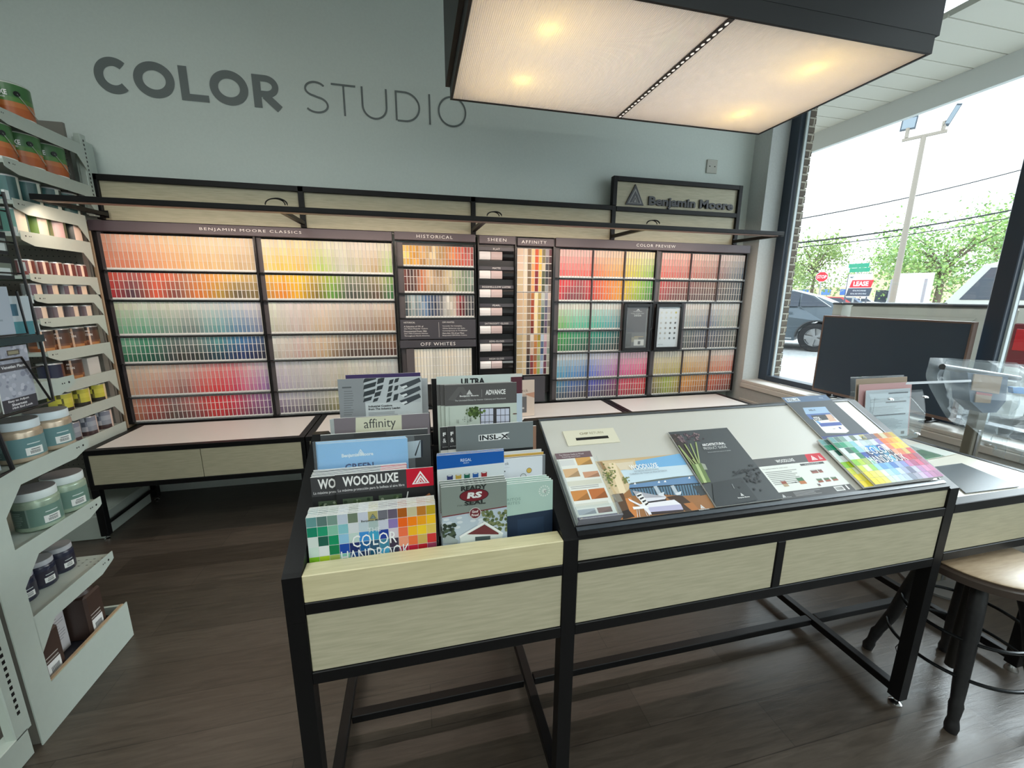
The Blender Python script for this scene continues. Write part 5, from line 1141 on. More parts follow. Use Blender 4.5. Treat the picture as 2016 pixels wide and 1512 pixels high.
def care(s):
    s.rect(0, 0, s.w, s.h, (222, 222, 216)); s.rect(0, s.h - .024, s.w, s.h, (112, 92, 96)); s.text('The Ultimate Guide to Wood', .012, s.h - .011, .082, .006, (214, 206, 206)); s.text('Finishing and Care', .02, s.h - .020, .06, .006, (214, 206, 206))
    for u, v, ww, hh, c in ((.50, .78, .42, .12, (204,156,92)), (.06, .61, .40, .13, (206,170,130)), (.55, .58, .42, .09, (200,150,120)), (.06, .27, .42, .14, (196,132,72)), (.52, .27, .42, .14, (186,110,62)), (.55, .08, .36, .07, (120,80,70)), (.06, .08, .44, .07, (160,166,176))):
        s.rect(s.w * u, s.h * v, s.w * (u + ww), s.h * (v + hh), c); s.poly([(s.w * (u + .05), s.h * v), (s.w * (u + ww), s.h * v), (s.w * (u + ww), s.h * (v + hh * .7))], tuple(int(x * .82) for x in c))
    s.rect(s.w * .06, s.h * .79, s.w * .44, s.h * .88, (206, 206, 204)); s.rect(s.w * .06, s.h * .48, s.w * .96, s.h * .55, (206, 204, 190)); s.lines(s.w * .1, s.h * .46, .09, 2, .006, (170, 170, 166)); s.rect(s.w * .06, s.h * .17, s.w * .9, s.h * .23, (206, 206, 196)); s.rect(0, 0, s.w, s.h * .055, (84, 74, 96)); s.disc(s.w * .1, s.h * .028, .004, (206, 180, 120)); s.text('FLOOR FINISHES', s.w * .2, s.h * .015, .055, .006, (206, 206, 210))
s = Sheet('leaflet', sl(.4125, .0412, .0045), (1, 0, 0), SLV, .120, .240, .010, 'floor care leaflet, uppermost in the clear holder on the sloped board', 'leaflet'); 
s.O = s.O; care(s); s.done()
# ================================================================== shelving at the left
def bracket_plate(x, ya, yb, zt, deep, thin, sgn=1):
    """Side plate of a shelf: thin at the free end (ya), with a gusset at the upright (yb)."""
    d = 1 if yb > ya else -1
    return [(x, ya, zt), (x, ya, zt - thin), (x, ya + d * .010, zt - thin - .006), (x, ya + d * .075, zt - deep), (x, yb - d * .075, zt - deep), (x, yb, zt - deep - .085), (x, yb, zt)]
def shelf(parent, x0, x1, ya, yb, zt, deep=.075, thin=.045, holes=False):
    sh = MB(); d = 1 if yb > ya else -1
    sh.box(x0 + .003, x1 - .003, min(ya, yb), max(ya, yb), zt - .030, zt - .012)
    o = sh.build('shelf', GOND, parent)
    mb = MB()
    for x, t in ((x1, -.003),): mb.prism(bracket_plate(x, ya, yb, zt, deep, thin), (t, 0, 0), (0, 0, 0))
    mb.build('bracket', GOND, o)
    mb = MB(); 
    for k, r in ((.030, .0045), (.052, .003), (.062, .003)):
        yy = ya + d * k; mb.face([(x1 + .0006, yy + r * math.cos(i * .7854), zt - .024 + r * math.sin(i * .7854)) for i in range(8)])
    if holes:
        for i in range(3):
            for j in range(5): mb.face([(x1 - .02 - .028 * j + .005 * math.cos(k * .7854), ya + d * (.03 + .022 * i) + .002 * math.sin(k * .7854), zt - .0115) for k in range(8)])
    mb.build('screw_holes', BLACKP, o)
    return o
def upright(parent, x, y, z0, z1, slots=True, wx=.035, wy=.05, side=1):
    o = MB().bbox(x - wx, x, y - wy / 2, y + wy / 2, z0, z1, .003).build('upright', GOND, parent)
    mb = MB(); z = z0 + .08
    while z < z1 - .03: mb.box(x - .001, x + .0006, y - .005, y + .005, z, z + .013); z += .025
    mb.build('slots', BLACKP, o)

# ---- far run against the back wall
XF = -2.02
fr_ = thing('shelving_unit', (-2.5, 3.2, 0), 'tall white shelving unit against back wall at the left of the chip display', 'shelving', 'white shelving units')
mb = MB(); mb.box(-3.0, XF - .10, 3.46, 3.48, .02, 2.62); mb.build('back_panel', PEG, fr_)
mb = MB()
for i in range(22):
    for j in range(60):
        x = XF - .115 - i * .03; z = .3 + j * .0375; mb.face([(x - .003, 3.4592, z - .003), (x + .003, 3.4592, z - .003), (x + .003, 3.4592, z + .003), (x - .003, 3.4592, z + .003)])
mb.build('peg_holes', BLACKP, fr_)
upright(fr_, XF - .012, 3.47, 2.062, 2.56)
MB().bbox(XF - .11, XF - .075, 3.365, 3.41, .161, 2.03, .002).build('lower_upright', PEG, fr_)
MB().bbox(XF - .062, XF - .040, 3.452, 3.60, 2.07, 2.54, .002).build('side_post', GOND, fr_)
MB().bbox(-3.0, XF, 2.94, 3.445, .0, .16, .004).build('base_deck', GOND, fr_)
FS = [2.490, 2.245, 2.045, 1.883, 1.663, 1.553, 1.420, 1.238, 1.050, .872, .678]
# bracket tops read off the photograph in the plane of the unit's side
for z in FS: shelf(fr_, -3.0, XF, 2.835, 3.445 if z > 2.1 else 3.335, z, .072 if z > 1.7 else .052 if z > 1.3 else .066, .034 if z < 1.7 else .045)

# ---- a tin: body, printed label, lid, wire ear
_CY = {}
def tin(name, x, y, z, r, h, secs, label, group, cat='paint can', rot=0.0, lid=(180, 182, 184), rim=True, text=None, band=None, ear=False, body=(206, 206, 204), share=None, tcol=(235, 235, 232), lo=.06, hi=.94):
    key = share
    if key and key in _CY:
        return dup(_CY[key], (x, y, z), (0, 0, rot), label, group)
    t = thing(name, (0, 0, 0), label, cat, group)
    MB().lathe([(r * .97, 0), (r, .003), (r, h * lo), (r * .985, h * lo + .001), (r * .985, h * hi - .001), (r, h * hi), (r * 1.0, h - .003), (r * .96, h)], n=32).build('body', mat('can body %d %d %d' % body, S(body), .3, .6 if body == (206, 206, 204) else 0), t, local=True)
    n = 72
    def cf(a, row):
        a = math.degrees(a) % 360
        for s0, s1, c in secs:
            if s0 <= a < s1: return S(c[min(row, len(c) - 1)] if isinstance(c, list) else c)
        return S(secs[0][2][0] if isinstance(secs[0][2], list) else secs[0][2])
    rows = band or [lo, hi]
    lb = MB().lathe([(r * 1.004, h * q) for q in rows], n=n, cf=cf)
    # an open shell: the flat ends belong to the body
    keep = [i for i, f in enumerate(lb.f) if len(f) == 4]
    lb.f = [lb.f[i] for i in keep]; lb.c = [lb.c[i] for i in keep]; lb.m = [lb.m[i] for i in keep]; lb.sm = [lb.sm[i] for i in keep]
    if text:
        for tx, a0, zz, ww, hh, cc in text:
            put_text(lb, tx, (0, 0, 0), (1, 0, 0), (0, 0, 1), ww, hh, S(cc), .03, 2, fn=lambda a, b, a0=a0, zz=zz: Vector(((r * 1.006) * math.cos(math.radians(a0) + a / r), (r * 1.006) * math.sin(math.radians(a0) + a / r), h * zz + b)))
    lb.build('label', LABEL, t, local=True)
    lp = [(r * .92, h - .002), (r * .92, h + .002), (r * .86, h + .002), (r * .84, h - .001), (0, h - .001)] if rim else [(r * 1.03, h - .001), (r * 1.03, h + .014), (r * .98, h + .017), (0, h + .017)]
    MB().lathe(lp, n=32).build('lid', mat('lid %d %d %d' % lid, S(lid), .3, .7 if rim else 0), t, local=True)
    if ear:
        MB().tube([(r * .99 * math.cos(-.5), r * .99 * math.sin(-.5), h * .72), (r * 1.08 * math.cos(-.5), r * 1.08 * math.sin(-.5), h * .72)], .013, 10).build('handle_ear', BLACKP, t, local=True)
        pts = [(r * 1.06 * math.cos(-.5 + q * 2.2), r * 1.06 * math.sin(-.5 + q * 2.2), h * .72 - .09 * math.sin(q * math.pi) * 1.0) for q in [i / 12 for i in range(13)]]
        MB().tube(pts, .0022, 6).build('wire_handle', mat('wire', S(196, 200, 190), .3, .8), t, local=True)
    t.location = (x, y, z); t.rotation_euler = (0, 0, rot)
    if key: _CY[key] = t
    return t
GR = [(238, 240, 236), (176, 92, 44), (190, 112, 60), (82, 128, 60), (64, 110, 62)]
gallon = dict(secs=[(0, 222, GR), (222, 232, (226, 226, 222)), (232, 360, GR)], band=[.03, .12, .36, .50, .62, .96], ear=True, text=[('LUXE', -92, .64, .055, .026, (236, 236, 234)), ('WATER BASED', -92, .57, .045, .009, (226, 226, 222))], share='gallon', lid=(52, 54, 56), body=(196, 200, 190))
XC_ = XF - .098
for i, y in enumerate((2.90, 3.105)): tin('paint_can', XC_ - .05 * (i == 0), y, FS[0] - .0115, .081, .19, label='green and orange gallon can on the top shelf, %s' % ('near the shelf front' if i == 0 else 'second from front'), group='green and orange gallon cans', rot=(-.05, -.15)[i], **gallon)
for i, y in enumerate((2.925, 3.10, 3.275)): tin('paint_can', XC_, y, FS[1] - .0115, .081, .19, label='green and orange gallon can on the second shelf, %s from front' % ORD[i], group='green and orange gallon cans', rot=(.1, 0, -.1)[i], **gallon)
DG = dict(secs=[(0, 40, (50, 84, 84)), (40, 62, (196, 206, 196)), (62, 300, (40, 62, 60)), (300, 322, (30, 44, 44)), (322, 360, (70, 110, 108))], share='quart', lid=(60, 62, 64))
for i, y in enumerate((2.91, 3.05, 3.19, 3.32)): tin('paint_can', XC_ + .02, y, FS[2] - .0115, .058, .135, label='dark green quart can on the third shelf, %s from front' % ORD[i], group='dark green quart cans', rot=(.2, .0, -.2, .1)[i] - .9, **DG)
Q4 = [(2.91, .055, .13, [(0, 50, (236, 214, 190)), (50, 300, (70, 110, 104)), (300, 360, (84, 130, 120))], 'teal quart can with cream stripe, front of the fourth shelf'),
      (3.045, .055, .13, [(0, 50, (232, 206, 186)), (50, 300, (70, 110, 60)), (300, 360, (110, 140, 70))], 'leaf green quart can second from front on the fourth shelf'),
      (3.17, .055, .13, [(0, 40, (216, 180, 176)), (40, 300, (96, 100, 70)), (300, 345, (140, 140, 96)), (345, 360, (226, 190, 186))], 'olive and pink quart can third from front on the fourth shelf'),
      (3.305, .056, .13, [(0, 40, (226, 196, 176)), (40, 360, (42, 52, 44))], 'near black green quart can at the back of the fourth shelf')]
for y, r, h, sc, lab in Q4: tin('paint_can', XC_ + .025, y, FS[3] - .0115, r, h, sc, lab, 'quart cans on the fourth shelf', lid=(190, 190, 186), rot=-.75)
for i in range(5): tin('stain_can', XC_ + .045, 2.895 + i * .095, FS[4] - .0115, .036, .085, [(0, 30, (116, 56, 52)), (30, 52, (228, 196, 172)), (52, 300, (104, 50, 46)), (300, 325, (90, 44, 44)), (325, 345, (150, 144, 150)), (345, 360, (206, 190, 184))], 'small dark red stain can on the fifth shelf, %s from front' % ORD[i], 'small dark red stain cans', 'stain can', rot=(.1, .05, .0, -.05, .0)[i] - 1.25, share='redtin')
for i in range(4): tin('stain_can', XC_ + .045, 2.90 + i * .113, FS[5] - .0115, .040, .066, [(0, 30, (96, 60, 70)), (30, 75, (232, 204, 178)), (75, 300, (70, 62, 64)), (300, 335, (110, 116, 116)), (335, 360, (150, 150, 156))], 'small grey and cream can on the sixth shelf, %s from front' % ORD[i], 'small grey and cream cans', 'stain can', rot=(.1, .0, .1, -.1)[i] - 1.1, share='greytin')
for i in range(4): tin('stain_can', XC_ + .045, 2.90 + i * .115, FS[6] - .0115, .041, .075, [(0, 30, (110, 92, 96)), (30, 70, (226, 202, 180)), (70, 300, (66, 56, 62)), (300, 335, (110, 100, 106)), (335, 360, (120, 112, 118))], 'small plum grey can on the seventh shelf, %s from front' % ORD[i], 'small plum grey cans', 'stain can', rot=(.1, .0, .1, -.1)[i] - 1.1, share='plumtin')
BRN = dict(secs=[(0, 300, [(120, 70, 40), (150, 96, 60), (86, 58, 44), (62, 46, 40)]), (300, 312, (226, 190, 160)), (312, 360, [(176, 120, 70), (110, 72, 50), (86, 58, 44), (62, 46, 40)])], band=[.04, .2, .3, .8, .96], text=[('STAIN', -75, .52, .034, .015, (226, 220, 214)), ('ARC', -75, .72, .024, .011, (226, 220, 214))], lid=(190, 190, 186))
for i in range(4): tin('stain_can', XC_ + .03, 2.905 + i * .118, FS[7] - .0115, .054, .125, label='brown woodgrain stain can on the eighth shelf, %s from front' % ORD[i], group='brown woodgrain stain cans', cat='stain can', rot=(.1, .0, -.1, .1)[i], share='brown', **BRN)
tin('stain_can', XC_ + .03, 3.07, FS[8] - .0115, .054, .125, label='brown woodgrain stain can on the ninth shelf beside a white box', group='brown woodgrain stain cans', cat='stain can', share='brown', **BRN)
tin('stain_can', XC_ + .03, 2.925, FS[8] - .0115, .054, .12, [(0, 40, (96, 60, 44)), (40, 360, (40, 44, 66))], 'navy can at the front of the ninth shelf', None, 'stain can')
bx = thing('product_box', (XC_ + .02, 3.20, FS[8] - .0115), 'small white box on the ninth shelf behind the brown can', 'box')
MB().bbox(-.05, .05, -.05, .05, 0, .115, .002).build('carton', mat('white carton', S(206, 204, 198), .6), bx, local=True)
YEL = [(0, 60, [(50, 46, 40), (196, 190, 70), (206, 200, 80), (190, 186, 70)]), (60, 85, (226, 206, 160)), (85, 330, [(50, 46, 40), (190, 186, 70), (200, 194, 80), (190, 186, 70)]), (330, 352, [(50, 46, 40), (90, 86, 50), (206, 200, 80), (100, 96, 50)]), (352, 360, [(50, 46, 40), (120, 116, 60), (90, 88, 44), (190, 186, 70)])]
for i in range(3): tin('pigment_bottle', XC_ + .035, 2.935 + i * .14, FS[9] - .0115, .052, .115, YEL, 'yellow patterned tub on the tenth shelf, %s from front' % ORD[i], 'yellow patterned tubs', 'tub', rot=(.3, .1, -.1)[i] - 1.0, band=[.03, .25, .5, .75, .97], share='yellow', lid=(60, 60, 56))
GRP = [(0, 60, [(70, 52, 54), (140, 146, 156), (160, 166, 176), (130, 136, 150)]), (60, 85, (220, 200, 186)), (85, 330, [(70, 52, 54), (140, 146, 156), (150, 156, 166), (130, 136, 150)]), (330, 352, [(70, 52, 54), (170, 174, 182), (90, 96, 110), (190, 194, 200)]), (352, 360, [(90, 70, 66), (190, 190, 196), (130, 136, 150), (90, 96, 106)])]
for i in range(3): tin('pigment_bottle', XC_ + .035, 2.945 + i * .14, FS[10] - .0115, .052, .125, GRP, 'grey blue patterned tub on the lowest shelf, %s from front' % ORD[i], 'grey blue patterned tubs', 'tub', rot=(.3, .1, -.1)[i] - 1.0, band=[.03, .25, .5, .75, .97], share='greyblue', lid=(120, 116, 120))

# ---- near run: shelves facing the back wall
XNR = -1.333
nr = thing('shelving_unit', (-1.9, 1.7, 0), 'white shelving unit in the left foreground with jars on its shelves', 'shelving', 'white shelving units')
YU = 1.53
mb = MB(); mb.prism([(XNR, 1.493, .0), (XNR, 1.985, .003), (XNR, 1.985, .180), (XNR, 1.575, .180), (XNR, 1.574, 1.25), (XNR, 1.493, 1.25)], (-.004, 0, 0), (0, 0, 0)); mb.build('end_panel', GOND, nr)
MB().bbox(-2.6, XNR - .005, 1.50, 1.53, .0, 1.9, .002).build('back_panel', PEG, nr)
MB().box(-2.6, XNR - .005, 1.97, 1.982, .002, .172).build('base_front', GOND, nr)
MB().box(-2.6, XNR - .005, 1.531, 1.9695, .12, .135).build('base_deck', mat('dark deck', S(52, 52, 60), .5), nr)
MB().box(XNR - .016, XNR - .0045, 1.58, 1.969, .172, .1835).build('base_edge', TAN, nr)
for i, z in enumerate((.452, .712, .976, 1.238)): shelf(nr, -2.6, XNR, 1.966, 1.574, z, .062, .034, True)
# the side of the run that faces the camera
upright(nr, XNR - .006, 1.455, .10, 1.9, True, .03, .06)
MB().bbox(-2.6, XNR - .05, 1.468, 1.499, .14, 1.9, .002).build('near_back_panel', mat('grey enamel', S(150, 160, 158), .5), nr)
MB().bbox(XNR - .06, XNR - .006, 1.30, 1.47, .0, .11, .003).build('near_base_post', GOND, nr)
mb = MB(); mb.bbox(-2.6, XNR - .045, .98, 1.425, .08, .11, .003); mb.bbox(-2.6, XNR - .045, .95, .979, .0, .11, .003); mb.build('near_base_deck', GOND, nr)
MB().box(-2.6, XNR - .06, .944, .9495, .07, .108).build('price_channel', mat('clear price strip', S(190, 196, 194), .15), nr)

# ---- jars and jugs
def jar(name, x, y, z, r, h, lab, grp, body, lcol, dark, lidc, lidtop, cap=.022, rot=0.0, share=None, cat='jar'):
    if share in _CY: return dup(_CY[share], (x, y, z), (0, 0, rot), lab, grp)
    t = thing(name, (0, 0, 0), lab, cat, grp)
    MB().lathe([(r * .9, 0), (r, .006), (r, h * .86), (r * .97, h * .90), (r * .86, h * .95), (r * .84, h * 1.0), (0, h)], n=40).build('body', body, t, local=True)
    n = 80
    def cf(a, row):
        d = (math.degrees(a) + 180) % 360 - 180
        return S(dark) if -150 < d < -62 or d > 60 or d < -150 else S(lcol)
    lb = MB().lathe([(r * 1.005, h * .16), (r * 1.005, h * .72)], n=n, cf=cf); lb.f = lb.f[:n]; lb.c = lb.c[:n]; lb.m = lb.m[:n]; lb.sm = lb.sm[:n]
    R2 = r * 1.009
    def patch(a0, a1, z0, z1, c, dr=0):
        k = 8
        for i in range(k):
            u, v = math.radians(a0 + (a1 - a0) * i / k), math.radians(a0 + (a1 - a0) * (i + 1) / k); q = R2 + dr
            lb.face([(q * math.cos(u), q * math.sin(u), h * z0), (q * math.cos(v), q * math.sin(v), h * z0), (q * math.cos(v), q * math.sin(v), h * z1), (q * math.cos(u), q * math.sin(u), h * z1)], S(c))
    patch(-28, 16, .20, .42, (226, 228, 224))
    for i in range(9): patch(-18 + i * 2.9, -16.6 + i * 2.9, .24, .33, (70, 74, 76), .0004)
    patch(-16, 8, .35, .38, (120, 124, 124), .0004); patch(-22, 12, .52, .545, (206, 218, 214))
    tone = tuple(min(255, int(c + 46)) for c in dark)
    for i in range(8): patch(-118, -74 - random.random() * 12, .22 + i * .055, .245 + i * .055, tone)
    patch(-66, -62, .16, .72, tone)
    lb.build('label', LABEL, t, local=True)
    ld = MB().lathe([(r * .93, h * .955), (r * .95, h * .96), (r * .95, h + cap), (r * .93, h + cap + .002)], n=40).build('lid', mat('lid %d %d %d' % lidc, S(lidc), .35), t, local=True)
    MB().lathe([(r * .925, h + cap + .0021), (r * .925, h + cap + .0032), (0, h + cap + .0032)], n=40).build('lid_top', mat('lidtop %d %d %d' % lidtop, S(lidtop), .5), ld, local=True)
    t.location = (x, y, z); t.rotation_euler = (0, 0, rot); _CY[share] = t
    return t
GOLD = noisy('bronze glaze in jar', S(164, 146, 124), S(196, 180, 156), 20, .25, metal=.35)
GREENJ = noisy('pale green glaze in jar', S(140, 160, 140), S(166, 184, 162), 20, .25, metal=.2)
zs = .976 - .0105
jar('glaze_jar', XNR - .068, 1.765, zs, .063, .125, 'bronze jar with teal label nearest on the chest-high shelf', 'bronze jars', GOLD, (98, 134, 136), (76, 100, 98), (206, 218, 222), (124, 126, 126), rot=-.25, share='gold')
jar('glaze_jar', XNR - .066, 1.894, zs, .063, .125, 'bronze jar with teal label at the free end of chest-high shelf', 'bronze jars', GOLD, (98, 134, 136), (76, 100, 98), (206, 218, 222), (124, 126, 126), rot=-.3, share='gold')
jar('glaze_jar', XNR - .20, 1.83, zs, .063, .125, 'bronze jar behind the other two on the chest-high shelf', 'bronze jars', GOLD, (98, 134, 136), (76, 100, 98), (206, 218, 222), (124, 126, 126), rot=-.3, share='gold')
zs = .712 - .0105
jar('glaze_jar', XNR - .068, 1.770, zs, .063, .125, 'pale green jar nearer of two on the waist-high shelf', 'pale green jars', GREENJ, (104, 134, 122), (80, 102, 92), (206, 216, 214), (120, 118, 120), rot=-.25, share='green')
jar('glaze_jar', XNR - .066, 1.898, zs, .063, .125, 'pale green jar at the free end of the waist-high shelf', 'pale green jars', GREENJ, (104, 134, 122), (80, 102, 92), (206, 216, 214), (120, 118, 120), rot=-.3, share='green')
jar('glaze_jar', XNR - .24, 1.70, zs, .063, .125, 'dim pale green jar deepest in on the waist-high shelf', 'pale green jars', GREENJ, (104, 134, 122), (80, 102, 92), (206, 216, 214), (120, 118, 120), rot=-.3, share='green')
zs = .452 - .0105
DKJ = mat('navy jar', S(44, 46, 62), .25)
for i, (y, lab) in enumerate(((1.70, 'nearest of three'), (1.79, 'middle of three'), (1.882, 'at the free end'))):
    jar('stain_jar', XNR - .125, y, zs, .043, .095, 'small navy jar with silver lid on the knee-high shelf, %s' % lab, 'small navy jars', DKJ, (46, 44, 56), (86, 88, 90), (176, 178, 182), (150, 152, 154), .012, rot=-.25, share='navy')
def jug(x, y, z, lab):
    if 'jug' in _CY: return dup(_CY['jug'], (x, y, z), (0, 0, 0), lab, 'brown jugs')
    t = thing('stain_jug', (0, 0, 0), lab, 'jug', 'brown jugs'); BR = mat('brown plastic', S(66, 50, 44), .35)
    mb = MB(); mb.bbox(-.055, .055, -.045, .045, 0, .20, .008); mb.build('body', BR, t, local=True)
    MB().lathe([(.05, .2005), (.045, .215), (.02, .225), (.02, .24)], n=24).build('shoulder', BR, t, local=True)
    mb = MB(); mb.face([(.0556, -.034, .03), (.0556, .022, .03), (.0556, .022, .082), (.0556, -.034, .082)], S(222, 224, 222)); 
    for i in range(10): mb.face([(.0562, -.022 + i * .0036, .04), (.0562, -.0202 + i * .0036, .04), (.0562, -.0202 + i * .0036, .062), (.0562, -.022 + i * .0036, .062)], S(80, 82, 84))
    mb.face([(.0556, -.034, .088), (.0556, .018, .088), (.0556, .018, .094), (.0556, -.034, .094)], S(160, 156, 150)); mb.face([(.0556, -.034, .105), (.0556, .018, .105), (.0556, .018, .109), (.0556, -.034, .109)], S(180, 176, 170)); mb.build('label', LABEL, t, local=True)
    MB().lathe([(.024, .236), (.024, .262), (0, .262)], n=20).build('cap', BLACKP, t, local=True)
    t.location = (x, y, z); _CY['jug'] = t; return t
jug(XNR - .085, 1.645, .136, 'brown jug with white barcode label, nearer of two at floor level'); jug(XNR - .085, 1.865, .136, 'brown jug with white barcode label at the far end of floor level')
bk = thing('product_carton', (XNR - .16, 1.755, .136), 'pale grey carton with fine print between the brown jugs', 'carton')
MB().bbox(-.06, .06, -.055, .055, 0, .23, .003).build('carton', mat('grey carton', S(186, 182, 182), .6), bk, local=True)
mb = MB()
for i in range(12): mb.box(.0601, .0605, -.045, .045 - random.random() * .03, .06 + i * .012, .063 + i * .012)
mb.build('fine_print', mat('grey ink', S(140, 136, 138), .6), bk, local=True)

# ---- black wire literature rack on the end of the near run
XWR = -1.30
wr = thing('wire_rack', (XWR, 1.68, 1.1), 'black wire literature rack hung on the end of the near shelves', 'wire rack')
mb = MB(); R3 = .0045
mb.tube([(XWR, 1.795, 1.88), (XWR, 1.80, 1.62), (XWR, 1.806, 1.36), (XWR, 1.803, 1.17), (XWR, 1.70, 1.165), (XWR, 1.56, 1.165)], R3, 8)
mb.tube([(XWR, 1.545, 1.88), (XWR, 1.545, 1.16)], R3, 8)
for z in (1.82, 1.72, 1.62, 1.52, 1.40, 1.30): mb.tube([(XWR - .006, 1.545, z), (XWR - .006, 1.80, z)], .0028, 6)
mb.tube([(XWR - .01, 1.50, 1.87), (XWR - .01, 1.80, 1.87)], R3, 8)
mb.build('wire_frame', mat('black wire', S(24, 24, 26), .35), wr)
mb = MB(); mb.tube([(XWR + .014, 1.56, 1.345), (XWR + .014, 1.70, 1.345), (XWR + .012, 1.775, 1.18), (XWR + .004, 1.80, 1.172)], .0035, 8); mb.tube([(XWR + .018, 1.735, 1.56), (XWR + .018, 1.74, 1.42), (XWR + .018, 1.60, 1.42), (XWR + .018, 1.54, 1.42)], .0035, 8); mb.build('pocket_wire', mat('black wire', S(24, 24, 26), .35), wr)
MB().box(XWR - .02, XWR + .016, 1.53, 1.803, 1.388, 1.412).build('pocket_tray', mat('teal strip', S(40, 60, 64), .25), wr)
for z in (1.86, 1.745, 1.63, 1.52, 1.42, 1.36): MB().box(XWR - .012, XWR - .004, 1.806, 1.822, z, z + .03).build('clip', mat('white clip', S(206, 214, 212), .4), wr)
# leaflets held in it
def wsheet(y0, z0, w_, h_, label, art, off=0.0, base=(200, 204, 210)):
    s = Sheet('leaflet', Vector((XWR - .012 + off, y0, z0)), (0, 1, 0), (.03, 0, 1), w_, h_, .003, label, 'leaflet', 'leaflets in the wire rack', base=base); art(s); s.done()
def stone(s):
    s.rect(0, 0, s.w, s.h, (166, 170, 182))
    for i in range(70): s.disc(random.random() * s.w, random.random() * s.h, .004 + random.random() * .006, random.choice([(150,154,168),(178,182,194),(138,142,156),(190,192,202)]), n=7)
    s.rect(0, 0, s.w, .042, (66, 64, 70)); s.text('Easy to Adjust', .02, .029, .075, .009, (216, 216, 218), .03); s.text('Sheerness', .03, .017, .055, .009, (216, 216, 218), .03); s.text('High End Look', .03, .005, .075, .009, (216, 216, 218), .03)
    s.rect(0, s.h * .62, s.w, s.h * .74, (84, 82, 86)); s.text('Venetian Plaster', .02, s.h * .665, s.w * .75, .010, (222, 222, 224), .03); s.rect(s.w * .4, s.h * .86, s.w * .75, s.h * .94, (90, 84, 76)); s.rect(s.w * .43, s.h * .875, s.w * .72, s.h * .925, (150, 144, 120))
wsheet(1.615, 1.172, .125, .212, 'stone textured leaflet in the lowest pocket of the wire rack', stone, .0085)
def tealc(s): s.rect(0, 0, s.w, s.h, (190, 202, 208)); s.rect(0, 0, s.w, s.h * .35, (80, 140, 150)); s.rect(s.w * .5, s.h * .5, s.w * .7, s.h * .8, (70, 110, 130)); s.lines(.01, s.h * .9, .06, 6, .012, (140, 150, 156))
wsheet(1.63, 1.415, .165, .13, 'teal and pale leaflet in the middle pocket of the wire rack', tealc, .0075)
def palec(s): s.rect(0, 0, s.w, s.h, (176, 186, 198)); s.lines(.01, s.h * .8, .12, 9, .013, (150, 160, 172))
wsheet(1.55, 1.415, .165, .16, 'pale blue printed leaflet in front of the teal one', palec, .0135)
def gsw(c): return lambda s: (s.rect(0, 0, s.w, s.h, (46, 48, 50)), s.rect(.02, .012, s.w - .004, s.h - .02, c), s.rect(s.w * .75, .012, s.w - .01, s.h * .5, (206, 214, 212)), s.lines(.03, s.h * .6, .08, 2, .014, (120, 126, 120)))
for i, (z, c, lab) in enumerate([(1.60, (120, 128, 116), 'olive grey swatch leaflet above the teal pocket'), (1.68, (140, 150, 144), 'sage swatch leaflet near the middle of the wire rack'), (1.76, (96, 104, 96), 'dark sage swatch leaflet near the top of the wire rack')]): wsheet(1.56, z, .225, .072, lab, gsw(c), -.006, base=(90, 92, 92))
# a second pocket lower down
w2 = thing('wire_pocket', (XWR, 1.56, .98), 'small black wire pocket on the end panel beside the bronze jars', 'wire rack')
mb = MB(); mb.tube([(XWR, 1.577, 1.13), (XWR, 1.595, .99), (XWR, 1.54, .985), (XWR, 1.50, .985)], .006, 8); mb.build('wire_frame', mat('black wire', S(24, 24, 26), .35), w2)
s = Sheet('leaflet', Vector((XWR - .014, 1.49, .998)), (0, 1, 0), (0, 0, 1), .083, .14, .003, 'blue and white leaflet in the small wire pocket', 'leaflet'); s.rect(0, 0, s.w, s.h, (170, 186, 196)); s.rect(0, .02, s.w, .07, (90, 130, 160)); s.rect(s.w * .6, 0, s.w, .02, (150, 158, 160)); s.done()
# ================================================================== things by the window
XM = 3.300
tv = thing('display_screen', (XM + .03, 2.27, SILL), 'wide switched-off black screen with thin brown bezel on the window sill', 'screen')
y0, y1, z0, z1, bz = 1.793, 2.752, .790, 1.420, .013
BZ = mat('brown bezel', S(116, 98, 90), .4)
mb = MB(); mb.bbox(XM - .004, XM + .035, y0, y0 + bz, z0, z1, .002); mb.bbox(XM - .004, XM + .035, y1 - bz, y1, z0, z1, .002); mb.bbox(XM - .004, XM + .035, y0 + bz, y1 - bz, z1 - bz, z1, .002); mb.bbox(XM - .004, XM + .035, y0 + bz, y1 - bz, z0, z0 + .02, .002); mb.build('bezel', BZ, tv)
MB().box(XM, XM + .033, y0 + bz, y1 - bz, z0 + .02, z1 - bz).build('screen', mat('hazed screen glass', S(56, 74, 90), .4), tv)  # bluish window haze is tinted into the dark screen colour
MB().bbox(XM + .036, XM + .06, y0 + .15, y1 - .15, z0 + .08, z1 - .12, .006).build('back_shell', BLACKP, tv)
for y in (1.93, 2.62):
    mb = MB(); mb.bar((XM + .017, y, z0 - .001), (XM + .017, y - .02, SILL + .012), .02, .03); mb.bbox(XM - .07, XM + .075, y - .035, y - .005, SILL + .0005, SILL + .012, .003); mb.build('foot', BLACKP, tv)

# dark mat lying on the low counter
CZ = .8575
q = [PZ(*p, CZ) for p in ((1840, 920), (1893, 913), (2030, 966), (1901, 972))]
q = [Vector((min(max(p.x, XCc + pw + .01), XD - .035), min(max(p.y, YI + .045), 1.6), CZ)) for p in q]
mt = thing('counter_mat', q[0], 'glossy dark grey mat lying on the low white counter', 'mat')
MB().prism(q, (0, 0, .0003), (0, 0, .003)).build('mat', mat('slate film', S(96, 102, 106), .22), mt)
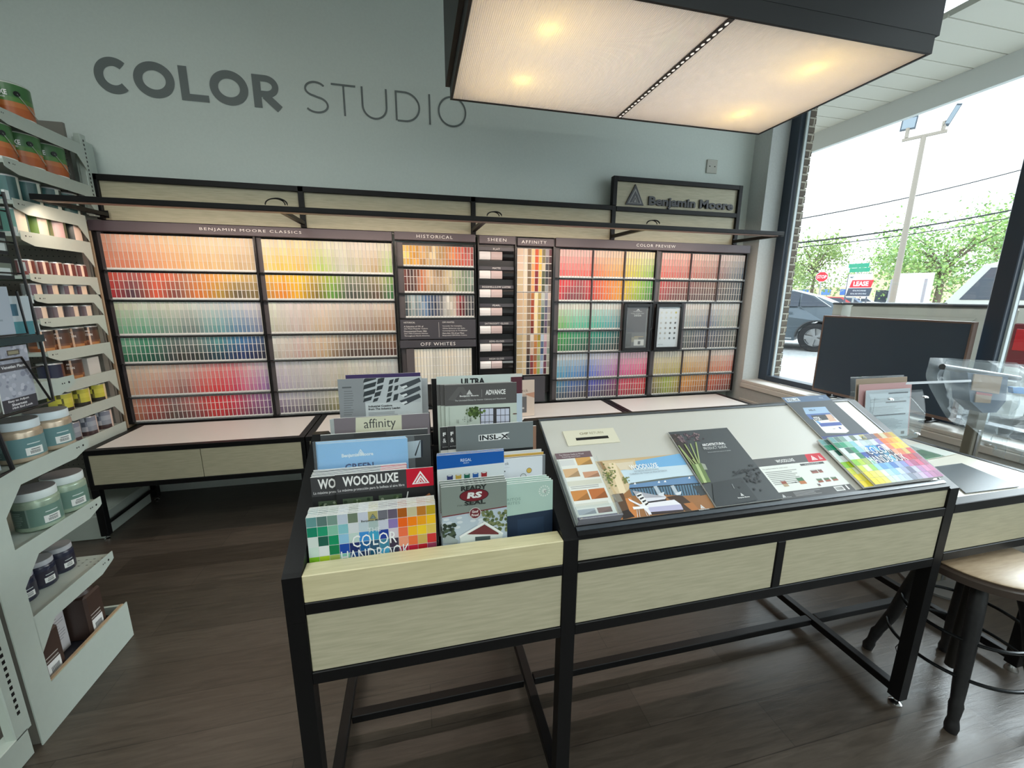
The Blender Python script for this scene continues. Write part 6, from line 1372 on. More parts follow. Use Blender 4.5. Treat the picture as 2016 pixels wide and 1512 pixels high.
# green and white leaflet on the counter
s = Sheet('leaflet', Vector((2.155, 1.235, CZ + .0002)), (.97, .1, 0), (-.1, .97, 0), .25, .14, .002, 'white leaflet with green corner lying under the clear holder on the low counter', 'leaflet')
s.rect(0, 0, s.w, s.h, (206, 212, 206)); s.rect(.0, .0, s.w * .62, s.h * .6, (86, 140, 92)); s.disc(s.w * .3, s.h * .3, .03, (60, 110, 70), .015); s.done()

# clear acrylic holder with papers
hx0, hx1, hy = 1.925, 2.245, 1.335
ch = thing('brochure_holder', (2.08, hy, CZ), 'clear acrylic literature holder with papers on the low counter', 'brochure holder')
mb = MB()
def curve(k): return [(hy + .10 - .20 * (1 - t) ** 2 * 0 + .03 * math.sin(t * 3.1) - k, CZ + .001 + .34 * t) for t in [i / 10 for i in range(11)]]
def bent(x0, x1, pr, t=.003):
    for (a, b) in zip(pr[:-1], pr[1:]):
        mb.prism([(x0, a[0], a[1]), (x0, b[0], b[1]), (x0, b[0] + t, b[1]), (x0, a[0] + t, a[1])], (0, 0, 0), (x1 - x0, 0, 0))
back = [(hy + .13, CZ + .0055), (hy + .11, CZ + .10), (hy + .088, CZ + .20), (hy + .082, CZ + .28), (hy + .095, CZ + .345)]
front = [(hy - .02, CZ + .075), (hy - .035, CZ + .13), (hy - .03, CZ + .20), (hy - .012, CZ + .27), (hy + .0, CZ + .295)]
bent(hx0, hx1, back); bent(hx0 - .01, hx1 - .02, front)
mb.box(hx0, hx1 + .06, hy - .09, hy + .13, CZ + .0024, CZ + .005)
mb.box(hx0 - .01, hx1 - .02, hy - .02, hy + .12, CZ + .072, CZ + .075)
mb.prism([(hx1 - .021, hy - .02, CZ + .076), (hx1 - .021, hy + .10, CZ + .076), (hx1 - .021, hy + .08, CZ + .2), (hx1 - .021, hy + .07, CZ + .28), (hx1 - .021, hy - .03, CZ + .19)], (0, 0, 0), (.003, 0, 0))
mb.build('holder', ACRYL, ch)
a = PY(1783, 757, hy - .085); b = PY(1912, 752, hy - .085)
mb = MB(); dv_ = ray(1850, 755) * .05 + Vector((0, 0, .006)); mb.prism([a, b, b + dv_, a + dv_], (0, 0, 0), (0, 0, .005)); mb.build('top_tray', mat('white acrylic tray', S(206, 212, 218), .2), ch)
mb = MB()
for x in (hx0 + .06, hx1 - .06):
    for z in (.10, .27): mb.lathe([(.012, 0), (.010, .006), (0, .008)], (x, hy - .04, CZ + z), 12)
mb.build('rivets', CHROME, ch)
def holder_sheet(dy, x0, x1, zb, zt_, col, label, prt=None):
    s = Sheet('paper', Vector((x0, hy + dy, CZ + zb)), (1, 0, 0), (0, .12, 1), x1 - x0, zt_ - zb, .002, label, 'paper', base=col); s.rect(0, 0, s.w, s.h, col)
    if prt: prt(s)
    s.done()
def form(s):
    for v, u0, u1 in ((.90, .5, .95), (.72, .45, .92), (.46, .08, .92)): s.rect(s.w * u0, s.h * v, s.w * u1, s.h * (v + .03), (60, 66, 74))
    s.lines(s.w * .1, s.h * .80, s.w * .8, 3, .006, (150, 156, 162)); s.lines(s.w * .1, s.h * .64, s.w * .8, 6, .006, (150, 156, 162)); s.lines(s.w * .1, s.h * .38, s.w * .8, 11, .0062, (156, 162, 168)); s.rect(s.w * .84, s.h * .05, s.w * .92, s.h * .11, (70, 76, 84)); s.line((s.w * .14, s.h * .1), (s.w * .2, s.h * .85), .002, (90, 96, 104)); s.rect(s.w * .1, s.h * .06, s.w * .3, s.h * .1, (110, 120, 124))
holder_sheet(.0, 1.93, 2.19, .079, .300, (190, 200, 208), 'white printed form at the front of the clear holder on the low counter', form)
holder_sheet(.012, 1.905, 2.215, .079, .325, (190, 150, 150), 'pink sheet behind the white form in the clear holder')
holder_sheet(.022, 1.90, 2.20, .079, .348, (150, 132, 112), 'tan card furthest back in the clear holder')

# floor stand wrapped in clear plastic film behind the low counter
px_, py_ = 2.79, 1.42
st = thing('floor_stand', (px_, py_, 0), 'floor stand with blue head and grey pole wrapped in clear film', 'stand')
MB().lathe([(.0, 0), (.16, .0), (.16, .012), (.03, .025), (.0, .03)], (px_, py_, 0), 32).build('base', mat('grey base', S(110, 110, 110), .4), st)
mb = MB(); mb.bbox(px_ - .035, px_ + .035, py_ - .02, py_ + .02, .02, 1.06, .004); mb.build('pole', mat('grey pole', S(120, 116, 104), .4), st)
mb = MB(); mb.bbox(px_ - .009, px_ + .009, py_ - .0235, py_ - .0205, .03, .90, .001); mb.build('pole_channel', STEEL, st)
def B(px, py, y=None): return PY(px, py, y or py_)
a, b = B(1855, 722), B(2005, 745)
mb = MB(); mb.tube([a, (a * .5 + b * .5), b], .014, 12); mb.build('top_bar', mat('dark bar film', S(60, 66, 70), .35), st)
pts = [B(*p, py_ - .03) for p in ((1905, 734), (1985, 741), (1980, 790), (1962, 812), (1935, 813), (1910, 790))]
MB().prism(pts, (0, 0, 0), (0, .07, 0)).build('head', mat('blue head', S(40, 70, 100), .4), st)
CB = mat('cardboard', S(170, 146, 124), .8)
pts = [B(*p, py_ - .036) for p in ((1919, 736), (1974, 742), (1967, 776), (1913, 768))]; MB().prism(pts, (0, 0, 0), (0, .004, 0)).build('cardboard_pad', CB, st)
pts = [B(*p, py_ - .036) for p in ((1922, 776), (1953, 779), (1950, 794), (1920, 792))]; MB().prism(pts, (0, 0, 0), (0, .004, 0)).build('cardboard_pad', CB, st)
pts = [B(*p, py_ - .0365) for p in ((1923, 771), (1954, 776), (1953, 780), (1922, 776))]; MB().prism(pts, (0, 0, 0), (0, .002, 0)).build('red_tape', mat('red tape', S(170, 60, 60), .5), st)
# the film: a crumpled shell round the head, open below
rn = random.Random(3); outl_l = [(1848, 706), (1838, 742), (1846, 765), (1868, 806), (1880, 826), (1905, 846), (1925, 864), (1932, 872)]
outl_r = [(2020, 716), (2060, 742), (2065, 770), (2070, 806), (2072, 826), (2070, 850), (2062, 880), (2050, 905)]
mb = MB(); NU, NV = 22, 24
def shell(sg):
    P = []
    for j in range(NV + 1):
        t = j / NV * (len(outl_l) - 1); i = min(int(t), len(outl_l) - 2); f = t - i
        l = B(outl_l[i][0] * (1 - f) + outl_l[i + 1][0] * f, outl_l[i][1] * (1 - f) + outl_l[i + 1][1] * f); r = B(outl_r[i][0] * (1 - f) + outl_r[i + 1][0] * f, outl_r[i][1] * (1 - f) + outl_r[i + 1][1] * f)
        for k in range(NU + 1):
            u = k / NU; p = l.lerp(r, u); bul = max(.034, math.sin(u * math.pi) ** .6 * (.078 if j < 8 else .092))
            edge = 0 < k < NU
            n_ = (.010 * math.sin(u * 23 + j * .9) + .008 * math.sin(u * 9 - j * 1.7) + rn.uniform(-.005, .005)) if edge else 0
            p.x = min(p.x, XW - .06)
            P.append((p.x + (rn.uniform(-.004, .004) if edge else 0), p.y + sg * (bul + n_ * .8), p.z + (.010 * math.sin(u * 14) if j == NV else 0)))
    F = [(j * (NU + 1) + k, j * (NU + 1) + k + 1, (j + 1) * (NU + 1) + k + 1, (j + 1) * (NU + 1) + k) for j in range(NV) for k in range(NU)]
    mb.mesh(P, F, smooth=True)
shell(-1); shell(1)
bag = mb.build('plastic_film', BAGM); tag(bag, 'crumpled clear plastic film draped over the floor stand by the window', 'plastic film')
pts = [B(*p, py_ + .01) for p in ((1994, 762), (2018, 763), (2018, 776), (1995, 774))]; MB().prism(pts, (0, 0, 0), (0, .02, 0)).build('blue_strap', mat('bright blue strap', S(60, 140, 210), .4), st)

# ================================================================== stool
SX, SY, SZ = 2.06, .945, .600
sl_ = thing('bar_stool', (SX, SY, 0), 'black metal stool with round wooden seat tucked under the low counter', 'stool')
SEATW = noisy('seat wood', S(166, 144, 118), S(182, 161, 134), 8, .4, (2, 14, 2), 5)
MB().lathe([(0, SZ - .012), (.185, SZ - .012), (.192, SZ - .004), (.186, SZ), (0, SZ)], (SX, SY, 0), 48).build('seat', SEATW, sl_)
MB().lathe([(.17, SZ - .045), (.20, SZ - .044), (.203, SZ - .018), (.193, SZ - .0125), (.15, SZ - .0125)], (SX, SY, 0), 48).build('seat_band', mat('brown steel band', S(70, 60, 54), .4), sl_)
CI = noisy('black cast iron', S(22, 22, 24), S(32, 32, 34), 60, .45, bump=.15)
for k in range(4):
    an = math.radians(214 + 92 * k) if k < 1 else math.radians([214, 118, 32, 303][k]); cx, cy = math.cos(an), math.sin(an)
    def lp(r, z): return (SX + cx * r, SY + cy * r, z)
    pts = [lp(.10, .556), lp(.125, .50), lp(.145, .44), lp(.165, .35), lp(.19, .22), lp(.205, .17), lp(.222, .115), lp(.228, .10), lp(.238, .05), lp(.240, .035), lp(.245, .02), lp(.246, .0)]
    MB().tube(pts, [.021, .024, .024, .0235, .022, .021, .018, .021, .016, .019, .021, .018], 12).build('leg', CI, sl_)
WIRE = mat('black footring', S(30, 32, 34), .22, .6)
for R0, z in ((.205, .20), (.178, .335)):
    MB().tube([(SX + R0 * math.cos(i * .1309), SY + R0 * math.sin(i * .1309), z) for i in range(48)], .0065, 8, True).build('foot_ring', WIRE, sl_)
MB().tube([(SX, SY, .10), (SX, SY, .556)], .019, 14).build('screw_post', mat('dark screw', S(50, 48, 46), .4, .6), sl_)
MB().lathe([(.045, .55), (.11, .552), (.11, .5555)], (SX, SY, 0), 24).build('seat_plate', CI, sl_)
MB().tube([(SX - .195, SY + .06, .205), (SX - .214, SY + .066, .17), (SX - .212, SY + .05, .13), (SX - .20, SY + .06, .17), (SX - .194, SY + .064, .20)], .0016, 6).build('tie_loop', RUBBER, sl_)
# ================================================================== outside the window
def D(px, py, dep): return EYE + ray(px, py) * dep
def gz(x): return .03 + .028 * (min(x, 14) - 4)
ASPH = noisy('sunlit asphalt', S(150, 152, 152), S(168, 170, 170), 14, .9)
mb = MB(); xs = [3.62, 6, 9, 14, 30, 120]
for a, b in zip(xs[:-1], xs[1:]): mb.face([(a, -60, gz(a) - .0), (b, -60, gz(b)), (b, 120, gz(b)), (a, 120, gz(a))])
struct('ground_outside', mb, ASPH)
mb = MB(); mb.box(3.50, 3.62, -6, 9, -.1, gz(3.62)); struct('wall_foundation', mb, mat('concrete', S(150, 150, 146), .9))
# brick facade beside the window
BRK = mat('brick', S(120, 96, 80), .85); n, l, b = nodes(BRK); tcb = n.new('ShaderNodeTexCoord'); bt = n.new('ShaderNodeTexBrick'); bt.inputs['Scale'].default_value = 1; bt.inputs['Brick Width'].default_value = .2; bt.inputs['Row Height'].default_value = .067; bt.inputs['Mortar Size'].default_value = .006
bt.inputs['Color1'].default_value = S(104, 92, 80); bt.inputs['Color2'].default_value = S(86, 76, 66); bt.inputs['Mortar'].default_value = S(170, 164, 150)
mpb = n.new('ShaderNodeMapping'); mpb.inputs['Rotation'].default_value = (math.pi / 2, 0, 0); l.new(tcb.outputs['Object'], mpb.inputs[0]); l.new(mpb.outputs[0], bt.inputs['Vector']); l.new(bt.outputs['Color'], b.inputs['Base Color'])
mb = MB()
for i in range(52):
    z = .02 + i * .067; j = .004 * (i % 2); mb.box(3.501, 3.62, 3.385 + j, 8, z, z + .060)
mb.box(3.501, 3.61, 3.392, 8, 0, 3.5)
struct('wall_brick', mb, BRK)
# eaves: slatted soffit and fascia
XFa = 4.45; zs_ = PX(1700, 223, XFa).z; zf = PX(1700, 262, XFa).z
SOF = mat('cream soffit boards', S(232, 230, 218), .6)
mb = MB(); y = -7.0
while y < 9: mb.box(3.50, XFa + .02, y, y + .19, zs_, zs_ + .02); y += .2
mb.box(3.50, XFa + .02, -7, 9, zs_ + .02, zs_ + .04)
struct('roof_soffit', mb, SOF)
struct('roof_fascia', MB().box(XFa, XFa + .05, -7, 9, zf, zs_ - .0005).box(XFa + .02, XFa + .07, -7, 9, zs_, zs_ + .4), mat('white fascia', S(236, 240, 240), .6))

# ---- pickup truck, tail towards the window
def mir(poly, c): return [(p[0], 2 * c - p[1], p[2]) for p in poly]
TX, TY0, TY1 = 5.50, 2.48, 4.49; tg = gz(TX + 1); TC = (TY0 + TY1) / 2; TT = 1.51
SIL = mat('silver car paint', S(176, 176, 168), .3, .3); DKG = mat('car glass', S(46, 54, 66), .08); TYR = mat('tyre', S(30, 30, 32), .8); LMP = mat('red lamp lens', S(176, 24, 36), .15); BLT = mat('black trim', S(34, 36, 38), .5)
tk = thing('pickup_truck', (TX + 2.5, TC, tg), 'silver pickup truck parked tail first outside the window', 'truck')
mb = MB()
def side(y0, y1):
    mb.prism([(TX + .02, y0, tg + .55), (TX + .02, y0, TT - .03), (TX + 1.9, y0, TT - .03), (TX + 1.9, y0, tg + .5), (TX + 1.45, y0, tg + .5), (TX + 1.35, y0, tg + .75), (TX + 1.1, y0, tg + .9), (TX + .85, y0, tg + .75), (TX + .75, y0, tg + .5)], (0, 0, 0), (0, y1 - y0, 0))
side(TY0, TY0 + .12); side(TY1 - .12, TY1); mb.box(TX + .1, TX + 1.9, TY0 + .12, TY1 - .12, tg + .62, tg + .68); mb.box(TX + 1.85, TX + 1.9, TY0 + .12, TY1 - .12, tg + .68, TT - .03)
mb.build('bed', SIL, tk)
mb = MB(); mb.bbox(TX, TX + .07, TY0 + .24, TY1 - .24, tg + .58, TT - .03, .02); mb.prism([(TX - .012, TY0 + .5, TT - .14), (TX - .012, TY1 - .5, TT - .14), (TX - .012, TY1 - .7, TT - .30), (TX - .012, TY0 + .7, TT - .30)], (0, 0, 0), (.02, 0, 0)); tgt = mb.build('tailgate', SIL, tk)
mb = MB(); mb.bbox(TX - .02, TX - .0005, TC - .1, TC + .1, TT - .27, TT - .20, .004); mb.build('handle', mat('white sticker', S(214, 216, 214), .4), tgt)
mb = MB(); mb.bbox(TX - .01, TX + 1.9, TY0, TY0 + .13, TT - .0295, TT, .01); mb.bbox(TX - .01, TX + 1.9, TY1 - .13, TY1, TT - .0295, TT, .01); mb.bbox(TX - .01, TX + .09, TY0 + .13, TY1 - .13, TT - .0295, TT, .01); mb.build('bed_rail_cap', BLT, tk)
for y0, y1 in ((TY0 - .004, TY0 + .225), (TY1 - .225, TY1 + .004)):
    lp_ = MB().bbox(TX - .005, TX + .018, y0, y1, TT - .58, TT - .17, .01).build('tail_light', mat('dark red lens', S(104, 30, 40), .2), tk)
    MB().bbox(TX - .014, TX - .0055, y0 + .05, y1 - .03, TT - .42, TT - .22, .02).build('lamp', LMP, lp_)
MB().bbox(TX - .12, TX + .05, TY0 + .02, TY1 - .02, tg + .36, tg + .57, .03).build('bumper', mat('light bumper', S(196, 200, 198), .3), tk)
cx0 = TX + 1.92; zr = 2.03
mb = MB()
yo, yi = .03, .24
bot = [(cx0, TY0 + yo, TT - .06), (cx0 + 2.1, TY0 + yo, TT - .06), (cx0 + 2.1, TY1 - yo, TT - .06), (cx0, TY1 - yo, TT - .06)]
top = [(cx0 + .32, TY0 + yi, zr), (cx0 + 1.3, TY0 + yi, zr), (cx0 + 1.3, TY1 - yi, zr), (cx0 + .32, TY1 - yi, zr)]
low = [(x, y + (-.03 if y < TC else .03), tg + .5) for x, y, z in bot]
for i in range(4): mb.face([bot[i], bot[(i + 1) % 4], top[(i + 1) % 4], top[i]]); mb.face([low[i], low[(i + 1) % 4], bot[(i + 1) % 4], bot[i]])
crown = [(x + (.12 if x < cx0 + 1 else -.12), y + (.12 if y < TC else -.12), zr + .05) for x, y, z in top]
for i in range(4): mb.face([top[i], top[(i + 1) % 4], crown[(i + 1) % 4], crown[i]])
mb.face(crown); mb.face(low[::-1]); mb.box(cx0 + 2.1, cx0 + 3.4, TY0, TY1, tg + .5, TT - .18); mb.build('cab', SIL, tk)
def inset(a, b, c, d, u0, u1, v0, v1, off):
    A, B_, C_, D_ = map(Vector, (a, b, c, d)); f = lambda u, v: (A.lerp(B_, u)).lerp(D_.lerp(C_, u), v); n_ = (B_ - A).cross(D_ - A).normalized() * off
    return [f(u0, v0) + n_, f(u1, v0) + n_, f(u1, v1) + n_, f(u0, v1) + n_]
for k, off in ((3, .006), (0, .006), (2, .006)):
    A_ = (bot[k], bot[(k + 1) % 4], top[(k + 1) % 4], top[k]); q = inset(*A_, .07, .93, .18, .92, off)
    if (q[0] - Vector((cx0 + 1, TC, 1.7))).dot((q[1] - q[0]).cross(q[3] - q[0])) < 0: q = inset(*A_, .07, .93, .18, .92, -off)
    MB().face(q).build('cab_window', DKG, tk)
def wheel(parent, x, y, z, r, w_, ax='y', spokes=5):
    mb = MB(); prof = [(r * .62, -w_ / 2), (r * .96, -w_ / 2), (r, -w_ / 2 + .03), (r, w_ / 2 - .03), (r * .96, w_ / 2), (r * .62, w_ / 2)]
    mb.lathe(prof, (0, 0, 0), 32, cap=False); mt_ = (lambda v: (x + v[0], y + v[2], z + v[1])) if ax == 'y' else (lambda v: (x + v[2], y + v[0], z + v[1]))
    mb.v = [mt_(v) for v in mb.v]; ty = mb.build('tyre', TYR, parent)
    m2 = MB(); m2.lathe([(r * .60, -w_ * .3), (r * .63, -w_ * .46), (r * .66, -w_ * .46), (r * .66, w_ * .46), (r * .6, w_ * .46), (r * .58, w_ * .3)], (0, 0, 0), 32, cap=False); m2.lathe([(r * .6, -.02), (r * .6, .02)], (0, 0, 0), 24)
    for i in range(spokes):
        t = 6.2832 * i / spokes
        for dt in (-.13, .13): m2.bar((r * .1 * math.cos(t), r * .1 * math.sin(t), -w_ * .4), (r * .62 * math.cos(t + dt), r * .62 * math.sin(t + dt), -w_ * .42), .05, .03, (0, 0, 1)); m2.bar((r * .1 * math.cos(t), r * .1 * math.sin(t), w_ * .4), (r * .62 * math.cos(t + dt), r * .62 * math.sin(t + dt), w_ * .42), .05, .03, (0, 0, 1))
    m2.lathe([(0, -w_ * .44), (r * .14, -w_ * .44), (r * .14, w_ * .44), (0, w_ * .44)], (0, 0, 0), 16)
    m2.v = [mt_(v) for v in m2.v]; m2.build('wheel_rim', STEEL, ty)
for x in (TX + 1.1, TX + 4.5):
    for y in (TY0 + .14, TY1 - .14): wheel(tk, x, y, tg + .38, .38, .25)

# ---- generic car body: profile along its length, with windows, lamps, wheels
def car(name, loc, rot, L, W, H, prof, glass, paint, label, cat='car', group=None, wr=.34, wx=(.85, 3.5), lampz=.62, detail=True):
    t = thing(name, (0, 0, 0), label, cat, group); hw = W / 2
    def yy(z): return hw * (1 - .30 * max(0, (z - H * .56) / (H * .44)) ** 1.2)
    mb = MB(); n_ = len(prof)
    for sg in (-1, 1): pass
    Lf = [(x, yy(z), z) for x, z in prof]; Rt = [(x, -yy(z), z) for x, z in prof]
    mb.mesh(Lf + Rt, [(i, (i + 1) % n_, n_ + (i + 1) % n_, n_ + i) for i in range(n_)], smooth=False)
    mb.face(Lf[::-1]); mb.face(Rt)
    mb.build('body', paint, t, local=True)
    for gl in glass:
        for sg in (-1, 1): MB().face([(x, sg * (yy(z) + .006), z) for x, z in (gl if sg < 0 else gl[::-1])]).build('side_window', DKG, t, local=True)
    if detail:
        for sg in (-1, 1):
            mb = MB(); mb.tube([(x, sg * (yy(z) + .008), z) for x, z in detail['trim']], .011, 6); mb.build('window_trim', mat('bright trim', S(196, 200, 204), .2, .8), t, local=True)
            mb = MB(); mb.tube([(x, sg * (hw + .012), z) for x, z in detail['handle']], .016, 8); mb.build('door_handle', paint, t, local=True)
            mb = MB(); mb.box(detail['sill'][0], detail['sill'][1], sg * hw - .012, sg * hw + .012, .30, .335); mb.build('sill_strip', mat('bright trim', S(196, 200, 204), .2, .8), t, local=True)
            for w0 in wx:
                mb = MB(); mb.tube([(w0 + (wr + .06) * math.cos(a * .2618), sg * (hw + .003), wr + (wr + .06) * math.sin(a * .2618)) for a in range(13)], .025, 6); mb.build('arch_lip', BLT, t, local=True)
            mb = MB(); mb.box(.02, .22, sg * (hw - .12) - .09, sg * (hw - .12) + .09, lampz, lampz + .14); mb.build('tail_light', LMP, t, local=True)
    for w0 in wx:
        for sg in (-1, 1): wheel(t, w0, sg * (hw - .11), wr, wr, .24)
    t.location = loc; t.rotation_euler = (0, 0, rot); return t
SUVP = mat('dark graphite car paint', S(84, 94, 102), .25, .3)
pr = [(.05, .34), (0, .75), (.08, 1.08), (.35, 1.12), (.95, 1.40), (1.6, 1.60), (2.2, 1.67), (2.75, 1.64), (3.3, 1.42), (3.75, 1.14), (4.7, 1.02), (4.92, .78), (4.9, .34), (3.95, .26), (3.9, .5), (3.75, .72), (3.5, .80), (3.25, .72), (3.1, .5), (3.05, .26), (1.35, .26), (1.3, .5), (1.15, .72), (.9, .80), (.65, .72), (.5, .5), (.45, .34)]
gl = [[(.72, 1.17), (1.08, 1.40), (1.32, 1.50), (1.32, 1.16)], [(1.36, 1.16), (1.36, 1.51), (1.95, 1.60), (2.05, 1.14)], [(2.12, 1.14), (2.05, 1.60), (2.7, 1.57), (3.35, 1.12)]]
q = PZ(1600, 693, gz(9.6)); sgz = gz(q.x)
SR = math.radians(124)
car('suv', (q.x - .9 * math.cos(SR) + .89 * math.sin(SR), q.y - .9 * math.sin(SR) - .89 * math.cos(SR), sgz), SR, 4.9, 2.0, 1.67, pr, gl, SUVP, 'dark grey coupe style suv seen side on outside the window', wr=.37, wx=(.9, 3.5), lampz=.86,
    detail=dict(trim=[(.66, 1.15), (1.05, 1.43), (1.5, 1.56), (2.0, 1.625), (2.7, 1.60)], handle=[(1.45, 1.0), (1.50, 1.012), (1.62, 1.012), (1.67, 1.0)], sill=(1.4, 3.0)))
# far parked cars
pr2 = [(.05, .3), (0, .7), (.1, .95), (.6, 1.0), (1.1, 1.38), (2.3, 1.42), (3.0, 1.0), (4.1, .88), (4.3, .6), (4.25, .3), (3.7, .28), (3.4, .6), (3.1, .28), (1.3, .28), (1.0, .6), (.7, .28)]
gl2 = [[(.85, 1.02), (1.2, 1.32), (1.75, 1.34), (1.75, 1.0)], [(1.82, 1.0), (1.82, 1.34), (2.25, 1.34), (2.75, 1.0)]]
WHP = mat('white car paint', S(220, 222, 224), .3); BLP = mat('blue grey car paint', S(110, 122, 140), .3); RDP = mat('red car paint', S(170, 60, 60), .3)
for (px, py, dep, rot, m, lab) in [(1668, 588, 30, 2.5, WHP, 'white parked car left of the lease sign posts'), (1697, 591, 26, 2.4, RDP, 'red parked car low under the lease sign'), (1716, 588, 31, 2.4, BLP, 'blue grey parked car right of the lease sign'), (1848, 582, 38, 2.4, WHP, 'white parked car under the large tree beside the truck'), (1632, 586, 36, 2.4, BLP, 'small blue grey car beyond the dark suv'), (1735, 577, 44, 2.4, WHP, 'white car parked before the cream shop front')]:
    p = D(px, py, dep); car('parked_car', (p.x, p.y, gz(p.x)), rot, 4.3, 1.75, 1.42, pr2, gl2, m, lab, 'car', 'parked cars across the road', .31, (1.0, 3.4), detail=None)

# ---- signs and poles
def post(parent, x, y, z1, r=.04, m=None, name='post'): return MB().tube([(x, y, gz(x) - .02), (x, y, z1)], r, 8).build(name, m or mat('galvanised post', S(150, 152, 152), .4, .5), parent)
def facing(p):
    d = Vector((p.x, p.y, 0)).normalized(); return Vector((d.y, -d.x, 0)), d       # right, away
WPT = mat('white sign face', S(236, 238, 240), .5)
p = D(1618, 545, 28); rt, aw = facing(p); r = 10.5 / FPX * 28
ss = thing('stop_sign', (p.x, p.y, gz(p.x)), 'red octagonal stop sign across the parking lot', 'road sign'); post(ss, p.x + aw.x * .05, p.y + aw.y * .05, p.z)
oc = lambda r, o: [p + rt * (r * math.cos(math.radians(22.5 + 45 * i))) + Vector((0, 0, r * math.sin(math.radians(22.5 + 45 * i)))) - aw * o for i in range(8)]
MB().prism(oc(r, 0), -aw * .0, -aw * .01).build('sign_edge', WPT, ss); MB().prism(oc(r * .93, .0102), aw * 0, -aw * .004).build('sign_face', mat('stop red', S(188, 34, 48), .4), ss)
mb = MB(); put_text(mb, 'STOP', p - rt * (r * .72) - Vector((0, 0, r * .3)) - aw * .016, rt, (0, 0, 1), r * 1.44, r * .6, bold=.02); mb.build('sign_lettering', WPT, ss)
p0, p1 = D(1664, 584, 15), D(1717, 541, 15); rt, aw = facing(p0); W_ = (p1 - p0).dot(rt); H_ = p1.z - p0.z
ls = thing('lease_sign', (p0.x, p0.y, gz(p0.x)), 'white lease sign board with red band on two dark posts', 'sign')
MB().prism([p0, p0 + rt * W_, p0 + rt * W_ + Vector((0, 0, H_)), p0 + Vector((0, 0, H_))], aw * 0, aw * .03).build('board', WPT, ls)
mb = MB()
def band(u0, u1, v0, v1, c, o=.002, sk=0):
    f = lambda u, v: p0 + rt * (W_ * (u + sk * (v - v0))) + Vector((0, 0, H_ * v)) - aw * o
    mb.face([f(u0, v0), f(u1, v0), f(u1, v1), f(u0, v1)], S(c))
band(.10, 1, .40, .74, (206, 50, 60), sk=.25); band(.0, 1, .02, .38, (70, 76, 90), sk=.2)
put_text(mb, 'LEASE', p0 + rt * (W_ * .26) + Vector((0, 0, H_ * .47)) - aw * .004, rt, (0, 0, 1), W_ * .62, H_ * .21, S(240, 240, 240), .03)
put_text(mb, 'RETAIL SPACE AVAILABLE', p0 + rt * (W_ * .28) + Vector((0, 0, H_ * .24)) - aw * .004, rt, (0, 0, 1), W_ * .55, H_ * .06, S(226, 226, 230)); put_text(mb, 'RETAIL AND OFFICE SPACE', p0 + rt * (W_ * .2) + Vector((0, 0, H_ * .10)) - aw * .004, rt, (0, 0, 1), W_ * .66, H_ * .06, S(226, 226, 230)); put_text(mb, 'N&D', p0 + rt * (W_ * .06) + Vector((0, 0, H_ * .83)) - aw * .004, rt, (0, 0, 1), W_ * .17, H_ * .08, S(50, 56, 66), .03)
mb.build('board_print', PAINT, ls)
for u in (.0, .9): q = p0 + rt * (W_ * u) + aw * .055; MB().tube([(q.x, q.y, gz(q.x) - .02), (q.x, q.y, p1.z + .02)], .025, 8).build('post', mat('dark post', S(76, 78, 90), .5), ls)
p = D(1690, 527, 21); rt, aw = facing(p)
gs_ = thing('street_sign', (p.x, p.y, gz(p.x)), 'pair of green street name plates on a pole behind the lease sign', 'road sign'); GRS = mat('street sign green', S(36, 140, 110), .4)
for dz, du in ((.10, .0), (-.12, .06)): MB().prism([p + rt * (-.40 + du) + Vector((0, 0, dz - .11)), p + rt * (.40 + du) + Vector((0, 0, dz - .09)), p + rt * (.42 + du) + Vector((0, 0, dz + .12)), p + rt * (-.40 + du) + Vector((0, 0, dz + .10))], aw * 0, aw * .01).build('name_plate', GRS, gs_)
post(gs_, p.x + aw.x * .06, p.y + aw.y * .06, p.z + .2)
# white panel on two posts
p0, p1 = D(1742, 592, 19), D(1835, 540, 19); rt, aw = facing(p0); W_ = (p1 - p0).dot(rt)
wb = thing('blank_board', (p0.x, p0.y, gz(p0.x)), 'large blank white board on two posts behind the lamp pole', 'board'); a0 = p0 + rt * 0
MB().prism([a0 + Vector((0, 0, -.35)), a0 + rt * W_ + Vector((0, 0, -.35)), a0 + rt * W_ + Vector((0, 0, p1.z - p0.z)), a0 + rt * .25 + Vector((0, 0, p1.z - p0.z))], aw * 0, aw * .05).build('panel', WPT, wb)
for u in (.08, .84): q = a0 + rt * (W_ * u) - aw * .05; MB().tube([(q.x, q.y, gz(q.x) - .02), (q.x, q.y, p1.z - .25)], .05, 8).build('post', mat('grey timber post', S(150, 146, 150), .7), wb)
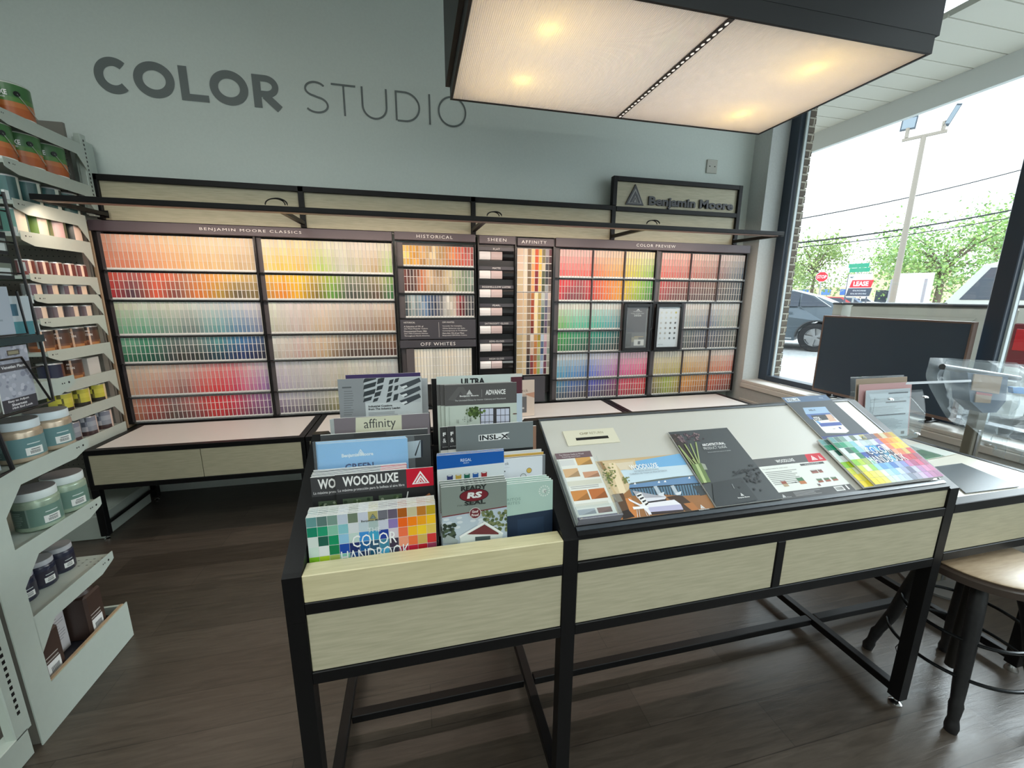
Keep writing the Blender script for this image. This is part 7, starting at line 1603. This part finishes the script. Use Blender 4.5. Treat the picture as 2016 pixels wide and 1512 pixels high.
# lamp pole with two flood heads
dl = 17.0; p = D(1757, 588, dl); lpz = thing('street_lamp', (p.x, p.y, gz(p.x)), 'tall tapering parking lot pole with two floodlights outside the window', 'lamp pole')
def colz(px_target_y):
    lo, hi = 1.0, 14.0
    for _ in range(40):
        m_ = (lo + hi) / 2
        if proj((p.x, p.y, m_))[1] > px_target_y: lo = m_
        else: hi = m_
    return lo
zt = colz(268); rt, aw = facing(p); PM = mat('beige pole paint', S(136, 127, 116), .5)
MB().tube([(p.x, p.y, gz(p.x) - .02), (p.x, p.y, zt)], [.115, .085], 14).build('pole', PM, lpz)
tp = Vector((p.x, p.y, zt)); MB().bar(tp - rt * .62 + Vector((0, 0, -.02)), tp + rt * .62 + Vector((0, 0, .04)), .1, .1).build('cross_arm', PM, lpz)
for u, tilt, lab in ((-.5, .12, 0), (.5, .75, 1)):
    b0 = tp + rt * u + Vector((0, 0, .05)); fl = MB().bar(b0, b0 + Vector((0, 0, .35)), .09, .09).build('lamp_arm', PM, lpz)
    c = b0 + Vector((0, 0, .52)); dv = (Vector((0, 0, 1)) + rt * (tilt * .5)).normalized(); sdv = rt if u < 0 else (rt * .6 + aw * .5).normalized()
    hw_, hh_ = (.23, .22) if u < 0 else (.10, .36); off = rt * (.18 if u > 0 else 0)
    q = [c + off - sdv * hw_ - dv * hh_, c + off + sdv * hw_ - dv * hh_, c + off + sdv * hw_ + dv * hh_, c + off - sdv * hw_ + dv * hh_]
    hd_ = MB().prism(q, aw * 0, aw * .12).build('flood_head', mat('grey flood head', S(56, 66, 78), .4), lpz)
    MB().prism([c + off + (x - c - off) * .82 - aw * .004 for x in q], aw * 0, aw * .003).build('lens', mat('pale lens', S(128, 140, 150), .2), hd_)
# overhead wires
for i, (a, b, r, lab) in enumerate([((1500, 444), (2080, 316), .036, 'single upper'), ((1500, 486), (2080, 396), .05, 'thick lower'), ((1500, 494), (2080, 412), .03, 'thin lowest')]):
    A, B_ = D(*a, 24), D(*b, 24); tag(MB().tube([A.lerp(B_, k / 10) - Vector((0, 0, .25 * math.sin(k / 10 * math.pi))) for k in range(11)], r, 6).build('overhead_wire', mat('cable black', S(30, 32, 36), .8)), '%s black overhead wire crossing the sky beyond the window' % lab, 'wire', 'overhead wires')

# ---- trees
def tree(px, py, dep, rx, rz, label, seed, n=1500, sparse=1.0, lc=((150, 170, 96), (126, 152, 84), (170, 186, 120), (140, 160, 110))):
    rn = random.Random(seed); c = D(px, py, dep); t = thing('tree', (c.x, c.y, gz(c.x)), label, 'tree', 'trees beyond the parking lot')
    BK = mat('bark', S(112, 100, 86), .9); mb = MB(); mb.tube([(c.x, c.y, gz(c.x) - .05), (c.x + .1, c.y, c.z - rz * .4), (c.x - .1, c.y, c.z + rz * .3)], [rx * .06, rx * .045, rx * .02], 8)
    cl = []
    for k in range(16):
        a = rn.uniform(0, 6.28); rr = rn.uniform(.35, .95); zz = rn.uniform(-.75, .9); e = Vector((c.x + rx * rr * math.cos(a) * (1 - abs(zz) * .35), c.y + rx * rr * math.sin(a) * (1 - abs(zz) * .35), c.z + rz * zz)); cl.append(e)
        mb.tube([(c.x, c.y, c.z - rz * rn.uniform(.1, .6)), ((c.x + e.x) / 2, (c.y + e.y) / 2, (c.z - rz * .1 + e.z) / 2 + .1), e], [rx * .028, rx * .018, rx * .006], 6)
    mb.build('trunk', BK, t)
    fo = MB()
    for i in range(int(n * 2.4)):
        e = rn.choice(cl); s_ = rx * .30 * sparse; q = Vector((e.x + rn.gauss(0, s_), e.y + rn.gauss(0, s_), e.z + rn.gauss(0, s_ * .7)))
        d1 = Vector((rn.uniform(-1, 1), rn.uniform(-1, 1), rn.uniform(-1, 1))).normalized(); d2 = d1.cross(Vector((rn.uniform(-1, 1), rn.uniform(-1, 1), rn.uniform(-1, 1)))).normalized(); z_ = rn.uniform(.07, .17)
        fo.face([q - d1 * z_, q + d2 * z_ * .6, q + d1 * z_, q - d2 * z_ * .6], S(rn.choice(lc)))
    f = fo.build('foliage', MATTE, t)
tree(1605, 522, 38, 2.6, 2.2, 'round green tree behind the stop sign', 11, 1500)
tree(1556, 536, 45, 2.0, 1.9, 'small light tree at the left edge of the window', 12, 800)
tree(1862, 506, 32, 4.3, 2.7, 'large loose green tree rising over the pickup truck', 13, 3200, lc=((140, 172, 92), (120, 156, 84), (160, 190, 110), (130, 160, 110)))
tree(1768, 512, 46, 2.3, 1.9, 'thin branched tree behind the lamp pole', 14, 700)
tree(1965, 480, 48, 4.2, 3.2, 'green tree crown beyond the truck cab', 15, 1500)
tree(1700, 545, 70, 3.0, 1.6, 'distant low tree behind the green street plates', 16, 700)
# ---- shops across the road
def shop(px0, px1, pyt, dep, label, col, gable=0, name='shop_building', deep=8):
    a, b = D(px0, pyt, dep), D(px1, pyt, dep); rt, aw = facing((a + b) / 2); W_ = (b - a).dot(rt); t = thing(name, (a.x, a.y, gz(a.x)), label, 'building', 'shops across the road'); z0 = gz(a.x)
    A = Vector((a.x, a.y, z0)); H_ = a.z - z0; up = Vector((0, 0, 1))
    poly = [A, A + rt * W_, A + rt * W_ + up * H_] + ([A + rt * (W_ * .5) + up * (H_ + gable)] if gable else []) + [A + up * H_]
    MB().prism(poly, aw * 0, aw * deep).build('walls', mat('stucco %d %d %d' % col, S(col), .8), t)
    return t, A, rt, aw, W_, H_
t_, A, rt, aw, W_, H_ = shop(1716, 1868, 540, 52, 'cream gabled shop front with red lettering across the road', (228, 206, 170), 1.2)
mb = MB(); q = D(1756, 532, 51.9); put_text(mb, 'do', Vector((q.x, q.y, q.z)) - aw * .6, rt, (0, 0, 1), 1.25, 1.05, S(206, 60, 90), .05); mb.build('shop_lettering', PAINT, t_)
MB().prism([A + rt * (W_ * .1) - aw * .02, A + rt * (W_ * .3) - aw * .02, A + rt * (W_ * .3) - aw * .02 + Vector((0, 0, H_ * .55)), A + rt * (W_ * .1) - aw * .02 + Vector((0, 0, H_ * .55))], aw * 0, aw * .015).build('shop_window', DKG, t_)
t_, A, rt, aw, W_, H_ = shop(1560, 1690, 566, 66, 'long low tan shop row with blue signs far across the road', (206, 190, 160))
for u, c in ((.12, (70, 110, 180)), (.45, (90, 130, 190)), (.72, (70, 110, 180))): MB().prism([A + rt * (W_ * u) - aw * .03 + Vector((0, 0, H_ * .62)), A + rt * (W_ * (u + .14)) - aw * .03 + Vector((0, 0, H_ * .62)), A + rt * (W_ * (u + .14)) - aw * .03 + Vector((0, 0, H_ * .9)), A + rt * (W_ * u) - aw * .03 + Vector((0, 0, H_ * .9))], aw * 0, aw * .02).build('shop_sign', mat('shop sign %d' % c[0], S(c), .5), t_)
MB().prism([A + rt * (W_ * .05) - aw * .03, A + rt * (W_ * .95) - aw * .03, A + rt * (W_ * .95) - aw * .03 + Vector((0, 0, H_ * .5)), A + rt * (W_ * .05) - aw * .03 + Vector((0, 0, H_ * .5))], aw * 0, aw * .02).build('shop_window', DKG, t_)
shop(1868, 1990, 545, 60, 'plain tan building behind the large tree', (214, 196, 164))
